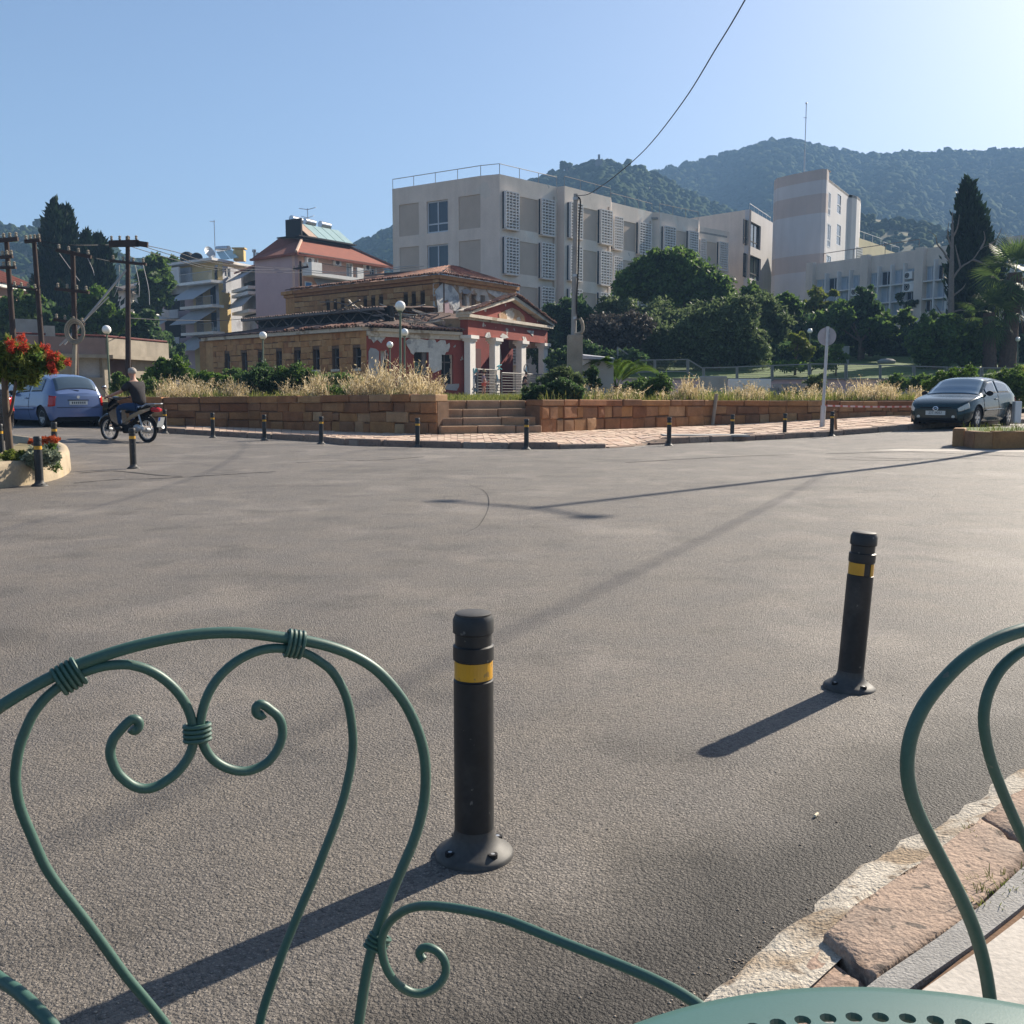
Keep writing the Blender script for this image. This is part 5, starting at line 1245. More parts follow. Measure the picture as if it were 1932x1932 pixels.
for i, (yt, yb) in enumerate(((735, 745), (1100, 1115), (1500, 1505))):
    z = ga.hit(*z9(800, yt))[1]; m_ = MB(); ga.box(m_, s_o-.3, ga.L+.9, z-.25, z+.05, 0, 1.6); sl = m_.build('balcony_slab', M['white'], ap)
    m_ = MB(); m_.tube([ga.p(s_o-.3, z+1.0, 1.5), ga.p(ga.L+.9, z+1.0, 1.5)], .04, 5)
    for k in range(30): s = s_o-.3+(ga.L+1.2-s_o)*k/29; m_.tube([ga.p(s, z+.05, 1.5), ga.p(s, z+1, 1.5)], .018, 4)
    m_.build('balcony_railing', M['steel'], ap)
    if i:
        m_ = MB(); ga.box(m_, s_o+.6, s_o+2.0, z+.05, z+2.2, .0, .03); m_.build('balcony_door', M['timber'], ap)
        m_ = MB(); ga.box(m_, ga.L-1.6, ga.L-.5, z+.05, z+2.3, .0, .03); m_.build('balcony_door', M['glass'], ap)
    m_ = MB(); zz = z-.28; m_.slab([ga.p(s_o-1.2, zz-1.75, 2.5), ga.p(ga.L-1.4, zz-1.75, 2.5), ga.p(ga.L+.2, zz, .3), ga.p(s_o+.3, zz, .3)], .04); m_.build('awning', M['awning'], ap)
for i, (y0, y1) in enumerate(((840, 1030), (1235, 1440))):
    z1_, z0_ = ga.hit(*z9(250, y0))[1], ga.hit(*z9(250, y1))[1]; sA, sB = ga.hit(*z9(150, 900))[0], ga.hit(*z9(360, 900))[0]
    m_ = MB(); m_.slab([ga.p(sA-1.2, z0_, 2.6), ga.p(sB-1.2, z0_, 2.6), ga.p(sB, z1_, .4), ga.p(sA, z1_, .4)], .04); m_.build('awning', M['awning'], ap)
    m_ = MB(); zb2 = z0_-1.1; ga.box(m_, sA-.8, sB+2.2, zb2-.9, zb2, 1.4, 1.5); ga.box(m_, sA-.8, sB+2.2, zb2-1.0, zb2-.9, 0, 1.5); m_.build('balcony_parapet', M['greyw'], ap)
    m_ = MB(); ga.box(m_, sA, sB+1.4, zb2, zb2+2.2, .0, .04); m_.build('balcony_shade_panel', M['dark'], ap)  # flat dark panel on the wall paints the balcony's deep shade
z = ga.hit(*z9(300, 800))[1]; m_ = MB(); ga.box(m_, ga.hit(*z9(140, 800))[0], s_o-.4, z-.1, z+2.0, 1.3, 1.5); m_.build('balcony_parapet', M['whitew'], ap)
window(ga, ga.rect(*z9(300, 580), *z9(328, 660)), ap, 'glass', 'white', -.30, .08, 1); window(ga, ga.rect(*z9(365, 560), *z9(415, 660)), ap, 'glass', 'white', -.30, .08, 2)
# things on the apartment roof
zf = zq+.28
def roofpt(px, d=-3.0): q = planehit(px, 480, ga.A+ga.n*d, ga.B+ga.n*d); return Vector((q.x, q.y, zf))
for i, (px, w_) in enumerate(((353, 27), (371, 22))):
    c = roofpt(px, -1.0); r_ = w_*.5*.062; mb = MB(); mb.lathe([(0, 0), (r_*.92, .05), (r_, r_*.3), (r_, r_*1.2), (r_*.8, r_*1.55), (r_*.3, r_*1.8), (0, r_*1.8)], 14, tuple(c)); tag(mb.build('water_tank', M['black'], smooth=True), ('larger' if i == 0 else 'smaller')+' round black water tank on the apartment roof', 'water tank', 'water tanks on the apartment roof')
c = roofpt(399, -2.5); mb = MB(); cc = c+Vector((-.1, -.3, 1.35)); ax = Vector((.75, -.5, .35)).normalized(); ux = ax.orthogonal().normalized(); uy = ax.cross(ux)
o = len(mb.v)
for r_, h in ((0, .2), (.3, .17), (.52, .09), (.68, 0)):
    for k in range(14): a = 2*math.pi*k/14; mb.v.append(tuple(cc+(ux*math.cos(a)+uy*math.sin(a))*r_*1.1-ax*h))
for i in range(3):
    for k in range(14): mb.f.append((o+i*14+k, o+i*14+(k+1) % 14, o+(i+1)*14+(k+1) % 14, o+(i+1)*14+k))
dish = thing('satellite_dish', 'grey satellite dish on the apartment roof beside the solar panels', 'satellite dish', tuple(c)); mb.build('dish', M['steel'], dish); mb = MB(); mb.tube([c, cc-ax*.3], .08, 6); mb.tube([cc-ax*.1+uy*.5, cc+ax*.6], .03, 5); mb.build('mount', M['steel'], dish)
sol2 = thing('solar_heater', 'pair of solar panels with a tank on the apartment roof', 'solar heater', tuple(roofpt(425, -3)))
for i in range(2):
    a, b = roofpt(417+i*17, -1.5), roofpt(433+i*17, -1.5); c_, d_ = roofpt(408+i*15, -3.2), roofpt(422+i*15, -3.2); m_ = MB(); m_.slab([a+Vector((0, 0, .15)), b+Vector((0, 0, .15)), d_+Vector((0, 0, 1.5)), c_+Vector((0, 0, 1.5))], .07); m_.build('panel', M['solar'], sol2)
m_ = MB(); m_.tube([roofpt(410, -3.4)+Vector((0, 0, 1.9)), roofpt(432, -3.4)+Vector((0, 0, 1.75))], .3, 12); m_.build('tank', M['tank'], sol2, smooth=True)
c = roofpt(406, -4); mb = MB(); mb.tube([c, (c.x, c.y, zat(415, c.y))], .05, 6); mb.tube([(c.x-.5, c.y, zat(418, c.y)), (c.x+.1, c.y, zat(418, c.y))], .04, 5); tag(mb.build('antenna_mast', M['steel']), 'slender antenna mast above the satellite dish on the apartments', 'antenna')
c = roofpt(452, -3); mb = MB(); mb.box(c.x-.6, c.x+.6, c.y-.5, c.y+.5, c.z, c.z+1.2); mb.box(c.x-.75, c.x+.75, c.y-.6, c.y+.6, c.z+1.35, c.z+1.5); mb.box(c.x-.4, c.x+.4, c.y-.4, c.y+.4, c.z+1.2, c.z+1.35); tag(mb.build('chimney', M['ochrew']), 'small capped ochre chimney on the apartment roof', 'chimney')
for i, (px, py) in enumerate(((480, 476), (486, 482))):
    c = at(px, 500, 118); mb = MB(); mb.tube([(c.x, c.y, c.z-3), (c.x, c.y, zat(py, 118))], .13, 6); mb.tube([(c.x, c.y, zat(py, 118)), (c.x, c.y, zat(py, 118)+.3)], .24, 6); tag(mb.build('flue_pipe', M['steel']), ('taller' if i == 0 else 'shorter')+' flue pipe between the apartments and the pink house', 'pipe', 'flue pipes')
# narrow house between, with white balconies
nA, nB = xy(466, 121), xy(489, 117); nh = thing('narrow_house', 'narrow grey house with awnings squeezed beside the pink house', 'building', (nA.x, nA.y, 2)); fn = Facade(nA, nB); zn = zat(506, 119)
m_ = MB(); fn.wall(m_, -1, fn.L+1, 1, zn, (), .4); m_.build('wall', M['greyw'], nh)
m_ = MB(); m_.slab([fn.p(-1.2, zn-.2, .8), fn.p(fn.L+1, zn-.2, .8), fn.p(fn.L+1, zn+1.3, -2.5), fn.p(-1, zn+1.3, -2.5)], .2); m_.build('roof', M['roofred'], nh)
for y in (537, 560, 593): z = zat(y+13 if y == 537 else y, 119); m_ = MB(); fn.box(m_, -1.0, fn.L+.8, z, z+.35, 0, 1.2); m_.build('balcony_slab', M['white'], nh)
for y0, y1 in ((509, 528), (552, 580)): m_ = MB(); m_.slab([fn.p(-1.6, zat(y1, 118), 1.8), fn.p(fn.L+.5, zat(y1, 118), 1.8), fn.p(fn.L+.8, zat(y0, 118), .2), fn.p(-.7, zat(y0, 118), .2)], .05); m_.build('awning', M['awning'], nh)
for y0, y1 in ((530, 545), (583, 595)): m_ = MB(); fn.box(m_, .2, fn.L+.7, zat(y1, 118), zat(y0, 118), .0, .03); m_.build('window', M['dark'], nh)

# ------------------------------------------------------------------ low terrace building, white house, red roofed house on the left
tA, tB, tC = xy(30, 49), xy(199, 51.5), xy(312, 57)
tb = thing('terrace_building', 'low brownish garage building with a parapet terrace behind the utility poles', 'building', (tB.x, tB.y, 1)); ta, tc = Facade(tA, tB), Facade(tB, tC)
ztp = zat(637, 51); M['parapet_brown'] = mat('brownish_parapet', (.27, .19, .165), .95, .15, 1.5, streak=.2)
hs = [ta.rect(145, 671, 192, 712)]; m_ = MB(); ta.wall(m_, 0, ta.L, .8, ztp-1.0, hs, .4); m_.build('wall', M['conc'], tb); m_ = MB(); ta.box(m_, *hs[0], -.35, -.2); m_.build('garage_door', M['greyplaster'], tb)
hs = [tc.rect(206, 672, 248, 712)]; m_ = MB(); tc.wall(m_, 0, tc.L, .8, ztp-1.0, hs, .4); m_.build('wall', M['conc'], tb); m_ = MB(); tc.box(m_, *hs[0], -.35, -.2); m_.build('garage_door', mat('brown_garage_door', (.07, .04, .035), .7, .2, 2), tb)
for fc in (ta, tc):
    m_ = MB(); fc.box(m_, 0, fc.L, ztp-1.0, ztp-.82, -.3, .5); m_.build('floor_slab', M['conc'], tb); m_ = MB(); fc.box(m_, 0, fc.L, ztp-.82, ztp, .1, .3); m_.build('parapet', M['parapet_brown'] if fc is ta else M['conc'], tb)
m_ = MB(); m_.tube([ta.p(0, ztp+.1, .2), ta.p(ta.L, ztp+.1, .2), tc.p(tc.L, ztp+.1, .2)], .05, 6); m_.build('handrail', mat('rust_rail', (.12, .03, .025), .7, .2), tb)
m_ = MB(); ta.box(m_, ta.hit(38, 600)[0], ta.hit(88, 600)[0], ztp, ztp+.9, -2, -1.7); m_.build('roof_wall', M['concgrey'], tb)
m_ = MB(); ta.box(m_, ta.hit(82, 600)[0], ta.hit(100, 600)[0], ztp, ztp+.5, -.1, .25); m_.build('roof_wall', M['concgrey'], tb)
hA_, hB_, hC_ = xy(203, 112), xy(247, 109), xy(292, 116)
wh = thing('white_house', 'white house with low roof half hidden by trees on the left slope', 'building', (hB_.x, hB_.y, 6)); f1, f2 = Facade(hA_, hB_), Facade(hB_, hC_); zw0, zw1 = zat(588, 110), zat(546, 110)
for fc in (f1, f2):
    w_ = [(fc.L*.3, fc.L*.55, zw0+1.0, zw1-.4)]; m_ = MB(); fc.wall(m_, 0, fc.L, zw0-4, zw1, w_, .3); m_.build('wall', M['white'], wh); window(fc, w_[0], wh, 'glass', 'frame', .15, .08, 2)
m_ = MB(); m_.slab([f1.p(-.4, zw1-.1, .7), f1.p(f1.L+.4, zw1-.1, .7), f1.p(f1.L, zw1+1.2, -4), f1.p(-.3, zw1+1.2, -4)], .2); m_.slab([f2.p(-.2, zw1-.3, .7), f2.p(f2.L+.4, zw1-.3, .7), f2.p(f2.L, zw1+1.0, -4), f2.p(0, zw1+1.0, -4)], .2); m_.build('roof', M['timber'], wh)
m_ = MB(); f2.box(m_, f2.L*.15, f2.L*.3, zw0-1, zw1+.6, .4, .9); f2.box(m_, -2, f2.L, zw0-.2, zw0+.6, 1.8, 2.0); m_.build('porch', M['white'], wh)
gA, gB = xy(-90, 92), xy(73, 104)
rh = thing('red_roofed_house', 'house with a red tile roof at the far left behind the poles', 'building', (gB.x, gB.y, 6)); f1 = Facade(gA, gB); z0 = zat(538, 100); w_ = f1.rect(32, 560, 45, 580)
m_ = MB(); f1.wall(m_, 0, f1.L, 2, z0, (), .4); m_.build('wall', M['peachw'], rh)
mb = MB(); tiled(mb, f1.p(-.5, z0, .8), f1.p(f1.L+.6, z0, .8), f1.p(f1.L-1, z0+2.2, -4), f1.p(-.5, z0+2.2, -4), .5, .12); mb.build('roof', M['roofred'], rh)
m_ = MB(); f1.box(m_, 0, f1.L, z0-.35, z0-.1, 0, .75); m_.build('eaves', M['white'], rh)
# ================================================================== STREET FURNITURE
def arc_band(r, z0, z1, a0, a1, n=24, r2=None):
    mb = MB(); r2 = r2 or r-.004
    for k in range(n):
        p, q = a0+(a1-a0)*k/n, a0+(a1-a0)*(k+1)/n
        f = lambda rr, a, z: (rr*math.cos(a), rr*math.sin(a), z)
        mb.hexa([f(r2, p, z0), f(r, p, z0), f(r, q, z0), f(r2, q, z0), f(r2, p, z1), f(r, p, z1), f(r, q, z1), f(r2, q, z1)])
    return mb
def bollard_proto(torn=False):
    t = thing('bollard', '', 'bollard', group='black bollards with amber bands along the roads')
    mb = MB(); mb.lathe([(.0515, .035), (.0515, .47), (.0475, .472), (.0475, .523), (.0525, .525), (.0525, .560), (.0470, .563), (.0470, .592), (.0525, .595), (.0525, .628), (.0470, .640)], 36); mb.build('post', M['rubber'], t, local=True, smooth=True)
    mb = MB(); mb.lathe([(.046, .636), (.046, .6445), (.043, .646), (.0, .646)], 32); mb.build('cap', M['rubberdust'], t, local=True, smooth=True)
    mb = MB(); mb.lathe([(.103, -.01), (.103, .007), (.099, .013), (.087, .021), (.071, .031), (.059, .044), (.0535, .058), (.0518, .075)], 40); fl = mb.build('base', M['rubberdust'], t, local=True, smooth=True)
    for k in range(4):
        a = math.pi/4+k*math.pi/2-.35; c = (.078*math.cos(a), .078*math.sin(a), .0185)
        mb = MB(); mb.lathe([(.013, .0), (.013, .0115), (0, .0115)], 10, c); mb.build('bolt_hole_shade', M['black'], fl, local=True); mb = MB(); mb.lathe([(.0055, 0), (.0055, .0118), (0, .0122)], 8, c); mb.build('bolt', M['steel'], fl, local=True)  # black plug stands in for the shade of a recessed hole
    if not torn: arc_band(.0492, .476, .521, 0, 2*math.pi, 32, .0476).build('band', M['yellow'], t, local=True, smooth=True)
    else:
        mb = arc_band(.0492, .474, .522, R(150), R(266), 20, .0476); mb.build('band', M['yellow'], t, local=True); mb = arc_band(.0496, .470, .52, R(300), R(335), 6, .0476); mb.build('band', M['yellow'], t, local=True)
    return t
b0 = bollard_proto(); b1 = bollard_proto(True)
BOL = [(895, 1612, 'nearest black bollard on the asphalt with a clean amber band', 0, 0, .0),
 (75, 917, 'bollard standing against the rounded flower planter at the road edge', 0, 0, .01),
 (103, 863, 'bollard behind the flowers of the planter, in line with the blue car wheel', 0, 0, -.03),
 (252, 884, 'lone bollard on the asphalt in front of the motorcycle', 0, 0, 0),
 (3, 870, 'bollard cut by the picture edge beside the thin red-flowered tree trunk', 0, 0, 0),
 (312, 818, 'bollard half hidden behind the motorcycle tail', 0, 0, 0),
 (402, 826, 'far kerb bollard next right of the motorcycle', 0, 0, 0),
 (499, 831, 'far kerb bollard below the dark green wall bush', 0, 0, .01),
 (606, 838, 'far kerb bollard under the pale dry grass, midway along the left wall', 0, 0, .02),
 (788, 844, 'far kerb bollard just left of the stone steps', 0, 0, 0),
 (993, 848, 'far kerb bollard in front of the right end of the steps', 0, 0, -.01),
 (1262, 841, 'far kerb bollard at the start of the kerb stones, right of the dropped kerb', 0, 0, 0),
 (1381, 830, 'far kerb bollard just right of the pipe leaning on the wall', 0, 0, 0),
 (1480, 827, 'far kerb bollard just left of the round sign post', 0, 0, 0),
 (1569, 823, 'scuffed far kerb bollard beside the wooden stake and the sign post', 0, 0, -.01)]
for i, (px, py, lab, a, b, tilt) in enumerate(BOL):
    o = b0 if i == 0 else copy_tree(b0); p = gnd(px, py); o.location = p; o.rotation_euler = (0, tilt, rnd.uniform(0, 6) if i else .25); o['label'] = lab
p = gnd(1602, 1298); b1.location = p; b1.rotation_euler = (0, R(3.4), 0); b1['label'] = 'leaning black bollard on the right with a torn amber band'
# wooden stake
mb = MB(); p = gnd(1577, 812, .12); mb.beam(p, p+Vector((-.05, 0, .55)), .09, .05); tag(mb.build('wooden_stake', mat('raw_wood', (.25, .14, .07), .9, .2, 8)), 'short splintered wooden stake behind the scuffed bollard', 'stake')
# round sign seen from behind
p = gnd(1551, 806, .12); sg = thing('road_sign', 'round road sign seen from behind on a grey post with barrier tape', 'sign', tuple(p))
D = p.y; tz = zat(616, D); mb = MB(); mb.tube([p, (p.x+.06, D, tz)], .045, 10); mb.build('post', M['steel'], sg, smooth=True)
mb = MB(); mb.tube([p-Vector((0, 0, .02)), p+Vector((.02, 0, .62))], .075, 10); mb.build('sleeve', M['steel'], sg, smooth=True)
c = Vector((p.x+.07, D+.07, (zat(617, D)+zat(652, D))/2)); rr_ = (zat(617, D)-zat(652, D))/2
mb = MB(); mb.lathe([(0, -.012), (rr_, -.012), (rr_, .012), (0, .012)], 32, axis='y'); mb.v = [(x*.93+c.x+y*.3, y+c.y-x*.3, z+c.z) for x, y, z in mb.v]; mb.build('disc', M['signback'], sg)
mb = MB(); mb.box(c.x-.06, c.x+.06, c.y-.06, c.y-.015, c.z-.1, c.z-.06); mb.box(c.x-.06, c.x+.06, c.y-.06, c.y-.015, c.z+.06, c.z+.1); mb.build('bracket', M['steel'], sg)
# barrier tape from the sign to the car
a = Vector((p.x+.02, D-.06, zat(765, D))); b = at(1722, 767, D+1.2); mb = MB(); n = 24
for k in range(n):
    if k % 2 == 0: pass
P = [a.lerp(b, k/n)-Vector((0, 0, .02*math.sin(math.pi*k/n))) for k in range(n+1)]
for k in range(n):
    w = .024; mb.hexa([P[k]+Vector((0, -.002, -w)), P[k+1]+Vector((0, -.002, -w)), P[k+1]+Vector((0, .002, -w)), P[k]+Vector((0, .002, -w)), P[k]+Vector((0, -.002, w)), P[k+1]+Vector((0, -.002, w)), P[k+1]+Vector((0, .002, w)), P[k]+Vector((0, .002, w))])
tp = tag(mb.build('barrier_tape', M['tapew']), 'red and white barrier tape stretched from the sign post to the dark green car', 'tape')
mb = MB(); red_t = mat('tape_red', (.45, .12, .10), .5, .05)
for k in range(0, n, 2):
    q0, q1 = P[k].lerp(P[k+1], .2), P[k].lerp(P[k+1], .9); w = .0235; mb.hexa([q0+Vector((0, -.0035, -w)), q1+Vector((0, -.0035, -w)), q1+Vector((0, .0035, -w)), q0+Vector((0, .0035, -w)), q0+Vector((0, -.0035, w)), q1+Vector((0, -.0035, w)), q1+Vector((0, .0035, w)), q0+Vector((0, .0035, w))])
mb.build('red_stripe', red_t, tp)
# pipe leaning on the wall, white post at the right edge
wq = wpt(1345); q = Vector((wq.x, wq.y, pz(wq))); mb = MB(); mb.tube([q+Vector((-.08, -.35, 0)), q+Vector((.06, -.16, 1.02))], .06, 10); tag(mb.build('pipe', M['conc'], smooth=True), 'grey pipe leaning upright against the right sandstone wall', 'pipe')
q = gnd(1917, 795, .12); mb = MB(); mb.box(q.x-.1, q.x+.1, q.y-.1, q.y+.1, q.z-.05, zat(757, q.y)); tag(mb.build('marker_post', M['white'], bev=.02), 'short white square post on the pavement behind the dark green car', 'post')
# globe lamps
def lamp(px, pyc, D, dia_px, pyb, label, lean=0.0):
    c = at(px, pyc, D); r_ = dia_px/2*D/1932; x0 = at(px+lean, pyb, D).x; zb_ = parkz(0, D) if (c.x > 6 and D > 62) else lotz(c.x, D)
    t_ = thing('globe_lamp', label, 'street lamp', (x0, D, zb_-.05), group='globe lamps around the lot')
    mb = MB(); mb.tube([(x0, D, zb_-.05), (c.x, D, c.z-r_*.9)], [r_*.27, r_*.2], 10); mb.build('pole', M['polegreen'], t_, smooth=True)
    mb = MB(); mb.lathe([(r_*.35, -r_*1.15), (r_*.5, -r_*1.0), (r_*.45, -r_*.8)], 12, tuple(c)); mb.build('collar', M['polegreen'], t_, smooth=True)
    mb = MB(); mb.ball(c, r_, 20); mb.build('globe', M['globe'], t_, smooth=True)
lamp(755, 577.5, 40, 19.5, 700, 'tallest globe lamp in front of the red wall of the ruin')
lamp(763, 627, 50, 14.5, 700, 'globe lamp just right of and below the tallest globe lamp')
lamp(735.5, 650.5, 55, 12.5, 700, 'lowest globe lamp in front of the ruin wall niche')
lamp(496, 633, 52, 14.5, 700, 'globe lamp in front of the stone wall of the ruin', -1)
lamp(201, 622, 45, 16.5, 720, 'globe lamp on a leaning green pole behind the motorcyclist', 6)
lamp(1528, 624.5, 66, 9.5, 690, 'globe lamp on the park lawn left of the round sign')
lamp(1920, 640, 70, 9, 700, 'globe lamp at the right edge beside the thick palm trunk')
# utility poles
def upole(px, pyt, D, label, bars, lean=0, r=.17, pm='wood', base=None):
    top = at(px, pyt, D); zb_ = lotz(-20, D) if base is None else base
    t_ = thing('utility_pole', label, 'utility pole', (top.x+lean, D, zb_-.2), group='wooden utility poles on the left'); r *= .8
    mb = MB(); mb.tube([(top.x+lean, D, zb_-.2), top], [r, r*.72], 10); mb.build('pole', M[pm], t_, smooth=True)
    for (py0, x0, py1, x1, h) in bars:
        a, b = at(x0, py0, D-.15), at(x1, py1, D-.15); mb = MB(); mb.beam(a, b, .14, h); c_ = mb.build('crossarm', M[pm], t_)
        n = 4
        for k in range(n):
            q = a.lerp(b, (k+.3)/(n-.4)); mb = MB(); mb.lathe([(.03, 0), (.07, .05), (.05, .12), (.07, .17), (.0, .22)], 8, (q.x, q.y, q.z+h/2)); mb.build('insulator', M['conc'], c_)
    return t_
up1 = upole(241, 446, 48, 'tallest wooden utility pole with a heavy crossbar, left of the apartments', [(460, 206, 459, 262, .3), (492, 208, 499, 276, .12)], -.3)
mb = MB(); a, b = at(258, 459, 47.85), at(279, 462, 47.85); mb.beam(a, b, .14, .24); mb.build('crossarm', M['wood'], up1)
upole(64, 451, 46, 'wooden pole with a short top arm behind the red flowers', [(456, 47, 453, 76, .14), (541, 24, 547, 70, .08)], .15)
upole(12, 450, 43, 'wooden pole at the far left edge with several crossarms', [(454, -8, 451, 34, .16), (486, -5, 484, 24, .12), (505, -6, 505, 30, .1)], .1)
cp_p = upole(137, 474, 45, 'pole with a coiled cable hanging under its lower crossarm', [(472, 106, 485, 172, .14), (545, 104, 552, 168, .12), (603, 102, 612, 160, .12)], -.15)
mb = MB()
for k, r_ in enumerate((.3, .36, .42)):
    c = at(142, 621, 44.7); P = [c+Vector((r_*math.cos(a), -.04*k, r_*1.25*math.sin(a)-.1)) for a in np.linspace(0, 2*math.pi, 20)]; mb.tube(P, .035, 6)
mb.build('cable_coil', M['conc'], cp_p)
mb = MB(); mb.tube([at(141, 650, 44.75), at(140, 720, 44.75)], .1, 8); mb.build('steel_post', M['conc'], cp_p)
mb = MB(); mb.tube([at(121, 650, 46.5), at(242, 505, 48)], .05, 6); mb.tube([at(112, 652, 46.5), at(205, 560, 47.5)], .03, 5); tag(mb.build('stay_cable', M['wirepale']), 'slanting pale stay cable rising to the tallest utility pole', 'cable')
upole(567, 493, 97, 'dark pole with a small crossarm against the pink house wall', [(508, 553, 503, 582, .18)], .1, .2, 'wood', 2)
def wire(pts, r=.016, label='', m='cable', group='overhead wires'):
    P = []
    for (px, py, D) in pts: P.append(at(px, py, D))
    P = crspline(P, 6); mb = MB(); mb.tube(P, r, 5); return tag(mb.build('overhead_wire', M[m]), label, 'wire', group)
wire([(280, 464, 48), (330, 475, 52), (420, 498, 60), (552, 507, 97)], .018, 'overhead wire from the heavy crossbar down to the dark pole, uppermost of the bundle')
wire([(257, 460, 48), (330, 483, 52), (420, 506, 60), (560, 509, 97)], .018, 'overhead wire from the heavy crossbar to the dark pole, second of the bundle')
wire([(225, 458, 48), (330, 490, 54), (430, 511, 62), (570, 514, 97)], .018, 'overhead wire from the heavy crossbar to the dark pole, third of the bundle')
wire([(567, 508, 97), (640, 514, 90), (720, 507, 84), (790, 500, 78)], .03, 'pale service wire from the dark pole to the ruin roof, upper', 'wirepale')
wire([(567, 513, 97), (640, 517, 90), (720, 511, 84), (800, 502, 78)], .03, 'pale service wire from the dark pole to the ruin roof, lower', 'wirepale')
wire([(242, 600, 48), (330, 604, 62), (430, 604, 80), (556, 592, 80)], .022, 'low dark wire sagging across the apartment block to the ruin')
wire([(64, 453, 46), (130, 462, 46), (206, 462, 48)], .014, 'wire between the red-flower pole and the heavy crossbar, upper')
wire([(64, 458, 46), (130, 476, 46), (208, 493, 48)], .014, 'wire between the red-flower pole and the lower crossbar')
for i, (x0, y0, x1, y1) in enumerate(((112, 478, 150, 530), (163, 482, 178, 520), (225, 500, 215, 560), (255, 500, 262, 560), (270, 500, 282, 575))):
    wire([(x0, y0, 47), ((x0+x1)/2+4, (y0+y1)/2+6, 47), (x1, y1, 47)], .016, f'short dropper wire {["below the coil pole arm", "beside the coil pole arm end", "under the heavy crossbar, left", "under the heavy crossbar, middle", "under the heavy crossbar, right end"][i]}', 'wirepale')
# the concrete pole on its pillar and its cable over the street
cpl = at(1084, 728, 34); zt_ = zat(632, 34); cp = thing('concrete_pole', 'thin grey pole on a square weathered concrete pillar beside the grey cabinet', 'utility pole', (cpl.x, 34, .9))
mb = MB(); mb.box(cpl.x-.245, cpl.x+.245, 33.76, 34.24, .7, zt_); mb.build('pillar', M['conc'], cp, bev=.02)
pt = at(1086.5, 366, 34); mb = MB(); mb.tube([(cpl.x-.04, 34, zt_), pt], [.09, .075], 10); mb.build('pole', M['concgrey'], cp, smooth=True)
mb = MB(); P = crspline([pt+Vector((.05, -.05, -.1)), at(1095, 380, 33.9), at(1093, 420, 33.9), at(1091, 500, 33.9), at(1088, 590, 33.9), at(1098, 606, 33.9), at(1100, 622, 33.9), at(1090, 630, 33.9)], 6); mb.tube(P, .028, 6); mb.build('service_cable', M['cable'], cp, smooth=True)
mb = MB(); P = crspline([at(1094, 600, 33.85), at(1099, 612, 33.85), at(1098, 626, 33.85), at(1086, 631, 33.85)], 6); mb.tube(P, .055, 8); mb.build('conduit', M['conc'], cp, smooth=True)
for py in (375, 520, 600): mb = MB(); q = at(1087-(py-375)*.01, py, 34); mb.lathe([(.105, -.04), (.105, .04)], 10, tuple(q)); mb.build('clamp', M['steel'], cp)
far_ = (at(1405, 0, 15.5).x, 15.5); A2, B2 = (pt.x, 34.0), far_
P = [pt+Vector((0, 0, -.05))]
for px, py in ((1108, 367), (1130, 354), (1163, 330), (1220, 279), (1290, 190), (1350, 93), (1405, 1)): P.append(planehit(px, py, A2, B2))
d = (P[-1]-P[-2]).normalized(); P += [P[-1]+d*4+Vector((0, 0, .15)), P[-1]+d*9+Vector((0, 0, .9))]
P = crspline(P, 6); mb = MB(); mb.tube(P, .0105, 6); tag(mb.build('overhead_wire', M['cable']), 'long black cable climbing from the concrete pole across the sky', 'wire', 'overhead wires')
# cable bundle over the right-hand street, seen only by the soft diagonal shadow it lays across the road
q0, q1 = Vector((10.5, 15.7, 9.0)), Vector((14.0, 23.2, 9.0)); P = [q0+(q1-q0)*t+Vector((0, 0, .25*(t-.5)**2)) for t in np.linspace(-.3, 1.5, 14)]
mb = MB(); mb.tube(P, .017, 6); tag(mb.build('overhead_wire', M['cable']), 'cable bundle whose soft diagonal shadow falls across the middle of the road', 'wire', 'overhead wires')
# grey electric cabinet
c = at(1128, 735, 35.2); cb = thing('electric_cabinet', 'grey metal electric cabinet with a sloped lid in the weeds', 'cabinet', (c.x, 35.2, .9)); zc_ = zat(679, 35.2)
mb = MB(); mb.box(c.x-.55, c.x+.5, 34.9, 35.4, .8, zc_); mb.build('housing', M['cabinet'], cb, bev=.01)
mb = MB(); mb.hexa([(c.x-.6, 34.82, zc_+.01), (c.x+.55, 34.82, zc_+.01), (c.x+.55, 35.46, zc_+.01), (c.x-.6, 35.46, zc_+.01), (c.x-.52, 34.84, zc_+.14), (c.x+.5, 34.84, zc_+.05), (c.x+.5, 35.4, zc_+.09), (c.x-.52, 35.4, zc_+.2)]); mb.build('lid', M['signback'], cb)
mb = MB(); mb.box(c.x-.03, c.x+.47, 34.885, 34.9, .95, zc_-.08); mb.build('door', M['cabinet'], cb); mb = MB(); mb.box(c.x+.05, c.x+.15, 34.87, 34.885, zc_-.35, zc_-.31); mb.build('handle', M['steel'], cb)
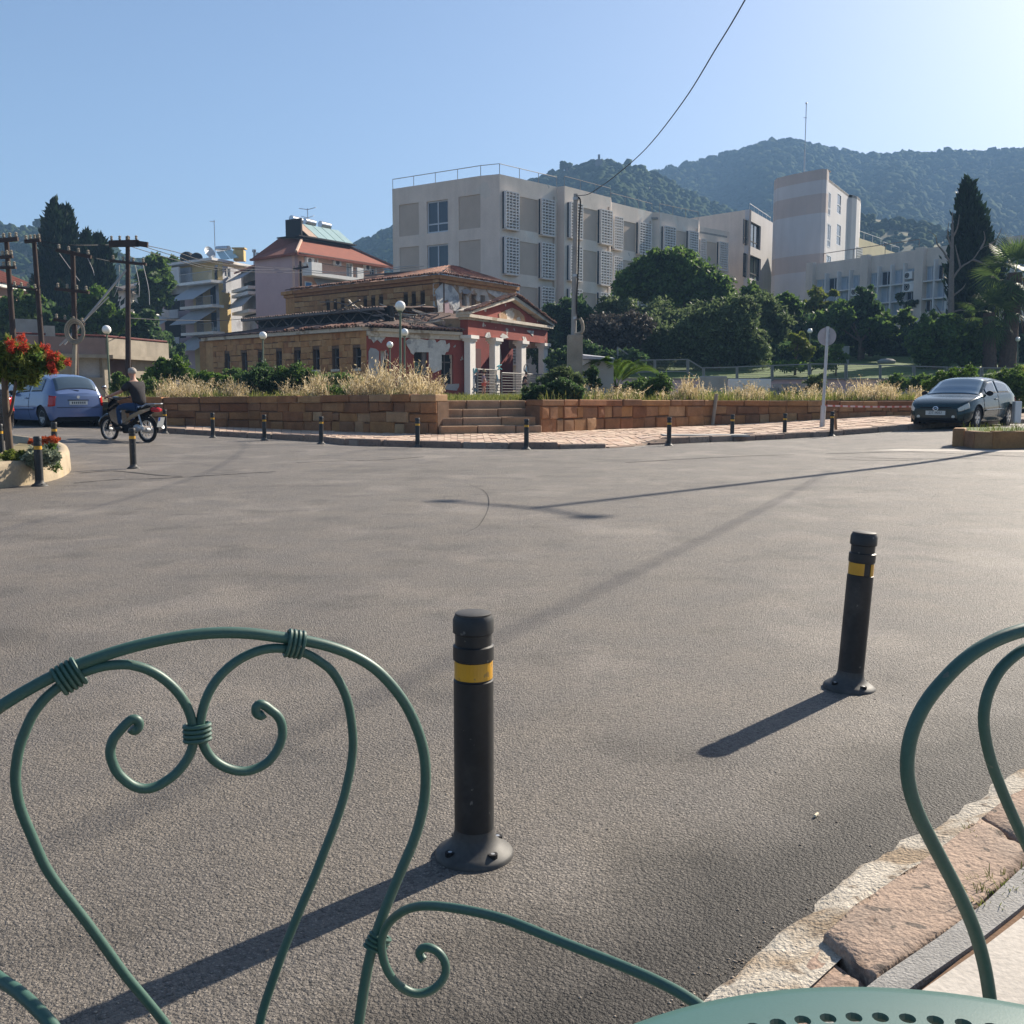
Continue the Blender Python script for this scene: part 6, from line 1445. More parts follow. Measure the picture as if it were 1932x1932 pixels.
# park fence
pf = thing('park_fence', 'low grey metal fence panels running along the park above the lot', 'fence', tuple(at(1236, 700, 61.9)))
def fence_panel(a, b, tall, base_py0, base_py1, top_py0, top_py1, D=62.0):
    p00, p10, p11, p01 = at(a, base_py0, D), at(b, base_py1, D), at(b, top_py1, D), at(a, top_py0, D); r_ = .045
    mb = MB(); mb.tube([p00, p10], r_, 4); mb.tube([p10, p11], r_, 4); mb.tube([p11, p01], r_, 4); mb.tube([p01, p00], r_, 4); f_ = mb.build('panel_frame', M['fencegrey'], pf)
    mb = MB()
    for k in range(1, 8): q = k/8; mb.tube([p00.lerp(p01, q), p10.lerp(p11, q)], .012, 4)
    mb.build('bars', M['polegreen'], f_)
for a, b, b0_, b1_, t0_, t1_ in ((1166, 1200, 676, 700, 655, 680), (1203, 1234, 702, 701, 680, 679), (1237, 1296, 701, 700.5, 679, 678), (1299.5, 1326, 702, 719, 679, 695), (1329, 1389, 719, 717, 694, 692.5), (1392, 1455, 716.5, 715.5, 692, 690), (1458.5, 1525, 715, 714.5, 689.5, 687), (1529.5, 1594, 714, 714, 686.5, 687), (1598, 1659, 714.5, 714.5, 687, 688.5), (1662, 1722, 714.5, 715, 689, 690.5), (1726, 1786, 715, 716, 691, 692.5), (1790, 1850, 716, 717, 693, 694), (1854, 1914, 717, 717, 694, 694.5)):
    fence_panel(a, b, 1, b0_, b1_, t0_, t1_)
    for px in (a-.8, b+.8):
        mb = MB(); yb = b0_ if px < a else b1_; yt = t0_ if px < a else t1_; mb.tube([at(px, yb+4, 62.05), at(px, yt-1, 62.05)], .05, 6); mb.build('post', M['fencegrey'], pf)
# double-armed street lamp on the median (just outside the frame; its long shadow crosses the road)
Hs = 10.4; tip = Vector((.19, 10.64)); sh = Vector((math.sin(SUN_AZ), math.cos(SUN_AZ)))/math.tan(SUN_EL); bs = tip+sh*Hs; zb_ = gz(bs.x, bs.y)
sl = thing('street_lamp', 'tall double-armed street lamp on the kerbed median whose shadow crosses the road', 'street lamp', (bs.x, bs.y, zb_))
mb = MB(); mb.tube([(bs.x, bs.y, zb_), (bs.x, bs.y, Hs)], [.12, .07], 10); mb.build('pole', M['steel'], sl, smooth=True)
for v, l in ((Vector((-.88, .8)), 1.0), (Vector((.66, -.69)), .95)):
    e_ = Vector((bs.x+v.x*l, bs.y+v.y*l, Hs+.05)); mb = MB(); mb.tube([(bs.x, bs.y, Hs-.05), e_], .045, 6); a_ = mb.build('arm', M['steel'], sl); mb = MB(); mb.ball((e_.x, e_.y, e_.z), .15, 10, (1.4, 1.1, .45)); mb.build('lamp_head', M['steel'], a_, smooth=True)
# ---- median kerb on the right, planter on the left
md = thing('median_planter', 'stone-edged grassy median island at the right edge of the road', 'planter', tuple(gnd(1851, 847)))
a, b = gnd(1850, 848), gnd(1990, 851); f0 = Vector((a.x, a.y)); 
outl = [f0+Vector((.35, 1.5)), f0+Vector((.05, .9)), f0+Vector((.0, .35)), f0+Vector((.25, .02)), f0+Vector((1.2, -.02)), f0+Vector((2.4, -.1)), f0+Vector((4.2, -.25)), f0+Vector((8, -.6))]
for i in range(len(outl)-1):
    fc = Facade(outl[i], outl[i+1]); zg = gz(fc.A.x, fc.A.y); n = max(1, round(fc.L/.75))
    for k in range(n): mb = MB(); fc.box(mb, fc.L*k/n+.008, fc.L*(k+1)/n-.008, zg-.1, zg+.34+rnd.uniform(-.02, .02), -.22, rnd.uniform(-.02, .02)); mb.build('kerb_stone', M['stone'], md, bev=.02)
mb = MB(); mb.prism([(q.x+.1, q.y+.05) for q in outl]+[(outl[-1].x, outl[-1].y+4.5), (outl[0].x+1, outl[0].y+2.5)], gz(f0.x, f0.y)+.1, gz(f0.x, f0.y)+.31); mb.build('soil', M['lawn'], md)
pc = [gnd(*p) for p in ((-60, 927), (0, 921), (60, 914), (105, 905), (128, 894), (134, 884), (126, 872), (100, 862), (40, 852))]
pc = [Vector((p.x, p.y)) for p in pc]; pcs = [Vector((q.x, q.y)) for q in crspline([(p.x, p.y, 0) for p in pc], 5)]
pl = thing('flower_planter', 'rounded yellowish concrete flower planter at the left road edge', 'planter', (pcs[14].x, pcs[14].y, 0))
cen = Vector((sum(p.x for p in pcs)/len(pcs), sum(p.y for p in pcs)/len(pcs))); V = []
prof = [(0, -.05), (.0, .05), (-.01, .26), (-.03, .315), (-.12, .33), (-.2, .315), (-.22, .18)]
for i, q in enumerate(pcs):
    t_ = (pcs[min(i+1, len(pcs)-1)]-pcs[max(0, i-1)]).normalized(); n_ = Vector((t_.y, -t_.x)); n_ = n_ if n_.dot(q-cen) > 0 else -n_
    for dx, z in prof: V.append((q.x+n_.x*dx, q.y+n_.y*dx, z+gz(q.x, q.y)))
K = len(prof); Fq = [(i*K+k, (i+1)*K+k, (i+1)*K+k+1, i*K+k+1) for i in range(len(pcs)-1) for k in range(K-1)]
np_obj('rim', V, Fq, M['planter'], pl, smooth=True)
mb = MB(); mb.prism([(cen.x+(q.x-cen.x)*.95, cen.y+(q.y-cen.y)*.95) for q in pcs], .05, .27); mb.build('soil', M['soil'], pl)

# ================================================================== VEGETATION
def leaves(lobes, n, leaf, seed, elong=1.6, clump=.2, shell=.45, K=None, flat=0.0, droop=0.0):
    r_ = np.random.default_rng(seed); lob = np.array(lobes, dtype=float); w = (lob[:, 3]*lob[:, 4]*lob[:, 5])**(2/3); w /= w.sum()
    K = K or max(12, n//34); idx = r_.choice(len(lob), K, p=w); L_ = lob[idx]
    d = r_.normal(size=(K, 3)); d /= np.linalg.norm(d, axis=1)[:, None]; rad = shell+(1-shell)*r_.uniform(size=(K, 1))**.6
    lump = 1+.16*np.sin(d[:, :1]*5.1+idx[:, None])+.12*np.sin(d[:, 1:2]*7.3+2+idx[:, None])+.1*r_.normal(size=(K, 1))
    cc = L_[:, :3]+d*L_[:, 3:6]*rad*lump*.93
    rr = (L_[:, 3:6].mean(axis=1)*clump)*r_.uniform(.6, 1.35, K)
    k = r_.integers(0, K, n); P = cc[k]+r_.normal(size=(n, 3))*rr[k][:, None]*np.array([.75, .75, .55])
    s = leaf*r_.uniform(.6, 1.35, (n, 1))
    a = r_.normal(size=(n, 3)); a[:, 2] = a[:, 2]*(1-flat)-droop; a /= np.linalg.norm(a, axis=1)[:, None]
    b = np.cross(a, r_.normal(size=(n, 3))); b /= np.linalg.norm(b, axis=1)[:, None]
    a = a*s*elong*.5; b = b*s*.5/1.1
    V = np.stack([P-a, P-b+a*.15, P+a, P+b+a*.15], axis=1).reshape(-1, 3); Fq = np.arange(n*4).reshape(-1, 4)
    return V, Fq
SEED = [300]
def base_z(x, D): return parkz(0, D) if (x > 6 and D > 62) else lotz(x, D)
def tree(label, D, lob, n, leaf, mk, tpx=None, tr=.2, name='tree', cat='tree', group=None, barkm='bark', zb_=None, elong=1.6, clump=.2, shell=.45, limbs=True, flat=0.0, dk=1.0):
    SEED[0] += 1; W = []
    for q in lob:
        px, py, rx = q[:3]; ry = q[3] if len(q) > 3 else rx; dd = q[4] if len(q) > 4 else 0
        c = at(px, py, D+dd); k = (D+dd)/1932; W.append((c.x, c.y, c.z, rx*k, (rx+ry)*.5*k*dk, ry*k))
    tpx = tpx or sum(q[0] for q in lob)/len(lob); bx = at(tpx, 700, D).x; z0 = base_z(bx, D) if zb_ is None else zb_
    t_ = thing(name, label, cat, (bx, D, z0), group=group)
    V, Fq = leaves(W, n, leaf, SEED[0], elong, clump, shell, flat=flat); np_obj('crown', V, Fq, M[mk], t_)
    top = max(W, key=lambda w: w[2]); mid_ = sum(w[2] for w in W)/len(W); mb = MB()
    zf = max(z0+.3, mid_); mb.tube([(bx, D, z0-.2), (bx+tr*.3, D, z0+(zf-z0)*.5), (bx*.7+top[0]*.3, D, zf)], [tr, tr*.8, tr*.55], 7)
    if limbs:
        for w in W[:6]: mb.tube([(bx+tr*.3, D, z0+(zf-z0)*.5), ((bx+w[0])/2, (D+w[1])/2, (zf+w[2])/2-.1), (w[0], w[1], w[2])], [tr*.5, tr*.35, tr*.12], 5)
    mb.build('trunk', M[barkm], t_); return t_
def cypress(label, D, spine, n, leaf, zb_=None, mk='leafcyp'):
    """spine: (px, py, half width px) from top to bottom; a flame of upright sprays"""
    SEED[0] += 1; r_ = np.random.default_rng(SEED[0]); k = D/1932
    py = np.array([q[1] for q in spine], float); px = np.array([q[0] for q in spine], float); hw = np.array([q[2] for q in spine], float)
    ys = np.linspace(py[0], py[-1], 400); wv = np.interp(ys, py, hw)+1.0; cdf = np.cumsum(wv); cdf /= cdf[-1]
    K = n//26; cy = np.interp(r_.uniform(size=K), cdf, ys); ca = r_.uniform(0, 6.28, K); W = np.interp(cy, py, hw); rr = W*(.25+.75*r_.uniform(size=K)**.5)*(1+.13*np.sin(ca*3+cy*.11)+.10*np.sin(ca*5-cy*.23))
    c0 = np.array([at(float(x), float(y), D)[:] for x, y in zip(np.interp(cy, py, px), cy)]); cc = c0+np.stack([np.cos(ca)*rr*k, np.sin(ca)*rr*k, np.zeros(K)], 1)
    id_ = r_.integers(0, K, n); sp_ = (.12*W[id_]*k+.10)[:, None]; P = cc[id_]+r_.normal(size=(n, 3))*sp_*np.array([.8, .8, 1.5])+np.array([0, 0, .1])
    out = np.stack([np.cos(ca[id_]), np.sin(ca[id_]), np.full(n, 1.7)], 1)+r_.normal(0, .35, (n, 3)); out /= np.linalg.norm(out, axis=1)[:, None]
    b = np.cross(out, r_.normal(size=(n, 3))); b /= np.linalg.norm(b, axis=1)[:, None]; s_ = leaf*r_.uniform(.6, 1.3, (n, 1)); a = out*s_; b = b*s_*.4
    V = np.stack([P-a*.7, P-b, P+a, P+b], 1).reshape(-1, 3); bx = at(spine[-1][0], 700, D).x; z0 = base_z(bx, D) if zb_ is None else zb_
    t_ = thing('cypress_tree', label, 'tree', (bx, D, z0)); np_obj('crown', V, np.arange(4*n).reshape(-1, 4), M[mk], t_)
    mb = MB(); c = at(spine[0][0], spine[0][1], D); mb.tube([(bx, D, z0-.3), ((bx+c.x)/2, D, (z0+c.z)/2), (c.x, D, c.z-.5)], [.28, .18, .05], 7); mb.build('trunk', M['bark'], t_)
cypress('tall dark cypress on the left, taller of the touching pair', 100, [(102, 384, 3), (102, 400, 9), (103, 440, 15), (100, 490, 21), (98, 560, 28), (98, 640, 34)], 9000, .5, 1.5)
cypress('tall dark cypress on the left, shorter right one of the touching pair', 101, [(126, 397, 2.5), (125, 415, 8), (128, 450, 14), (130, 500, 18), (130, 580, 22), (130, 650, 24)], 6500, .5, 1.5)
cypress('dark ragged conifer with a leaning tip right of the cypress pair', 98, [(161, 441, 2), (165, 455, 8), (162, 480, 16), (160, 520, 20), (160, 590, 26)], 5000, .45, 1.5)
cypress('dark ragged conifer with a narrow tip, nearest the white house', 99, [(184, 446, 2), (187, 458, 6), (192, 480, 15), (190, 530, 22), (192, 600, 26)], 5000, .45, 1.5)
cypress('tall dark cypress in the park on the right in front of the office wing', 78, [(1828, 337, 2), (1827, 352, 7), (1826, 372, 13), (1829, 400, 19), (1833, 440, 27), (1838, 490, 36), (1840, 560, 40), (1838, 640, 34)], 17000, .34)
T_ = tree
T_('pine with lighter green tufts beside the apartment block', 104, [(292, 500, 20, 16), (300, 530, 24), (283, 552, 22), (275, 520, 16), (306, 565, 18), (278, 580, 20)], 6000, .42, 'leafmid', 292, zb_=2, elong=2.0, group='trees on the left slope')
T_('small pine crown peeping over the apartment roof', 128, [(326, 491, 12, 5), (318, 496, 8, 5), (335, 496, 8, 4)], 1100, .42, 'leafmid', 326, zb_=6, group='trees on the left slope')
T_('bright yellow-green tree below the white house', 80, [(180, 562, 22, 20), (160, 585, 22), (195, 590, 22), (172, 610, 26), (215, 615, 22, 16), (240, 600, 20, 14)], 7000, .32, 'leafbright', 185, zb_=1.5, group='trees on the left slope')
T_('dark shady tree mass right of the tallest utility pole', 84, [(275, 610, 26, 22), (240, 640, 34, 24), (200, 650, 34, 24), (290, 650, 26, 26), (160, 655, 30, 22)], 9000, .36, 'leafdark', 235, zb_=1.5, group='trees on the left slope')  # dark leaf colour also carries the deep shade of this mass
T_('dark tree behind the terrace building beneath the cypress pair', 78, [(90, 600, 36, 26), (60, 630, 36, 24), (120, 630, 34, 26), (30, 640, 30)], 9000, .34, 'leafdark', 85, zb_=1.5, group='trees on the left slope')  # deep shade under the conifers is put into the dark leaves
T_('green tree in front of the red roofed house at the far left', 76, [(35, 570, 22, 16), (12, 585, 22), (55, 590, 20), (30, 605, 26), (68, 560, 12, 14), (0, 610, 26)], 6000, .32, 'leafmid', 28, zb_=1.5, group='trees on the left slope')
T_('dark tree mass in the shade under the apartment block', 88, [(310, 650, 20, 26), (330, 672, 22, 20), (296, 680, 16, 16)], 3500, .36, 'leafdark', 312, zb_=1.5, group='trees on the left slope')  # its shade is put into the dark leaf colour
PG = 'trees and bushes of the park'
T_('large round dark green tree in front of the long cream building', 82, [(1275, 500, 44, 34), (1215, 520, 40, 34), (1320, 535, 46, 36), (1260, 545, 50, 40), (1185, 545, 30, 32), (1352, 560, 34, 34), (1240, 488, 26, 18), (1297, 480, 16, 14)], 27000, .235, 'leafmid', 1270, .35, group=PG, clump=.17)
T_('dark broad bush left of the large round tree', 80, [(1075, 590, 38, 32), (1040, 610, 30, 28), (1105, 610, 34, 34), (1060, 645, 44, 32)], 9000, .26, 'leafdark', 1075, group=PG)
T_('purple-brown dry shrubby tree between dark bush and olives', 68, [(1145, 625, 32, 36), (1120, 650, 30, 34), (1170, 650, 34, 40), (1195, 615, 28, 26)], 14000, .15, 'leafbrown', 1150, group=PG, barkm='barkgrey')
T_('grey-green olive tree under the large round tree', 70, [(1220, 630, 36, 32), (1250, 655, 36, 36), (1200, 660, 28, 30)], 14000, .135, 'leafolive', 1228, group=PG, elong=2.4)
T_('broad grey-green olive tree above the fence corner', 69, [(1345, 610, 44, 40), (1300, 635, 40, 38), (1390, 620, 40, 42), (1340, 655, 50, 36), (1400, 585, 30, 26), (1420, 660, 34, 30)], 27000, .135, 'leafolive', 1350, .3, group=PG, elong=2.4)
T_('olive tree nearest the park lamp with yellowish top', 74, [(1440, 580, 28, 28), (1465, 610, 30, 34), (1430, 620, 26, 34)], 11000, .135, 'leafolive', 1445, group=PG, elong=2.4)
T_('dark tree against the white tower foot', 90, [(1500, 610, 34, 34), (1490, 650, 38, 32), (1530, 640, 30, 36)], 7500, .3, 'leafdark', 1505, group=PG)
T_('light yellow-green sapling in front of the office wing corner', 84, [(1535, 560, 20, 16), (1555, 572, 18, 12), (1525, 578, 14, 14), (1572, 555, 10, 8)], 1300, .28, 'leafyel', 1540, .1, group=PG)
T_('dark bushy tree with a bright top in front of the office windows', 82, [(1630, 565, 20, 22), (1612, 590, 26, 24), (1640, 600, 26, 26), (1600, 625, 32, 26), (1650, 640, 34, 28)], 9000, .28, 'leafdark', 1625, group=PG)
T_('dark shrub mass under the office wing behind the sign', 86, [(1565, 640, 34, 34), (1600, 660, 36, 24), (1690, 655, 40, 22), (1720, 640, 24, 30), (1555, 600, 26, 22)], 11000, .3, 'leafdark', 1640, group=PG)
T_('low dark creeper hanging at the office wing pilaster', 96, [(1722, 570, 14, 9), (1700, 562, 14, 9), (1735, 600, 10, 12), (1715, 612, 16, 8)], 1400, .26, 'leafdark', 1715, .08, group=PG)
T_('round mid green tree left of the fan palms', 70, [(1760, 620, 30, 26), (1742, 645, 28, 30), (1780, 640, 28, 34), (1762, 670, 34, 28), (1800, 615, 20, 20)], 9000, .22, 'leafmid', 1762, .2, group=PG)
T_('light leafy tree between the two fan palm trunks', 71, [(1822, 640, 26, 28), (1840, 665, 26, 26), (1880, 645, 16, 22), (1815, 680, 26, 22)], 5000, .22, 'leafbright', 1826, .15, group=PG)
T_('dark undergrowth behind the fan palms', 78, [(1880, 670, 40, 24), (1930, 660, 30, 30), (1800, 690, 40, 16)], 6000, .26, 'leafdark', 1870, .15, group=PG)
T_('small yellow-green tree beside the park lamp', 64.5, [(1510, 640, 16, 14), (1500, 655, 14, 12), (1520, 660, 14, 16), (1495, 636, 8, 8)], 2200, .16, 'leafyel', 1500, .09, group=PG)
T_('small rose bush with pale blooms behind the round sign', 64, [(1575, 660, 14, 16), (1590, 672, 12, 12), (1565, 678, 14, 10)], 1500, .14, 'leafmid', 1577, .06, group=PG)
T_('low clipped bushes along the park fence near the lamp', 63.5, [(1495, 690, 40, 9), (1560, 688, 30, 9)], 2400, .12, 'leafbright', 1530, .05, group=PG)
T_('dark shrub behind the red right wing of the ruin', 62.5, [(1065, 680, 30, 22), (1110, 668, 30, 26), (1150, 685, 30, 22), (1190, 680, 30, 22)], 6000, .2, 'leafdark', 1110, .1, group=PG)
T_('added dark foliage standing in for the shadow behind the park fence under the olive trees', 74, [(1030, 668, 40, 26), (1100, 672, 44, 24), (1170, 672, 44, 24), (1245, 674, 44, 24), (1320, 676, 44, 24), (1400, 676, 44, 26), (1470, 672, 40, 26), (1540, 660, 34, 24)], 13000, .26, 'leafdark', 1290, .1, group=PG, name='hedge', cat='hedge')  # leafy fill added as the dark shadow beneath the crowns
T_('olive-green tree filling the gap between the dry shrubby tree and the olives', 76, [(1180, 600, 34, 34), (1240, 600, 40, 30), (1300, 605, 40, 30), (1150, 580, 24, 22)], 14000, .16, 'leafolive', 1215, .2, group=PG)
T_('loose light green tree between the olives and the tower foot', 80, [(1455, 600, 34, 36), (1420, 560, 26, 22), (1480, 575, 20, 20), (1500, 580, 18, 14)], 5000, .26, 'leafmid', 1455, .18, group=PG)
T_('green shrubbery below the office wing windows', 80, [(1580, 600, 30, 26), (1660, 620, 34, 24), (1700, 600, 20, 20), (1545, 620, 30, 30)], 6500, .26, 'leafmid', 1620, .15, group=PG)
# bare tree
bt = thing('bare_tree', 'leafless grey tree in front of the dark cypress', 'tree', tuple(at(1794, 690, 76)), group=PG); b = Vector((at(1794, 690, 76).x, 76, parkz(0, 76)))
mb = MB(); mb.tube([b, at(1794, 600, 76), at(1795, 520, 76), at(1797, 440, 76), at(1797, 400, 76)], [.28, .24, .2, .1, .03], 8); mb.build('trunk', M['barkgrey'], bt, smooth=True)
for P in ([(1795, 530), (1812, 505), (1835, 490), (1850, 470), (1866, 462)], [(1795, 500), (1780, 475), (1768, 460), (1765, 445), (1752, 437)], [(1795, 560), (1815, 545), (1822, 535)], [(1835, 490), (1862, 500), (1872, 512)], [(1812, 505), (1806, 480), (1802, 462)], [(1796, 450), (1806, 430), (1810, 405)], [(1796, 470), (1788, 445), (1790, 420)], [(1850, 470), (1858, 452), (1856, 436)], [(1795, 610), (1775, 590), (1765, 575)], [(1795, 590), (1812, 585), (1830, 588)], [(1866, 462), (1880, 452), (1890, 430)]):
    mb = MB(); Q = crspline([at(x, y, 76-.2*i) for i, (x, y) in enumerate(P)], 3); mb.tube(Q, [max(.02, .09*(1-i/len(Q))) for i in range(len(Q))], 5); mb.build('branch', M['barkgrey'], bt)
# fan palms
def fan_frond(seed, L_, pet, droop):
    r_ = np.random.default_rng(seed); V = []; Fq = []; n = 22; base = np.array([pet, 0, -pet*droop*.4])
    V += [(0, -.02, 0), (0, .02, 0), (pet, .02, base[2]), (pet, -.02, base[2])]; Fq.append((0, 1, 2, 3))
    for k in range(n):
        a = (k/(n-1)-.5)*R(210); l = L_*(1-.35*abs(k/(n-1)-.5))*r_.uniform(.85, 1.1); d = np.array([math.cos(a), math.sin(a), -.12]); s = np.array([-math.sin(a), math.cos(a), 0])*.034*L_
        p0 = base; p1 = base+d*l*.55+np.array([0, 0, -.02*l]); p2 = base+d*l+np.array([0, 0, -droop*l*.8])
        o = len(V); V += [tuple(p0-s*.2), tuple(p0+s*.2), tuple(p1+s), tuple(p1-s), tuple(p2+s*.1), tuple(p2-s*.1)]; Fq += [(o, o+1, o+2, o+3), (o+3, o+2, o+4, o+5)]
    return np.array(V), np.array(Fq)
def fan_palm(label, px_c, py_c, px_b, D, rad_px, tr, n, seed, skirt=0):
    c = at(px_c, py_c, D); bx = at(px_b, 700, D).x; z0 = parkz(0, D); r_ = np.random.default_rng(seed); Rm = rad_px*D/1932
    t_ = thing('fan_palm', label, 'palm tree', (bx, D, z0), group='fan palms at the right'); mb = MB()
    N_ = 14; mb.tube([Vector((bx, D, z0-.2)).lerp(c, k/N_) for k in range(N_+1)], [tr*(1.1-.25*k/N_)*(1+.07*(k % 2)) for k in range(N_+1)], 12); mb.build('trunk', M['barkpalm'], t_)
    if skirt:
        mb = MB()
        for k in range(70):
            a = r_.uniform(0, 6.28); z = c.z-r_.uniform(.0, skirt); q = Vector((c.x+math.cos(a)*tr, c.y+math.sin(a)*tr, z)); mb.beam(q, q+Vector((math.cos(a)*.25, math.sin(a)*.25, -r_.uniform(.5, 1.1))), .07, .015)
        mb.build('dead_fronds', M['bark'], t_)
    me = []
    for k in range(4):
        V, Fq = fan_frond(seed+k, Rm*.62, Rm*.5, [.1, .25, .45, .7][k]); m_ = np_mesh('frond', V, Fq); m_.materials.append(M['leafpalm']); me.append(m_)
    for k in range(n):
        el = R(85-150*((k+.5)/n)); az = k*2.39996+r_.uniform(-.2, .2); kk = min(3, int(4*k/n)); o = link('frond', me[kk], t_)
        q = Quaternion((0, 0, 1), az) @ Quaternion((0, 1, 0), -el) @ Quaternion((1, 0, 0), r_.uniform(-.5, .5)); o.rotation_mode = 'QUATERNION'; o.rotation_quaternion = q
        o.location = c-Vector((bx, D, z0))+Vector((0, 0, .1-.25*k/n)); s = r_.uniform(.85, 1.15); o.scale = (s, s, s)
fan_palm('shorter fan palm on the right with a slim rough trunk', 1866, 590, 1867, 70, 54, .42, 26, 50)
fan_palm('taller fan palm at the right edge with a thick trunk and dead skirt', 1916, 515, 1899, 70.5, 68, .50, 30, 60, 3.2)
# young feather palm by the cabinet
def feather(seed, L_, rise, leaf):
    r_ = np.random.default_rng(seed); V = []; Fq = []; P = []
    for k in range(15):
        q = k/14; P.append(np.array([L_*q*(1-.12*q), 0, rise*L_*(q*1.35-q*q*.95)]))
    for k in range(14):
        w = .02*(1-k/15); o = len(V); V += [tuple(P[k]+[0, -w, 0]), tuple(P[k]+[0, w, 0]), tuple(P[k+1]+[0, w, 0]), tuple(P[k+1]+[0, -w, 0])]; Fq.append((o, o+1, o+2, o+3))
    for k in range(52):
        q = .12+.88*k/52; i = min(13, int(q*14)); p = P[i]+(P[i+1]-P[i])*(q*14-i); tg = (P[i+1]-P[i]); tg /= np.linalg.norm(tg)
        for sgn in (-1, 1):
            l = leaf*(1-.75*abs(q-.42))*r_.uniform(.85, 1.1); d = tg*.65+np.array([0, sgn*.8, .25]); d /= np.linalg.norm(d); w = np.cross(d, [0, 0, 1]); w = w/np.linalg.norm(w)*.022
            e = p+d*l+np.array([0, 0, -.06*l]); m_ = p+d*l*.5; o = len(V); V += [tuple(p), tuple(m_+w), tuple(e), tuple(m_-w)]; Fq.append((o, o+1, o+2, o+3))
    return np.array(V), np.array(Fq)
c = at(1163, 722, 35.5); fp = thing('young_palm', 'young bright green feather palm arching beside the grey cabinet', 'palm tree', (c.x, 35.5, lotz(0, 35)))
for k, (az, L_, rise) in enumerate(((-95, 1.3, 1.3), (-60, 1.5, 1.1), (-20, 1.5, .9), (15, 1.6, .75), (50, 1.5, 1.0), (100, 1.5, 1.2), (150, 1.5, 1.1), (180, 1.7, .85), (205, 1.6, 1.0), (230, 1.4, 1.3), (-130, 1.3, 1.4))):
    V, Fq = feather(70+k, L_, rise, .5); m_ = np_mesh('frond', V, Fq); m_.materials.append(M['leafbright']); o = link('frond', m_, fp); o.rotation_euler = (rnd.uniform(-.2, .2), 0, R(az)); o.location = (0, 0, .45)
mb = MB(); mb.tube([(0, 0, -.1), (0, 0, .5)], [.18, .12], 9); mb.build('trunk', M['barkpalm'], fp, local=True)
# shrubs along the walls
WG = 'shrubs above the stone walls'
def shrub(label, D, lob, n, leaf, mk, **k): return tree(label, D, lob, n, leaf, mk, tr=.04, name='shrub', cat='shrub', group=WG, **k)
shrub('dark green bush on the left wall below the far lamp', 33, [(487, 712, 36, 24), (470, 728, 26, 14), (510, 725, 30, 16)], 9000, .062, 'leafdark')
shrub('dark green bush on the left wall, right of its twin', 33.4, [(560, 708, 34, 20), (590, 718, 20, 16), (545, 726, 30, 12)], 8000, .062, 'leafmid')
shrub('feathery light green bush behind the motorcyclist', 40, [(330, 695, 26, 18), (300, 712, 30, 18), (355, 712, 22, 16), (310, 690, 16, 12)], 6500, .09, 'leafbright')
shrub('light green hedge-like bush above the wall left of the rider head', 36, [(240, 728, 30, 14), (285, 730, 30, 14), (225, 715, 14, 12)], 6500, .075, 'leafmid')
shrub('pale leafy bush between feathery bush and dark wall bush', 38, [(395, 715, 26, 14), (430, 722, 26, 12)], 4500, .08, 'leafbright')
shrub('low weedy green growth at the foot of the ruin wall', 45, [(560, 712, 60, 10), (440, 705, 30, 12), (640, 715, 40, 8)], 5000, .09, 'leafmid')
shrub('dark green bush spilling over the right end of the steps', 29.5, [(1035, 742, 28, 18), (1060, 732, 26, 18), (1012, 748, 20, 13), (1080, 742, 20, 16), (995, 752, 14, 8)], 10000, .06, 'leafdark')
shrub('olive-toned weedy bush in front of the concrete pillar', 31, [(1060, 708, 24, 18), (1038, 722, 24, 16), (1003, 738, 20, 12), (1080, 722, 22, 20)], 8000, .06, 'leafolive')
shrub('leafy green branch rising beside the grey cabinet', 34, [(1118, 705, 12, 16), (1105, 712, 14, 10), (1120, 722, 12, 12)], 1600, .08, 'leafdark')
shrub('round green bush behind the wall right of the feather palm', 34, [(1245, 728, 26, 18), (1228, 738, 18, 14)], 5500, .065, 'leafmid')
shrub('green bush among dry grass below the fence ramp', 40, [(1205, 730, 22, 16), (1180, 738, 20, 12)], 3500, .075, 'leafmid')
shrub('low green weeds spreading through dry grass at the wall centre', 30, [(640, 738, 40, 7), (720, 738, 36, 6), (780, 736, 24, 8)], 2600, .06, 'leafmid')
shrub('low olive weeds along the right wall left of the sign', 38, [(1330, 748, 40, 6), (1420, 746, 44, 7), (1500, 746, 26, 8)], 2600, .07, 'leafolive')
shrub('thin weedy bush in the grass left of the sign', 42, [(1540, 722, 20, 16), (1520, 735, 22, 12)], 2600, .08, 'leafolive')
shrub('dark bush under the fence right of the sign', 46, [(1690, 725, 26, 16), (1740, 722, 26, 16)], 4500, .085, 'leafmid')
T_('rounded yellow-green hedge bush behind the dark green car', 36, [(1805, 716, 44, 22), (1780, 728, 36, 18), (1835, 726, 30, 20)], 16000, .055, 'leafbright', 1805, .06, 'hedge_bush', 'hedge', 'clipped hedge bushes', clump=.1, shell=.7)
T_('taller rounded hedge bush at the right edge behind the car', 37, [(1895, 730, 42, 34), (1920, 735, 38, 36), (1870, 742, 26, 26)], 18000, .055, 'leafmid', 1895, .06, 'hedge_bush', 'hedge', 'clipped hedge bushes', clump=.1, shell=.7)
T_('straw-coloured dry bush behind the hedge at the right edge', 42, [(1925, 705, 26, 14), (1905, 708, 20, 10)], 2500, .09, 'leafyel', 1920, .05, 'shrub', 'shrub', WG)
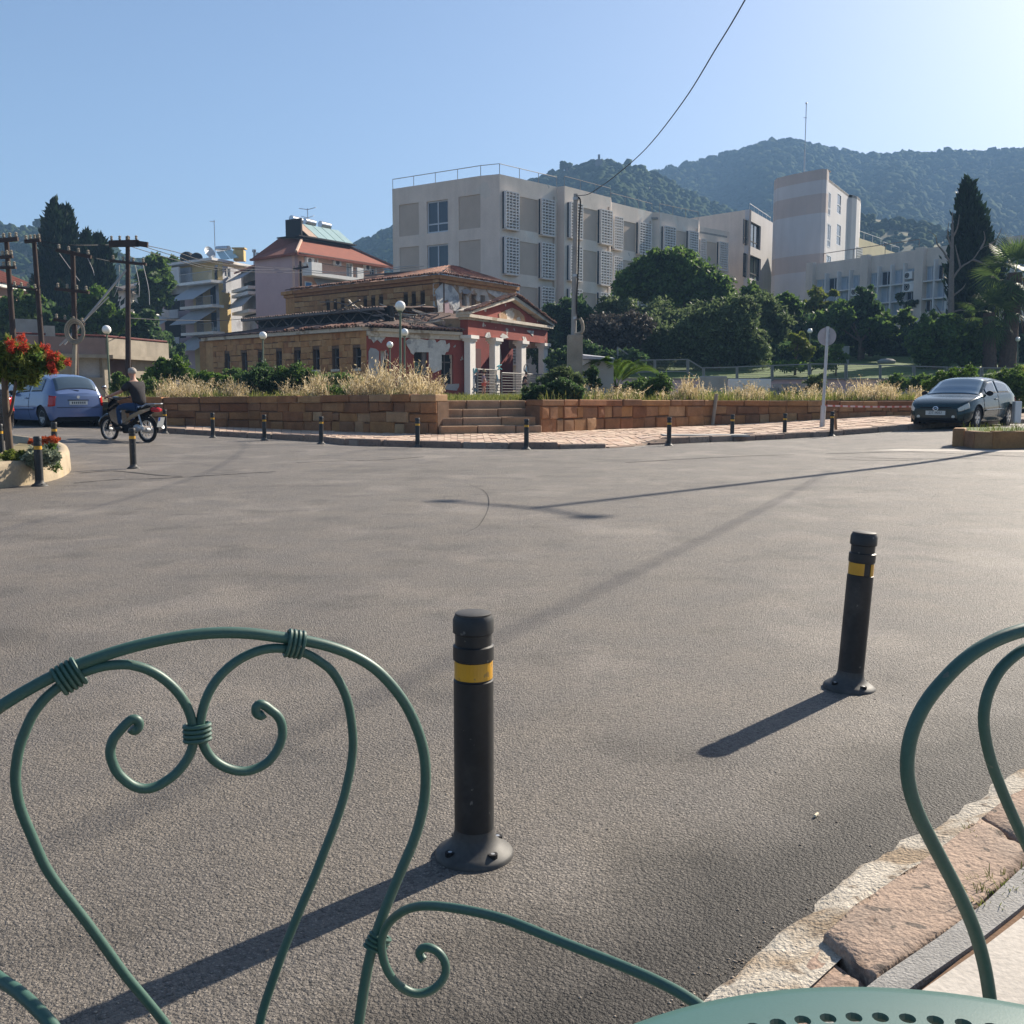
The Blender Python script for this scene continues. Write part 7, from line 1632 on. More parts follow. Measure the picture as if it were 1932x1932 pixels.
# red-flowering tree in the planter
bx = at(14, 862, 13.6); rt = thing('flowering_tree', 'small tree with red brush flowers growing from the left planter', 'tree', (bx.x, 13.6, .2))
mb = MB(); Q = [at(20, 866, 13.6), at(15, 810, 13.6), at(11, 760, 13.6), at(8, 700, 13.6)]; mb.tube(crspline(Q, 4), [.052-.001*i for i in range(13)], 9); mb.tube(crspline([at(14, 790, 13.6), at(22, 770, 13.55), at(30, 720, 13.5)], 4), .02, 6)
for e_ in ((40, 680), (75, 690), (-20, 670), (20, 660), (95, 672)): mb.tube([at(8, 705, 13.6), at((8+e_[0])/2, (700+e_[1])/2+4, 13.5), at(e_[0], e_[1], 13.5)], [.03, .02, .008], 6)
mb.build('trunk', M['bark'], rt, smooth=True)
lob = [(*at(x, y, 13.6+dz), r_*13.6/1932, r_*13.6/1932*1.2, r_*.8*13.6/1932) for x, y, r_, dz in ((20, 690, 34, 0), (-15, 690, 40, .2), (55, 685, 32, -.1), (85, 690, 22, -.1), (35, 665, 26, .1), (10, 655, 20, 0), (70, 660, 14, 0), (105, 680, 16, -.15), (-40, 660, 34, .2), (45, 712, 26, 0))]
V, Fq = leaves(lob, 7000, .030, 77, 5.0, .17, .3, K=230); np_obj('crown', V, Fq, M['leafyel'], rt)
V, Fq = leaves(lob[:6], 1500, .036, 78, 3.0, .22, .1, K=130); np_obj('crown', V, Fq, M['leafmid'], rt)
for k, (x, y, r_) in enumerate(((22, 646, 11), (42, 638, 10), (48, 655, 10), (92, 655, 9), (100, 668, 10), (112, 672, 9), (105, 688, 8), (138, 683, 8), (107, 700, 8), (20, 660, 7))):
    x = x*.93; c = at(x, y, 13.35); V, Fq = leaves([(c.x, c.y, c.z, r_*.0052, r_*.0052, r_*.0058)], 110, .013, 90+k, 5.0, .5, .2, K=14); np_obj('flower', V, Fq, M['flower'], rt)
# planter flowers
for k, (x, y, r_, mk, lab, fl) in enumerate(((70, 846, 26, 'silverleaf', 'silvery grey foliage plant in the left planter', 0), (95, 852, 16, 'silverleaf', 'smaller silvery foliage plant at the planter tip', 0), (25, 860, 26, 'leafyel', 'low yellow-green ground plant in the left planter', 0), (95, 838, 14, 'leafmid', 'orange-red flowering plant behind the silvery foliage', 1))):
    c = at(x, y, 13.5+.3*(k == 3)); t_ = thing('bedding_plant', lab, 'plant', (c.x, c.y, .25), group='plants in the left planter'); q = r_*13.5/1932
    V, Fq = leaves([(c.x, c.y, .36, q, q, max(.08, c.z-.33))], 2400, .024, 120+k, 1.6, .2, .4); np_obj('leaves', V, Fq, M[mk], t_)
    if fl:
        for j in range(6): cc_ = at(62+j*9, 832+rnd.uniform(-3, 5), 13.75); V, Fq = leaves([(cc_.x, cc_.y, cc_.z, .05, .05, .04)], 70, .03, 140+j, 2, .5, .3, K=8); np_obj('flower', V, Fq, M['flowero'], t_)
# ---- dry grass and weeds: nobody could count the blades
def grass(name, label, areas, mk, seed, hd=True):
    """areas: (pxa, pxb, Ya, Yb, count, hmin, hmax)"""
    r_ = np.random.default_rng(seed); VV = []; n_tot = 0
    for (pa, pb, Ya, Yb, n, h0, h1) in areas:
        px = r_.uniform(pa, pb, n); w0 = [wpt(float(x)).y if 207 <= x <= 1920 else 27 for x in np.linspace(max(pa, 208), min(pb, 1915), 8)]
        wy = np.interp(px, np.linspace(max(pa, 208), min(pb, 1915), 8), w0); Y = wy+Ya+(Yb-Ya)*r_.uniform(size=n)**1.3; X = (px-966)/1932*Y
        patch = .8+.3*np.sin(px*.09+seed)*np.sin(px*.031+Y*1.6); gate = (np.sin(px*.052+seed*1.7)+.7*np.sin(px*.123+Y*.9)+.5*np.sin(px*.31+Y*2.3)) > (-.35 if hd else -2); px, Y, X, patch = px[gate], Y[gate], X[gate], patch[gate]; n = len(px); Z = .93+.003*np.maximum(0, Y-27); h = (h0*.55+(h1*1.12-h0*.55)*r_.uniform(size=n)**1.7)*np.clip(patch, .45, 1.15)
        lean = r_.normal(0, .30, (n, 2)); top = np.stack([X+lean[:, 0]*h, Y+lean[:, 1]*h, Z+h], 1); b = np.stack([X, Y, Z], 1); w = .008+.004*r_.uniform(size=n)
        ang = r_.uniform(0, 3.14, n); wv = np.stack([np.cos(ang)*w, np.sin(ang)*w, np.zeros(n)], 1); mid_ = b+(top-b)*np.array([.35, .35, .6])
        VV.append(np.stack([b-wv, b+wv, mid_+wv*.8, mid_-wv*.8], 1)); VV.append(np.stack([mid_-wv*.8, mid_+wv*.8, top+wv*.3, top-wv*.3], 1))
        if hd:
            for k in range(5):
                q = .62+.38*r_.uniform(size=n); c = b+(top-b)*np.stack([q**2, q**2, q], 1)+r_.normal(0, .035, (n, 3)); s = .012+.022*r_.uniform(size=(n, 1))**2; d = r_.normal(size=(n, 3)); d[:, 2] -= .8; d /= np.linalg.norm(d, axis=1)[:, None]; e = np.cross(d, r_.normal(size=(n, 3))); e /= np.linalg.norm(e, axis=1)[:, None]
                VV.append(np.stack([c-d*s*1.9, c-e*s*.6, c+d*s*1.9, c+e*s*.6], 1))
    V = np.concatenate(VV).reshape(-1, 3); o = np_obj(name, V, np.arange(len(V)).reshape(-1, 4), M[mk]); return kind(o, 'stuff', label)
grass('dry_grass', 'tall pale dry oat grass on top of the left stone wall', [(590, 832, .5, 3.0, 2500, .25, .95), (700, 800, 1.0, 4, 1200, .6, 1.2), (300, 470, .6, 4.0, 1700, .25, .75), (440, 600, 2.0, 5.0, 1000, .3, .7)], 'straw', 31)
grass('dry_grass', 'pale dry grass on top of the right stone wall', [(1080, 1290, .6, 5, 900, .1, .5), (1280, 1720, .8, 9, 2300, .08, .6), (1285, 1335, .8, 3, 500, .4, .95), (1400, 1470, 1, 4, 350, .3, .7), (1560, 1690, .6, 4, 900, .25, .75), (1700, 1780, .6, 4, 400, .2, .6)], 'straw', 32)
grass('grass', 'short green and yellow grass above the walls and at the head of the steps', [(300, 830, .45, 3, 5200, .12, .35), (830, 1010, 2.0, 12, 5200, .06, .2), (1015, 1720, .45, 4, 6000, .12, .38), (830, 1000, 12, 30, 3000, .08, .25)], 'grassgreen', 33, hd=False)
grass('weeds', 'low weedy tangle along the lot behind the left wall', [(210, 830, 3, 14, 6000, .15, .5)], 'grassgreen', 34, hd=False)
r_ = np.random.default_rng(9); VV = []
for k in range(520):
    x, y = outl[3].x+r_.uniform(.1, 4), outl[3].y+r_.uniform(.3, 2.2); h = r_.uniform(.05, .22); z = gz(f0.x, f0.y)+.3; w = .006; l = r_.normal(0, .06, 2); VV.append([(x-w, y, z), (x+w, y, z), (x+l[0]+w*.3, y+l[1], z+h), (x+l[0]-w*.3, y+l[1], z+h)])
V = np.array(VV).reshape(-1, 3); kind(np_obj('grass', V, np.arange(len(V)).reshape(-1, 4), M['grassgreen']), 'stuff', 'tufts of grass on the kerbed median at the right edge')
VV = []
for (px, py, n, hh) in ((1858, 1695, 36, .05), (1900, 1660, 40, .04), (1885, 1672, 40, .045), (1845, 1560, 18, .02)):
    c = gnd(px, py, .05)
    for k in range(n):
        a = r_.uniform(0, 6.28); q = r_.uniform(.002, .035); h = hh*r_.uniform(.4, 1.2); x, y = c.x+math.cos(a)*q+r_.normal(0, .012), c.y+math.sin(a)*q+r_.normal(0, .012); d = np.array([math.cos(a), math.sin(a)])*h*.8; w = np.array([-math.sin(a), math.cos(a)])*.0022
        VV.append([(x-w[0], y-w[1], c.z-.02), (x+w[0], y+w[1], c.z-.02), (x+d[0]+w[0]*.3, y+d[1]+w[1]*.3, c.z-.01+h*.6), (x+d[0]-w[0]*.3, y+d[1]-w[1]*.3, c.z-.01+h*.6)])
V = np.array(VV).reshape(-1, 3); kind(np_obj('weeds', V, np.arange(len(V)).reshape(-1, 4), M['grassgreen']), 'stuff', 'small green weeds in the joint of the near kerb')
# ================================================================== VEHICLES
def sp(keys, x):                              # smooth interpolation through (x, v) keys
    xs_ = [k[0] for k in keys]; v = [k[1] for k in keys]
    if x <= xs_[0]: return v[0]
    if x >= xs_[-1]: return v[-1]
    i = max(j for j in range(len(xs_)-1) if xs_[j] <= x); h = xs_[i+1]-xs_[i]; t = (x-xs_[i])/h
    dl = lambda j: (v[j+1]-v[j])/(xs_[j+1]-xs_[j])
    def tg(j):
        if j == 0: return dl(0)
        if j == len(xs_)-1: return dl(j-1)
        a, b = dl(j-1), dl(j)
        return 0 if a*b <= 0 else 2*a*b/(a+b)
    return (2*t**3-3*t*t+1)*v[i]+(t**3-2*t*t+t)*h*tg(i)+(-2*t**3+3*t*t)*v[i+1]+(t**3-t*t)*h*tg(i+1)
MICRA = dict(L=3.69, w=[(0, .62), (.05, .72), (.16, .785), (.5, .825), (3.0, .825), (3.4, .77), (3.6, .66), (3.69, .5)],
 zb=[(0, .93), (.3, .98), (1.2, .97), (2.6, .93), (2.9, .91), (3.4, .80), (3.6, .68), (3.69, .58)],
 zr=[(0, .96), (.05, 1.03), (.2, 1.27), (.40, 1.44), (.9, 1.525), (1.6, 1.53), (2.05, 1.47), (2.5, 1.22), (2.92, .97), (3.4, .85), (3.6, .72), (3.69, .62)],
 wx=(.60, 3.02), wr=.295, sill=.20, bp=1.42, sw=(.62, 2.50), ws=(2.12, 2.82), rw=(.09, .40), tl=(.015, .17, .52, .93))
ASTRA = dict(L=4.11, w=[(0, .64), (.06, .74), (.2, .80), (.7, .85), (3.3, .85), (3.75, .80), (3.98, .70), (4.11, .56)],
 zb=[(0, .90), (.5, .95), (2.6, .90), (3.0, .87), (3.6, .77), (3.95, .66), (4.11, .54)],
 zr=[(0, .93), (.08, .98), (.45, 1.2), (.95, 1.365), (1.6, 1.42), (2.1, 1.39), (2.6, 1.17), (3.1, .915), (3.65, .815), (3.98, .69), (4.11, .575)],
 wx=(.78, 3.30), wr=.305, sill=.19, bp=1.75, sw=(.72, 2.62), ws=(2.2, 3.0), rw=(.14, .85), tl=(.02, .2, .5, .9))
SUV = dict(MICRA); SUV.update(L=3.9, w=[(a*1.05, b*1.06) for a, b in MICRA['w']], zb=[(a*1.05, b*1.08) for a, b in MICRA['zb']], zr=[(a*1.05, b*1.06) for a, b in MICRA['zr']], sill=.26, wr=.34, wx=(.64, 3.15))
def car(label, loc, az, spec, paint, plate_front=None, plate_rear=None, rx=0, ry=0, front=True, rear=True, wheel_n=7):
    L_ = spec['L']; t_ = thing('parked_car', label, 'car', tuple(loc), group='cars parked along the streets'); fw = Vector((math.sin(az), math.cos(az))); t_.rotation_euler = (rx, ry, math.atan2(fw.y, fw.x))
    wz = spec['wr']; Ra = wz+.055
    def zl(x):
        z = spec['sill']
        for w_ in spec['wx']:
            d = abs(x-w_)
            if d < Ra: z = max(z, wz+math.sqrt(Ra*Ra-d*d))
        e = min(x, L_-x); return z+.10*max(0, 1-e/.12)**2 if e < .12 else z
    def P(x, zone, q):
        w_, zb_, zr_ = sp(spec['w'], x), sp(spec['zb'], x), max(sp(spec['zr'], x), sp(spec['zb'], x)+.015); hf = min(1, max(0, (zr_-zb_)/.48)); W2 = w_*.93*(1-hf)+(w_-.235)*hf; dz = min(.085, (zr_-zb_)*.6)
        if zone == 0:
            z0 = zl(x); z = z0+(zb_-z0)*q; zz = (z-.18)/(zb_-.18); f = 1-.11*max(0, (.36-zz)/.36)**2-.065*max(0, (zz-.5)/.5)**2+.012*math.exp(-((zz-.52)/.08)**2); return Vector((x, w_*f, z))
        if zone == 1: a = w_*.93; return Vector((x, a+(W2-a)*q, zb_+(zr_-dz-zb_)*q))
        s = q; return Vector((x, W2*(1-s)*(1 if s else 1), zr_-dz+dz*(1-(1-s)**2.8)))
    xs_ = sorted(set([0, .02, .05, .09, .14]+[L_-v for v in (0, .02, .05, .09, .14)]+list(np.linspace(.2, L_-.2, 62))+[w_+Ra*math.cos(a) for w_ in spec['wx'] for a in np.linspace(0, math.pi, 15)]))
    par = [(0, k/12) for k in range(13)]+[(1, k/6) for k in range(1, 7)]+[(2, k/8) for k in range(1, 9)]
    J = len(par); V = []; Fq = []
    for x in xs_:
        ring = [P(x, z, q) for z, q in par]
        V += [tuple(p) for p in ring]+[(p.x, -p.y, p.z) for p in ring]
    n = len(xs_)
    for i in range(n-1):
        for j in range(J-1):
            a = i*2*J+j; Fq.append((a, a+2*J, a+2*J+1, a+1)); b = a+J; Fq.append((b, b+1, b+2*J+1, b+2*J))
    for i in (0, n-1):
        for j in range(J-2): a = i*2*J+j; Fq.append((a, a+1, a+J+1, a+J))
    body = np_obj('body', V, Fq, M[paint], t_, local=True, smooth=True)
    bm = bmesh.new(); bm.from_mesh(body.data); bmesh.ops.remove_doubles(bm, verts=bm.verts, dist=.0005); bmesh.ops.recalc_face_normals(bm, faces=bm.faces); bm.to_mesh(body.data); bm.free()
    try: body.data.set_sharp_from_angle(angle=R(38))
    except Exception: pass
    mb = MB(); mb.box(.12, L_-.12, -.70, .70, .17, .55); mb.build('underbody', M['black'], t_, local=True)
    mb = MB()
    for w_ in spec['wx']: mb.box(w_-Ra, w_+Ra, -.79, .79, .3, wz+Ra-.02)
    mb.build('wheel_arch', M['black'], t_, local=True)
    def patch(name, x0, x1, zone, q0, q1, m, off_=.006, sides=(1, -1), nx_=14, nq=6, both=False):
        out = []
        for sg in sides:
            V = []; 
            qs = [q0+(q1-q0)*k/nq for k in range(nq+1)]
            for i in range(nx_+1):
                x = x0+(x1-x0)*i/nx_
                for q in qs:
                    p = P(x, zone, q); e = .004; px = (P(min(L_, x+e), zone, q)-P(max(0, x-e), zone, q)); pq = (P(x, zone, min(1, q+.02))-P(x, zone, max(0, q-.02))); nn = px.cross(pq)
                    if nn.length < 1e-9: nn = Vector((0, 1, 0))
                    nn.normalize(); nn = nn if (nn.y > 0 or (zone == 2 and nn.z > 0)) else -nn
                    p = p+nn*off_; V.append((p.x, p.y*sg, p.z))
                if both:
                    for q in reversed(qs[:-1]):
                        p = P(x, zone, q); p = p+Vector((0, 0, off_)); V.append((p.x, -p.y, p.z))
            C = len(V)//(nx_+1); Fq = [(i*C+k, (i+1)*C+k, (i+1)*C+k+1, i*C+k+1) for i in range(nx_) for k in range(C-1)]
            o = np_obj(name, V, Fq, M[m], t_, local=True, smooth=True); out.append(o)
            bm = bmesh.new(); bm.from_mesh(o.data); bmesh.ops.recalc_face_normals(bm, faces=bm.faces)
            bmesh.ops.solidify(bm, geom=list(bm.faces), thickness=-.004); bm.to_mesh(o.data); bm.free()
        return out
    s0, s1 = spec['sw']; bp = spec['bp']
    patch('side_window', bp+.045, s1, 1, .10, .90, 'carglass'); patch('side_window', s0, bp-.045, 1, .10, .90, 'carglass')
    patch('windscreen', *spec['ws'], 2, .10, 1, 'windscreen', sides=(1,), both=True); patch('rear_window', *spec['rw'], 2, .08, 1, 'carglass', sides=(1,), both=True)
    for x in (bp, s1+.28): patch('door_gap', x-.006, x+.006, 0, .05, 1, 'black', .002, nx_=1)
    patch('door_handle', bp+.10, bp+.26, 0, .80, .85, paint, .03, nx_=3, nq=2)
    patch('side_moulding', spec['wx'][0]+Ra+.05, spec['wx'][1]-Ra-.05, 0, .40, .47, paint, .014, nq=2)
    if rear: patch('tail_lamp', spec['tl'][0], spec['tl'][1], 0, spec['tl'][2], spec['tl'][3], 'redlamp', .010)
    if front:
        patch('headlamp', L_-.30, L_-.025, 0, .70, .97, 'clearlamp', .008)
    for w_ in spec['wx']:
        for sg in (1, -1):
            wt = bpy.data.objects.new('wheel', None); COL.objects.link(wt); wt.parent = t_; wt.location = (w_, sg*(sp(spec['w'], w_)-.115), wz)
            r_ = wz
            mb = MB(); mb.lathe([(r_*.62, -.085), (r_*.9, -.09), (r_, -.06), (r_, .06), (r_*.9, .09), (r_*.62, .085), (r_*.62, -.085)], 28, axis='y', cap=False); mb.build('tyre', M['tyre'], wt, local=True, smooth=True)
            mb = MB(); mb.lathe([(r_*.64, -.08), (r_*.66, .082), (r_*.6, .084), (r_*.57, .06), (r_*.57, -.08), (r_*.64, -.08)], 24, axis='y', cap=False)
            for k in range(wheel_n):
                a = 2*math.pi*k/wheel_n; d = Vector((math.cos(a), 0, math.sin(a))); mb.beam(d*r_*.08+Vector((0, sg*.062, 0)), d*r_*.6+Vector((0, sg*.07, 0)), r_*.2, .02, up=(0, 1, 0))
            mb.lathe([(r_*.16, sg*.03), (r_*.16, sg*.078), (0, sg*.08)], 12, axis='y'); mb.build('rim', M['rim'], wt, local=True)
            mb = MB(); mb.lathe([(r_*.58, sg*.02), (0, sg*.02)], 20, axis='y'); mb.build('brake_disc', M['black'], wt, local=True)
    for sg in (1, -1):
        x = s1+.02; p = P(x, 1, .12); mb = MB(); mb.ball((x, sg*(p.y+.10), p.z+.03), .1, 12, (.55, .95, .72)); o = mb.build('wing_mirror', M['black'], t_, local=True, smooth=True)
    def plate(x, z, txt, nrm):
        mb = MB(); mb.box(x-.008, x+.008, -.26, .26, z-.056, z+.056); pl_ = mb.build('number_plate', M['plate'], t_, local=True)
        if txt:
            cu = bpy.data.curves.new('lettering', 'FONT'); cu.body = txt; cu.size = .095; cu.align_x = 'CENTER'; cu.align_y = 'CENTER'; cu.extrude = .001; tmp = bpy.data.objects.new('tmp', cu); COL.objects.link(tmp)
            dg = bpy.context.evaluated_depsgraph_get(); me = bpy.data.meshes.new_from_object(tmp.evaluated_get(dg)); bpy.data.objects.remove(tmp); me.materials.append(M['platetext'])
            o = link('lettering', me, pl_); o.rotation_euler = (R(90), 0, R(90) if nrm > 0 else R(-90)); o.location = (x+nrm*.0095, 0, z)
        else:
            mb = MB()
            for k in range(7): mb.box(x+nrm*.0081, x+nrm*.0095, -.2+k*.06, -.165+k*.06, z-.03, z+.03)
            mb.build('lettering', M['platetext'], pl_, local=True)
    if front:
        xf = L_-.012; mb = MB(); mb.box(L_-.12, L_+.012, -.5, .5, .24, .30); mb.box(L_-.1, L_+.010, -.42, .42, .56, .585); mb.build('grille', M['black'], t_, local=True)
        if plate_front is not None: plate(L_+.016, .43, plate_front, 1)
        for sg in (1, -1): mb = MB(); mb.lathe([(.045, 0), (.045, .02), (0, .022)], 12, (L_-.02, sg*.46, .33), axis='x'); mb.build('fog_lamp', M['clearlamp'], t_, local=True)
        mb = MB(); P_ = [Vector((L_+.018, .062*math.cos(a), .545+.05*math.sin(a))) for a in np.linspace(0, 2*math.pi, 25)]; mb.tube(P_, .009, 6); mb.tube([(L_+.018, .085, .555), (L_+.018, .02, .56), (L_+.018, -.02, .53), (L_+.018, -.085, .535)], .009, 6); mb.build('badge', M['chrome'], t_, local=True)
    if rear:
        if plate_rear is not None:
            plate(-.012, .70, plate_rear, -1); mb = MB(); mb.box(-.03, .01, -.3, .3, .765, .785); mb.build('plate_handle', M['black'], t_, local=True)
        mb = MB(); mb.box(-.014, .02, -.62, .62, .565, .575); mb.build('bumper_gap', M['black'], t_, local=True)
        mb = MB(); mb.lathe([(.045, 0), (.045, .02), (0, .02)], 16, (-.018, 0, .86), axis='x'); mb.build('badge', M['chrome'], t_, local=True)
        mb = MB(); mb.beam((.05, -.05, 1.04), (.12, .38, 1.09), .02, .02); mb.build('wiper', M['black'], t_, local=True)
    return t_
# blue hatchback
b = gnd(150, 806); az = R(-47)
fwv = Vector((math.sin(az), math.cos(az))); car('light blue rounded hatchback seen from behind beside the motorcycle', (b.x, b.y, b.z), az, MICRA, 'carblue', plate_rear='')
b = gnd(46, 833); b += Vector((-.62, -.72, 0)); car('black car at the far left edge partly behind the thin tree', (b.x, b.y, b.z), R(-50), SUV, 'carblack', plate_rear='')
b = at(75, 742, 35.0); car('silver car roof showing between the black car and the blue hatchback', (b.x, 35.0, .3), R(-47), ASTRA, 'carsilver')
# dark green hatchback, facing us
cf = gnd(1768, 810); az = R(223); fwv = Vector((math.sin(az), math.cos(az))); org = Vector((cf.x, cf.y))-fwv*3.95
car('dark green hatchback parked facing the camera on the right', (org.x, org.y, gz(org.x, org.y)*.5+gz(cf.x, cf.y)*.5-.01), az, ASTRA, 'cargreen', plate_front='ZIT-9057', wheel_n=6)

# ---- motorcycle with rider
def skin_obj(name, verts, edges, radii, m, parent, sub=2):
    me = bpy.data.meshes.new(name); me.from_pydata(verts, edges, []); me.materials.append(m); o = link(name, me, parent)
    md_ = o.modifiers.new('skin', 'SKIN'); md_.use_smooth_shade = True
    if not me.skin_vertices: 
        bm = bmesh.new(); bm.from_mesh(me); bm.verts.layers.skin.verify(); bm.to_mesh(me); bm.free()
    for i, r_ in enumerate(radii): me.skin_vertices[0].data[i].radius = (r_, r_) if not isinstance(r_, tuple) else r_
    me.skin_vertices[0].data[0].use_root = True
    s = o.modifiers.new('sub', 'SUBSURF'); s.levels = sub; s.render_levels = sub
    dg = bpy.context.evaluated_depsgraph_get(); em = bpy.data.meshes.new_from_object(o.evaluated_get(dg)); o.modifiers.clear(); o.data = em; em.name = name
    if not em.materials: em.materials.append(m)
    em.polygons.foreach_set('use_smooth', np.ones(len(em.polygons), dtype=bool))
    return o
def chain(V, E, Rr, start, pts):
    p = start
    for (q, r_) in pts: V.append(q); Rr.append(r_); E.append((p, len(V)-1)); p = len(V)-1
    return p
def hand(V, E, Rr, wrist, d, palm_n, side):
    """palm plus five fingers; d: pointing direction, palm_n: direction the fingers curl towards"""
    w = Vector(V[wrist]); d = Vector(d).normalized(); nrm = Vector(palm_n).normalized(); lat = d.cross(nrm).normalized()*side
    V.append(tuple(w+d*.06)); Rr.append((.03, .022)); E.append((wrist, len(V)-1)); pm = len(V)-1
    for k, (o_, l) in enumerate(((-.027, .055), (-.009, .065), (.009, .068), (.026, .06))):
        a = w+d*.095+lat*o_; b = a+d*l*.5+nrm*.012; c = b+d*l*.15+nrm*l*.5
        chain(V, E, Rr, pm, [(tuple(a), .010), (tuple(b), .009), (tuple(c), .008)])
    a = w+d*.045+lat*.035; chain(V, E, Rr, pm, [(tuple(a), .012), (tuple(a+d*.03+lat*.012+nrm*.02), .009)])
rp, fpn = gnd(279, 834.5), gnd(206, 829.5)
dv = Vector((fpn.x-rp.x, fpn.y-rp.y)); azb = R(-63); fwv = Vector((math.sin(azb), math.cos(azb))); mrz = math.atan2(fwv.y, fwv.x)
mo = thing('motorcycle', 'black and bronze step-through motorcycle ridden away along the left road', 'motorcycle', (rp.x, rp.y, rp.z), mrz)
for x in (0, 1.22):
    r_ = .285; wt = bpy.data.objects.new('wheel', None); COL.objects.link(wt); wt.parent = mo; wt.location = (x, 0, r_)
    mb = MB(); P = [Vector((r_*.9*math.cos(a), 0, r_*.9*math.sin(a))) for a in np.linspace(0, 2*math.pi, 33)]; mb.tube(P, .035 if x else .04, 8, cap=False); mb.build('tyre', M['tyre'], wt, local=True, smooth=True)
    mb = MB(); P = [Vector((r_*.77*math.cos(a), 0, r_*.77*math.sin(a))) for a in np.linspace(0, 2*math.pi, 33)]; mb.tube(P, .02, 6, cap=False)
    for k in range(18): a = 2*math.pi*k/18; mb.tube([(.03*math.cos(a+.5), .03*(-1)**k, .03*math.sin(a+.5)), (r_*.77*math.cos(a), 0, r_*.77*math.sin(a))], .004, 4)
    mb.build('rim', M['rim'], wt, local=True, smooth=True)
    mb = MB(); mb.lathe([(0, -.05), (.05, -.05), (.06, 0), (.05, .05), (0, .05)], 14, axis='y'); mb.build('hub', M['steel'], wt, local=True, smooth=True)
mb = MB()
for s_ in (-1, 1): mb.tube([(1.22, s_*.075, .285), (1.06, s_*.07, .66)], .028, 8)
mb.build('fork', M['black'], mo, local=True, smooth=True)
def loft(name, rings, m, parent, closed=True):
    n = len(rings[0]); V = [p for r_ in rings for p in r_]; F_ = [(i*n+k, (i+1)*n+k, (i+1)*n+(k+1) % n, i*n+(k+1) % n) for i in range(len(rings)-1) for k in range(n)]
    mb = MB(); mb.v = list(V); mb.f = F_+[tuple(reversed(range(n))), tuple((len(rings)-1)*n+k for k in range(n))]; return mb.build(name, M[m], parent, local=True, smooth=True)
def ell(x, z, hw, hh, tilt=0, n=12, yo=0): return [(x+hh*math.sin(tilt)*math.sin(2*math.pi*k/n), yo+hw*math.cos(2*math.pi*k/n), z+hh*math.cos(tilt)*math.sin(2*math.pi*k/n)) for k in range(n)]
loft('front_fairing', [ell(1.03, .95, .10, .05), ell(1.07, .88, .14, .07), ell(1.09, .74, .17, .09), ell(1.02, .58, .18, .10), ell(.95, .42, .17, .07), ell(.90, .30, .13, .04)], 'scooterblack', mo)
loft('leg_shield', [[(1.0, -.10, .9), (1.03, .0, .92), (1.0, .10, .9), (.97, 0, .88)], [(.98, -.24, .72), (1.05, 0, .74), (.98, .24, .72), (.97, 0, .70)], [(.88, -.25, .5), (.97, 0, .5), (.88, .25, .5), (.9, 0, .47)], [(.74, -.19, .27), (.82, 0, .27), (.74, .19, .27), (.75, 0, .25)]], 'scooterblack', mo)
mb = MB(); P = [Vector((1.22+.33*math.cos(a), 0, .285+.33*math.sin(a))) for a in np.linspace(R(15), R(140), 12)]; mb.tube(P, [.02]+[.05]*10+[.02], 8); mb.build('front_mudguard', M['carblack'], mo, local=True, smooth=True)
mb = MB(); mb.tube([(.88, 0, .38), (.60, 0, .34), (.3, 0, .52)], .07, 8); mb.tube([(.3, .0, .55), (-.1, 0, .66)], .06, 8); mb.build('frame', M['black'], mo, local=True, smooth=True)
mb = MB(); mb.box(.38, .72, -.10, .10, .2, .40); mb.build('engine', M['black'], mo, local=True, bev=.03)
mb = MB(); mb.ball((.18, .13, .33), .09, 12, (1.5, .5, 1)); mb.box(-.02, .3, .08, .13, .28, .36); mb.build('crankcase', M['rim'], mo, local=True, smooth=True)
for sg in (-1, 1): loft('side_panel', [[(.62, sg*.10, .42), (.62, sg*.13, .42), (.60, sg*.13, .46), (.60, sg*.10, .46)], [(.4, sg*.11, .52), (.4, sg*.15, .52), (.38, sg*.15, .62), (.38, sg*.11, .62)], [(.1, sg*.10, .64), (.1, sg*.14, .64), (.08, sg*.13, .74), (.08, sg*.10, .74)], [(-.2, sg*.06, .74), (-.2, sg*.10, .74), (-.2, sg*.09, .80), (-.2, sg*.06, .80)]], 'scooterside', mo)
loft('seat', [ell(.62, .70, .07, .04), ell(.5, .72, .12, .055), ell(.3, .74, .14, .06), ell(.1, .78, .14, .055), ell(-.1, .82, .11, .045), ell(-.2, .83, .07, .03)], 'seatvinyl', mo)
loft('tail', [ell(.3, .62, .10, .07), ell(0, .68, .11, .08), ell(-.2, .75, .10, .07), ell(-.34, .78, .07, .05)], 'scooterblack', mo)
loft('tail_lamp', [ell(-.24, .755, .11, .06), ell(-.33, .75, .12, .065), ell(-.40, .745, .09, .05), ell(-.43, .745, .04, .03)], 'redlamp', mo)
mb = MB()
for sg in (-1, 1): mb.tube([(.02, sg*.13, .8), (-.15, sg*.14, .88), (-.38, sg*.12, .89), (-.44, 0, .885)], .014, 6)
mb.build('grab_rail', M['rim'], mo, local=True, smooth=True)
mb = MB(); mb.hexa([(-.40, -.09, .36), (-.39, -.09, .36), (-.39, .09, .36), (-.40, .09, .36), (-.47, -.09, .58), (-.46, -.09, .58), (-.46, .09, .58), (-.47, .09, .58)]); pl_ = mb.build('number_plate', M['plate'], mo, local=True)
mb = MB(); mb.hexa([(-.449, .04, .5), (-.447, .04, .5), (-.447, .088, .5), (-.449, .088, .5), (-.474, .04, .578), (-.472, .04, .578), (-.472, .088, .578), (-.474, .088, .578)]); mb.build('plate_mark', mat('plate_blue', (.04, .10, .4), .5), pl_, local=True)
mb = MB(); P = [Vector((.33*math.cos(a), 0, .285+.33*math.sin(a))) for a in np.linspace(R(60), R(190), 10)]; mb.tube(P, [.03]*9+[.015], 6); mb.build('rear_mudguard', M['black'], mo, local=True, smooth=True)
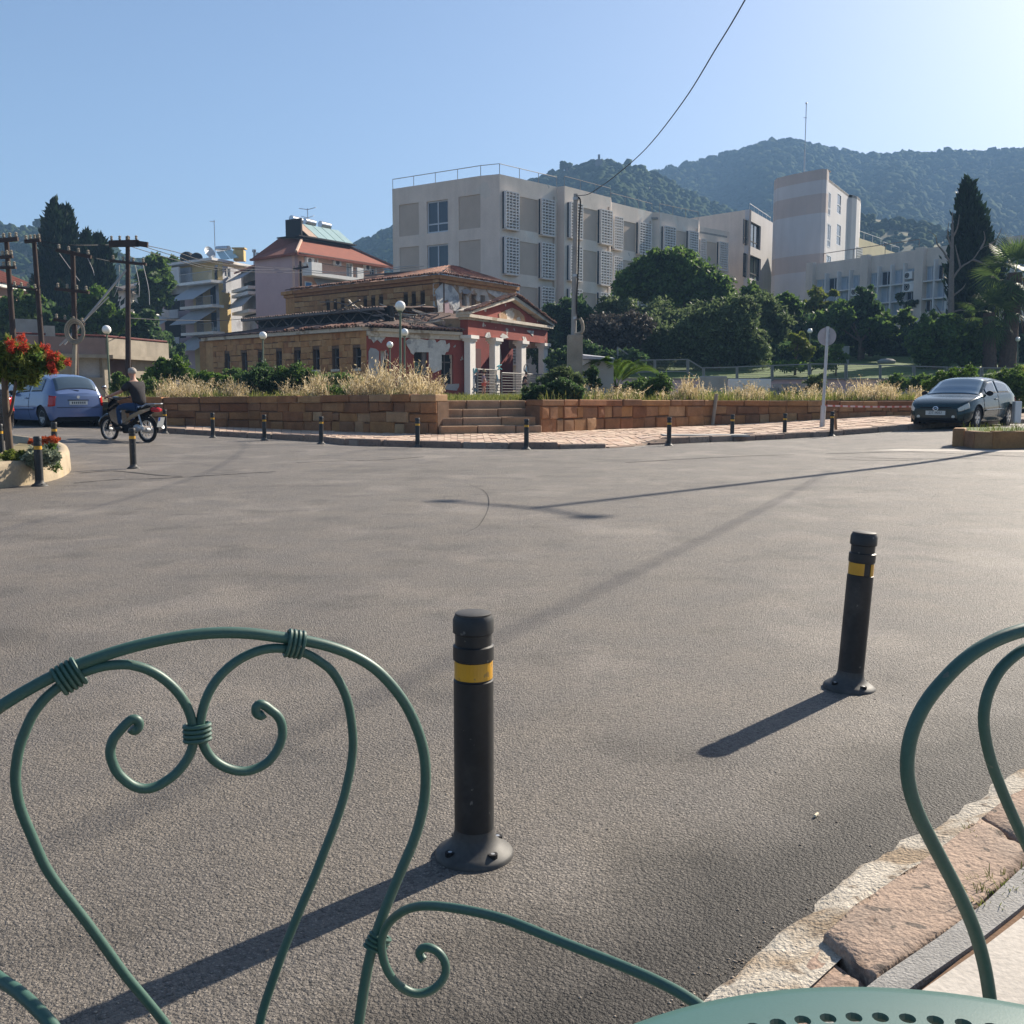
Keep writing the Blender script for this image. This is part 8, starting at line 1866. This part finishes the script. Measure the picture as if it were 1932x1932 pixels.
mb = MB(); mb.tube([(.45, -.12, .25), (.1, -.16, .24), (-.32, -.17, .36)], [.03, .045, .05], 10); mb.build('exhaust', M['steel'], mo, local=True, smooth=True)
for sg in (-1, 1): mb = MB(); mb.tube([(.0, sg*.12, .285), (.12, sg*.13, .64)], .022, 8); mb.build('shock_absorber', M['steel'], mo, local=True, smooth=True)
loft('handlebar_cover', [ell(.90, 1.0, .10, .04), ell(.98, 1.0, .15, .06), ell(1.06, .98, .12, .05), ell(1.10, .96, .06, .03)], 'carblack', mo)
mb = MB(); mb.tube(crspline([(.86, .36, 1.03), (.93, .22, 1.02), (.97, 0, 1.0), (.93, -.22, 1.02), (.86, -.36, 1.03)], 5), .016, 8); mb.build('handlebar', M['black'], mo, local=True, smooth=True)
for sg in (-1, 1):
    mb = MB(); mb.tube([(.92, sg*.27, 1.03), (.96, sg*.33, 1.2)], .007, 5); mb.ball((.955, sg*.345, 1.26), .07, 12, (.25, 1.0, .72)); mi = mb.build('mirror', M['black'], mo, local=True, smooth=True)
    mb = MB(); mb.ball((.937, sg*.345, 1.26), .062, 12, (.08, 1.0, .72)); mb.build('mirror_glass', M['chrome'], mi, local=True, smooth=True)
# rider
rd = thing('person', 'grey haired rider in a charcoal t-shirt and jeans seen from behind on the motorcycle', 'person', (rp.x, rp.y, rp.z), mrz)
V, E, Rr = [(.37, 0, 1.33)], [], [.085]
hd = chain(V, E, Rr, 0, [((.385, 0, 1.44), .062), ((.40, 0, 1.50), .060), ((.42, 0, 1.555), (.082, .088)), ((.425, 0, 1.62), (.086, .095)), ((.42, 0, 1.67), (.066, .074))])
for sg in (1, -1):
    e = chain(V, E, Rr, 0, [((.36, sg*.17, 1.34), .062), ((.50, sg*.27, 1.17), .045), ((.66, sg*.31, 1.11), .040), ((.82, sg*.325, 1.06), .030)])
    hand(V, E, Rr, e, (.5, .05*sg, -.1), (0, 0, -1), sg)
bd = skin_obj('body', V, E, Rr, M['skin'], rd)
for sg in (1, -1): mb = MB(); mb.ball((.425, sg*.088, 1.575), .03, 8, (.6, .4, 1)); mb.build('ear', M['skin'], bd, local=True, smooth=True)
mb = MB(); mb.ball((.508, 0, 1.575), .02, 8, (1, .7, 1.2)); mb.build('nose', M['skin'], bd, local=True, smooth=True)
mb = MB(); mb.ball((.41, 0, 1.635), .1, 16, (1.02, .93, .88)); hr_ = mb.build('hair', M['hairgrey'], rd, local=True, smooth=True)
for v in hr_.data.vertices:
    v.co += Vector((rng.normal(0, .004), rng.normal(0, .004), rng.normal(0, .004)))
    if v.co.x > .47 and v.co.z < 1.64: v.co.x = .47
V, E, Rr = [(.20, 0, .83)], [], [(.175, .15)]
t1 = chain(V, E, Rr, 0, [((.225, 0, 1.0), (.175, .145)), ((.26, 0, 1.15), (.195, .145)), ((.315, 0, 1.29), (.19, .125)), ((.35, 0, 1.37), (.11, .085))])
for sg in (1, -1): chain(V, E, Rr, 3, [((.335, sg*.175, 1.33), .09), ((.39, sg*.24, 1.26), .082), ((.47, sg*.275, 1.19), .07)])
skin_obj('shirt', V, E, Rr, M['tee'], rd)
V, E, Rr = [(.21, 0, .86)], [], [(.12, .10)]
for sg in (1, -1): chain(V, E, Rr, 0, [((.24, sg*.085, .815), .115), ((.34, sg*.12, .81), .105), ((.48, sg*.16, .83), .088), ((.69, sg*.19, .79), .068), ((.68, sg*.19, .60), .058), ((.66, sg*.185, .40), .052)])
skin_obj('trousers', V, E, Rr, M['jeans'], rd)
for sg in (1, -1): V, E, Rr = [(.64, sg*.185, .36)], [], [.045]; chain(V, E, Rr, 0, [((.66, sg*.187, .325), .045), ((.76, sg*.19, .31), .042), ((.84, sg*.19, .305), .03)]); skin_obj('shoe', V, E, Rr, M['shoe'], rd)
# people by the portico
def pedestrian(label, px, pyf, D, hgt, az, top_m, low_m, hair_m, hat=False, bend=0.0, bare_legs=True):
    b = at(px, pyf, D); zf = lotz(b.x, D); fwv = Vector((math.sin(az), math.cos(az))); t_ = thing('person', label, 'person', (b.x, D, zf), math.atan2(fwv.y, fwv.x)); k = hgt/1.7
    def S(x, y, z): return ((x+bend*max(0, z-.9)*.6)*k, y*k, (z-bend*max(0, z-.9)*.15)*k)
    V, E, Rr = [S(0, 0, .95)], [], [.12*k]
    ch = chain(V, E, Rr, 0, [(S(.01, 0, 1.15), .12*k), (S(0, 0, 1.33), .12*k), (S(.0, 0, 1.42), .06*k), (S(.02, 0, 1.49), .05*k), (S(.03, 0, 1.56), .078*k), (S(.03, 0, 1.64), .075*k)])
    for sg in (1, -1):
        e = chain(V, E, Rr, 2, [(S(-.01, sg*.17, 1.35), .055*k), (S(-.01, sg*.23, 1.12), .042*k), (S(.16, sg*.20, .96), .032*k)]); hand(V, E, Rr, e, (.5, 0, -.4), (0, -sg, 0), sg)
        chain(V, E, Rr, 0, [(S(0, sg*.09, .86), .09*k), (S(.02+.08*sg, sg*.09, .48), .062*k), (S(-.02+.12*sg, sg*.09, .09), .04*k), (S(.09+.12*sg, sg*.10, .03), .03*k)])
    skin_obj('body', V, E, Rr, M['skin'], t_)
    V, E, Rr = [S(0, 0, .86)], [], [.165*k]; chain(V, E, Rr, 0, [(S(.01, 0, 1.02), .155*k), (S(.01, 0, 1.2), .15*k), (S(0, 0, 1.36), .12*k)])
    for sg in (1, -1): chain(V, E, Rr, 3, [(S(-.01, sg*.17, 1.35), .072*k), (S(-.01, sg*.225, 1.18), .06*k)])
    skin_obj('blouse', V, E, Rr, M[top_m], t_)
    V, E, Rr = [S(0, 0, .9)], [], [.15*k]
    for sg in (1, -1): chain(V, E, Rr, 0, [(S(0, sg*.09, .80), .11*k), (S(.02+.04*sg, sg*.09, .62 if bare_legs else .3), .095*k if bare_legs else .07*k)])
    skin_obj('shorts' if bare_legs else 'trousers', V, E, Rr, M[low_m], t_)
    c = Vector(S(.02, 0, 1.62)); mb = MB(); mb.ball(c, .098*k, 14, (1, .95, 1)); mb.build('hair', M[hair_m], t_, local=True, smooth=True)
    if hat: mb = MB(); mb.lathe([(.19*k, -.01), (.185*k, .0), (.11*k, .015), (.105*k, .10), (.07*k, .125), (0, .13)], 18, (c.x, c.y, c.z+.03)); mb.build('hat', M['straw_hat'], t_, local=True, smooth=True)
    return t_
pedestrian('person in a brimmed hat, lilac top and coral shorts walking before the portico', 912.5, 747, 59, 1.45, R(75), 'blouse', 'shorts', 'hairdark', hat=True)
pedestrian('person in a brown top leaning forward by the third column, half hidden by the bush', 988, 748, 59.8, 1.42, R(70), 'tee', 'leafbrown', 'hairdark', bend=.4, bare_legs=False)
# park stones
c = at(1673, 676, 76); mb = MB(); c.z = parkz(0, 76); mb.ball((c.x, 76, c.z+.12), .42, 9, (1.7, .8, .6)); o = mb.build('boulder', M['concgrey'], smooth=True); tag(o, 'pale boulder lying on the park lawn', 'boulder')
c = at(1590, 676, 76); mb = MB(); c.z = parkz(0, 76); mb.box(c.x-.42, c.x+.42, 75.8, 76.4, c.z-.1, c.z+1.25); tag(mb.build('stone_block', M['concgrey'], bev=.04), 'upright grey stone block at the edge of the park lawn', 'stone block')

# ================================================================== FOREGROUND CHAIRS AND TABLE
def ring_bind(mb, c, axis, rad, n=4, pitch=.0042, wr=.0022, squash=1.0, lat=None):
    axis = Vector(axis).normalized(); lat = Vector(lat).normalized() if lat is not None else axis.orthogonal().normalized(); lat = (lat-axis*lat.dot(axis)).normalized(); up = axis.cross(lat)
    for k in range(n):
        cc = Vector(c)+axis*(k-(n-1)/2)*pitch; P = [cc+(lat*math.cos(a)*rad*squash+up*math.sin(a)*rad) for a in np.linspace(0, 2*math.pi, 25)]
        mb.tube(P, wr, 6, cap=False)
cA, cB = at(0, 1300, .885), at(800, 1300, 1.06); PA, PB = (cA.x, cA.y), (cB.x, cB.y)
fcx = Facade(PA, PB)
def pp(px, py, d=0.0):
    h = planehit(px, py, PA, PB); return h+Vector((fcx.n.x, fcx.n.y, 0))*d
def tube_px(name, pts, r, parent, d=0.0, fn=None, extra=(), smooth=True, n=7, taper=None):
    P = [(fn or pp)(*q, d) if len(q) == 2 else (fn or pp)(q[0], q[1], q[2]) for q in pts]+[Vector(q) for q in extra]
    P = crspline(P, n); rr = [r]*len(P)
    if taper:
        for k in range(len(P)):
            q = k/(len(P)-1); rr[k] = r*(taper(q))
    mb = MB(); mb.tube(P, rr, 14); return mb.build(name, M['chairgreen'], parent, smooth=True)
ch = thing('chair', 'green wrought iron chair with heart-shaped scrolled back in the left foreground', 'chair', (cA.lerp(cB, .5).x, cA.lerp(cB, .5).y, .064), group='green wrought iron cafe chairs')
RT, RI = .0056, .0046
gzq = .064
# outer hoop
outer = [(-118, 1640), (-105, 1560), (-92, 1490), (-70, 1420), (-38, 1368), (0, 1334), (55, 1300), (114.5, 1268.9), (170, 1246), (229, 1226.3), (280, 1213), (327, 1203.4), (375, 1196.5), (425, 1193.6), (475, 1195.5), (523.5, 1201.8), (575, 1209), (621.7, 1219.8), (665, 1236), (705, 1260), (738, 1292), (765, 1329), (785, 1370), (798, 1412), (803, 1455), (801, 1505), (792, 1550), (778, 1593), (760, 1635), (741, 1680), (724, 1722), (710, 1762), (698, 1805), (689, 1850), (682, 1895), (676, 1940), (672, 1990)]
def leg_end(q, z=None):
    p = pp(*q); return p
fr0, fl0 = pp(672, 1990), pp(-118, 1640)
lz = lambda p, dx, dy: (p.x+dx, p.y+dy, gzq)
bk = -Vector((fcx.n.x, fcx.n.y, 0))
o = tube_px('back_hoop', [(-80, 1990), (-92, 1900), (-104, 1800), (-112, 1720)]+outer[0:], RT, ch)
# rear legs continue from the hoop to the ground
for q in ((672, 1988), (-80, 1988)):
    a = pp(*q); mb = MB(); mb.tube(crspline([a, a+bk*.01+Vector((0, 0, -.15)), Vector((a.x, a.y, 0))+bk*.06+Vector((0, 0, gzq))], 5), RT, 12); mb.build('leg', M['chairgreen'], ch, smooth=True)
heartL = [(340, 1975), (312, 1932), (270, 1880), (235, 1838), (200, 1790), (165, 1742), (130, 1697), (103, 1662), (82, 1628), (61, 1580), (44, 1540), (34, 1508), (29, 1470), (31, 1440), (37, 1408), (48, 1378), (62, 1348), (82, 1321), (103, 1302), (124, 1287), (152, 1271), (183, 1260), (210, 1255), (240, 1254), (262, 1258), (284, 1266), (306, 1279), (327, 1297), (342, 1315), (353, 1334), (361, 1356), (365, 1381), (364, 1404), (357, 1425), (346, 1443), (330, 1461), (311, 1475), (292, 1485), (271.6, 1488), (252, 1483), (235.6, 1472), (221, 1457), (212.7, 1440), (208, 1422), (210, 1405), (216, 1391), (226, 1379), (238, 1366), (248, 1358), (257, 1358), (262, 1365), (260, 1374), (253, 1378), (247, 1374)]
heartR = [(487, 1975), (490, 1932), (501, 1890), (518, 1840), (534, 1795), (552, 1750), (570, 1707), (592, 1657), (612, 1606), (630, 1560), (647, 1510), (658, 1465), (664, 1430), (666, 1398), (663, 1362), (657, 1328), (648, 1302), (636, 1280), (622, 1262), (605, 1249), (584, 1236), (562, 1228), (540, 1224), (515, 1223), (491, 1227), (465, 1237), (441.7, 1251), (420, 1270), (402.5, 1292), (389, 1318), (380, 1350), (377, 1378), (382, 1400), (392, 1421), (407, 1437), (428, 1449), (452, 1455), (475, 1453), (500.6, 1441), (517, 1424), (528, 1404), (533, 1385), (531, 1365), (523, 1350), (511, 1340), (499, 1331), (490, 1329), (483, 1335), (484, 1345), (492, 1350), (499, 1346)]
tube_px('heart_scroll', heartL, RI, ch, .0, n=5); tube_px('heart_scroll', heartR, RI, ch, .0, n=5)
mb = MB()
ring_bind(mb, pp(130, 1276), pp(150, 1264)-pp(112, 1286), .0128, 5, .0046, .0022, .62, (fcx.n.x, fcx.n.y, 0)); mb.build('binding', M['chairgreen'], ch, smooth=True)
mb = MB(); ring_bind(mb, pp(556, 1215), pp(575, 1218)-pp(535, 1212), .0128, 4, .0046, .0022, .62, (fcx.n.x, fcx.n.y, 0)); mb.build('binding', M['chairgreen'], ch, smooth=True)
mb = MB(); ring_bind(mb, pp(372, 1382), (0, 0, 1), .0068, 4, .0046, .0022, 1.75, (fcx.u.x, fcx.u.y, 0)); mb.build('binding', M['chairgreen'], ch, smooth=True)
# right arm rest, running from the back towards the table
arm = [(800, 1812, 1.05), (795, 1806, 1.052), (791, 1797, 1.053), (797, 1789, 1.052), (810, 1788, 1.05), (826, 1796, 1.048), (838, 1812, 1.046), (841, 1832, 1.044), (834, 1850, 1.042), (818, 1866, 1.04), (797, 1874, 1.038), (775, 1872, 1.036), (752, 1858, 1.034), (734, 1836, 1.032), (723, 1808, 1.03), (720, 1780, 1.028), (725, 1757, 1.024), (736, 1739, 1.02), (753, 1724, 1.01), (773, 1714, 1.0), (800, 1709, .985), (840, 1711, .965), (900, 1721, .935), (961.7, 1737.6, .905), (1040, 1769, .87), (1110, 1797, .84), (1177.7, 1824, .81), (1235, 1849, .785), (1290, 1878, .76), (1340, 1915, .735), (1375, 1965, .71)]
P = [at(*q) for q in arm]
mb = MB(); Pc = crspline(P, 5); rr = [RI*(1+.12*math.sin(i*.2)*0) for i in range(len(Pc))]; mb.tube(Pc, rr, 14); mb.build('armrest', M['chairgreen'], ch, smooth=True)
e = P[-1]; mb = MB(); mb.tube(crspline([e, e+Vector((.02, -.03, -.12)), Vector((e.x+.03, e.y-.05, .3)), Vector((e.x+.04, e.y-.05, gzq))], 5), RI, 10); mb.build('leg', M['chairgreen'], ch, smooth=True)
mb = MB(); ring_bind(mb, pp(712, 1778), pp(706, 1790)-pp(718, 1766), .0068, 4, .0046, .0022, 1.75, (fcx.u.x, fcx.u.y, 0)); mb.build('binding', M['chairgreen'], ch, smooth=True)
armL = [(-105, 1800, .86), (-80, 1800, .85), (-40, 1818, .84), (0, 1848, .825), (35, 1872, .81), (70, 1904, .795), (105, 1945, .78), (130, 2000, .76)]
P = [at(*q) for q in armL]; mb = MB(); mb.tube(crspline(P, 6), RT, 12); mb.build('armrest', M['chairgreen'], ch, smooth=True)
e = P[-1]; mb = MB(); mb.tube(crspline([e, e+Vector((.01, -.03, -.15)), Vector((e.x, e.y-.05, gzq))], 5), RI, 10); mb.build('leg', M['chairgreen'], ch, smooth=True)
sc_ = (cA+cB)/2-bk*.21; mb = MB(); mb.lathe([(0, 0), (.19, 0), (.2, -.006), (.2, -.014), (.19, -.018), (0, -.018)], 40, (sc_.x, sc_.y, gzq+.45)); mb.build('seat', M['tablegreen'], ch, smooth=True)
# right chair, traced on its own plane and mirrored about its axis
dA, dB = at(1700, 1400, .86), at(2120, 1400, .93); QA, QB = (dA.x, dA.y), (dB.x, dB.y); f2 = Facade(QA, QB); axs = f2.hit(2105, 1400)[0]
def qp(px, py, d=0.0): return planehit(px, py, QA, QB)+Vector((f2.n.x, f2.n.y, 0))*d
def mir(p): s = (Vector((p.x, p.y))-f2.A).dot(f2.u); return f2.p(2*axs-s, p.z)
c2 = thing('chair', 'second green wrought iron chair, only its left half showing at the right edge', 'chair', (f2.p(axs, 0).x, f2.p(axs, 0).y, .064), group='green wrought iron cafe chairs')
out2 = [(1878, 1985), (1872, 1925), (1866, 1872), (1857, 1820), (1842, 1765), (1822, 1714), (1800, 1668), (1776, 1622), (1754, 1580), (1735, 1542), (1722, 1508), (1714, 1475), (1711.5, 1445), (1714, 1412), (1722, 1378), (1736, 1345), (1755, 1314), (1780, 1284), (1808, 1255), (1838, 1231), (1872, 1211), (1905, 1197), (1940, 1187), (1985, 1179), (2040, 1174)]
L2 = [qp(*q) for q in out2]; P = crspline(L2+[f2.p(axs, L2[-1].z+.002)]+[mir(p) for p in reversed(L2)], 6); mb = MB(); mb.tube(P, .0062, 14); mb.build('back_hoop', M['chairgreen'], c2, smooth=True)
in2 = [(2030, 1880), (2010, 1780), (1985, 1700), (1960, 1643), (1932, 1585), (1910, 1537), (1890, 1490), (1872, 1442), (1861, 1400), (1856, 1360), (1859, 1328), (1868, 1298), (1884, 1268), (1905, 1245), (1932, 1226), (1962, 1218), (2000, 1222), (2040, 1244), (2066, 1280), (2078, 1330), (2076, 1380), (2055, 1420), (2020, 1440), (1985, 1432), (1962, 1408), (1958, 1375), (1975, 1352)]
for mm in (0, 1):
    P = [qp(*q) for q in in2]; P = [mir(p) for p in P] if mm else P; mb = MB(); mb.tube(crspline(P, 6), .005, 14); mb.build('heart_scroll', M['chairgreen'], c2, smooth=True)
bk2 = -Vector((f2.n.x, f2.n.y, 0))
for p in (L2[0], mir(L2[0])):
    mb = MB(); mb.tube(crspline([p, p+Vector((0, 0, -.15)), Vector((p.x, p.y, gzq))+bk2*.06], 5), .0062, 12); mb.build('leg', M['chairgreen'], c2, smooth=True)
    q = p-bk2*.36; mb = MB(); mb.tube(crspline([Vector((q.x, q.y, gzq+.44)), Vector((q.x, q.y, gzq+.2)), Vector((q.x, q.y, gzq))-bk2*.03], 5), .0062, 12); mb.build('leg', M['chairgreen'], c2, smooth=True)
sc_ = f2.p(axs, 0)-bk2*.2; mb = MB(); mb.lathe([(0, 0), (.19, 0), (.2, -.006), (.2, -.014), (.19, -.018), (0, -.018)], 40, (sc_.x, sc_.y, gzq+.45)); mb.build('seat', M['tablegreen'], c2, smooth=True)
# perforated round table
TZ, TC, TR = .83, Vector((.212, .331)), .279
tb_ = thing('cafe_table', 'round green metal table with a perforated top in the foreground', 'table', (TC.x, TC.y, gzq))
mb = MB(); V0 = len(mb.v)
def cell(r0, r1, a0, a1, rc, ac, rad, n=16):
    cx, cy = TC.x+rc*math.cos(ac), TC.y+rc*math.sin(ac); o = len(mb.v); per = n//4; outer_ = []
    for k in range(per): outer_.append((r0, a0+(a1-a0)*k/per))
    for k in range(per): outer_.append((r0+(r1-r0)*k/per, a1))
    for k in range(per): outer_.append((r1, a1+(a0-a1)*k/per))
    for k in range(per): outer_.append((r1+(r0-r1)*k/per, a0))
    for (r_, a) in outer_:
        x, y = TC.x+r_*math.cos(a), TC.y+r_*math.sin(a); t = math.atan2(y-cy, x-cx); mb.v += [(x, y, TZ), (cx+rad*math.cos(t), cy+rad*math.sin(t), TZ), (cx+rad*1.0*math.cos(t), cy+rad*1.0*math.sin(t), TZ-.004)]
    for k in range(n): j = (k+1) % n; mb.f += [(o+3*k, o+3*j, o+3*j+1, o+3*k+1), (o+3*k+1, o+3*j+1, o+3*j+2, o+3*k+2)]
rings = [.2415-.0138*k for k in range(12)]
for i, rc in enumerate(rings):
    N_ = max(8, int(2*math.pi*rc/.0158)); 
    for k in range(N_): a0 = 2*math.pi*(k+.5*(i % 2))/N_; da_ = 2*math.pi/N_; cell(rc-.0069, rc+.0069, a0, a0+da_, rc, a0+da_/2, .0049)
mb.build('perforated_top', M['tablegreen'], tb_)
mb = MB(); mb.lathe([(rings[0]+.0069, 0), (TR-.012, 0), (TR-.004, -.0012), (TR, -.005), (TR+.0005, -.012), (TR-.004, -.022), (TR-.008, -.022), (TR-.010, -.006), (rings[0]+.0069, -.004)], 120, (TC.x, TC.y, TZ), cap=False); mb.build('rim', M['tablegreen'], tb_, smooth=True)
mb = MB(); mb.lathe([(0, 0), (rings[-1]-.0069, 0), (rings[-1]-.0069, -.004), (0, -.004)], 60, (TC.x, TC.y, TZ)); mb.build('centre_plate', M['tablegreen'], tb_, smooth=True)
for k in range(4):
    a = R(20+90*k); d = Vector((math.cos(a), math.sin(a), 0)); c_ = Vector((TC.x, TC.y, 0)); mb = MB(); mb.tube(crspline([c_+d*.22+Vector((0, 0, TZ-.02)), c_+d*.16+Vector((0, 0, .6)), c_+d*.12+Vector((0, 0, .35)), c_+d*.24+Vector((0, 0, gzq))], 6), .009, 10); mb.build('leg', M['tablegreen'], tb_, smooth=True)
# litter
p = gnd(1540, 1541); mb = MB(); d = Vector((.6, .75, 0)).normalized(); mb.tube([p+Vector((0, 0, .006))-d*.011, p+Vector((0, 0, .006))+d*.011], .0042, 8); tag(mb.build('cigarette_butt', M['butt'], smooth=True), 'small pale cigarette butt lying on the asphalt', 'cigarette butt')
r_ = np.random.default_rng(77); VV = []; FF = []; c = 0
for k in range(420):                                      # loose grit
    px, py = r_.uniform(0, 1932), r_.uniform(1250, 1930)
    if r_.uniform() < .5: px, py = 1250+700*r_.uniform(), 0; py = 1905-(px-1250)*.62+r_.normal(0, 22)
    q = gnd(px, min(1930, py)); s = r_.uniform(.0012, .0032); VV.append(ico1V*np.array([s*1.3, s, s*.7])*(1+r_.normal(0, .15, (len(ico1V), 1)))+np.array([q.x, q.y, q.z+s*.4])); FF.append(ico1F+c*len(ico1V)); c += 1
kind(np_obj('grit', np.concatenate(VV), np.concatenate(FF), mat('grit', (.3, .25, .2), .9, .3, 40, rndv=.5)), 'stuff', 'loose grit scattered on the asphalt and along the near kerb')

# ================================================================== AIR
hz = bpy.data.materials.new('haze'); hz.use_nodes = True; nt = hz.node_tree; nt.nodes.clear(); pv = nt.nodes.new('ShaderNodeVolumePrincipled'); pv.inputs['Color'].default_value = (.30, .52, .85, 1); pv.inputs['Density'].default_value = .00055; pv.inputs['Anisotropy'].default_value = 0.0
ot = nt.nodes.new('ShaderNodeOutputMaterial'); nt.links.new(pv.outputs[0], ot.inputs['Volume'])
mb = MB(); mb.box(-1500, 1500, -1500, 1500, -2.0, 262); hb = mb.build('haze', hz); kind(hb, 'stuff', 'thin blue summer haze over the hills')
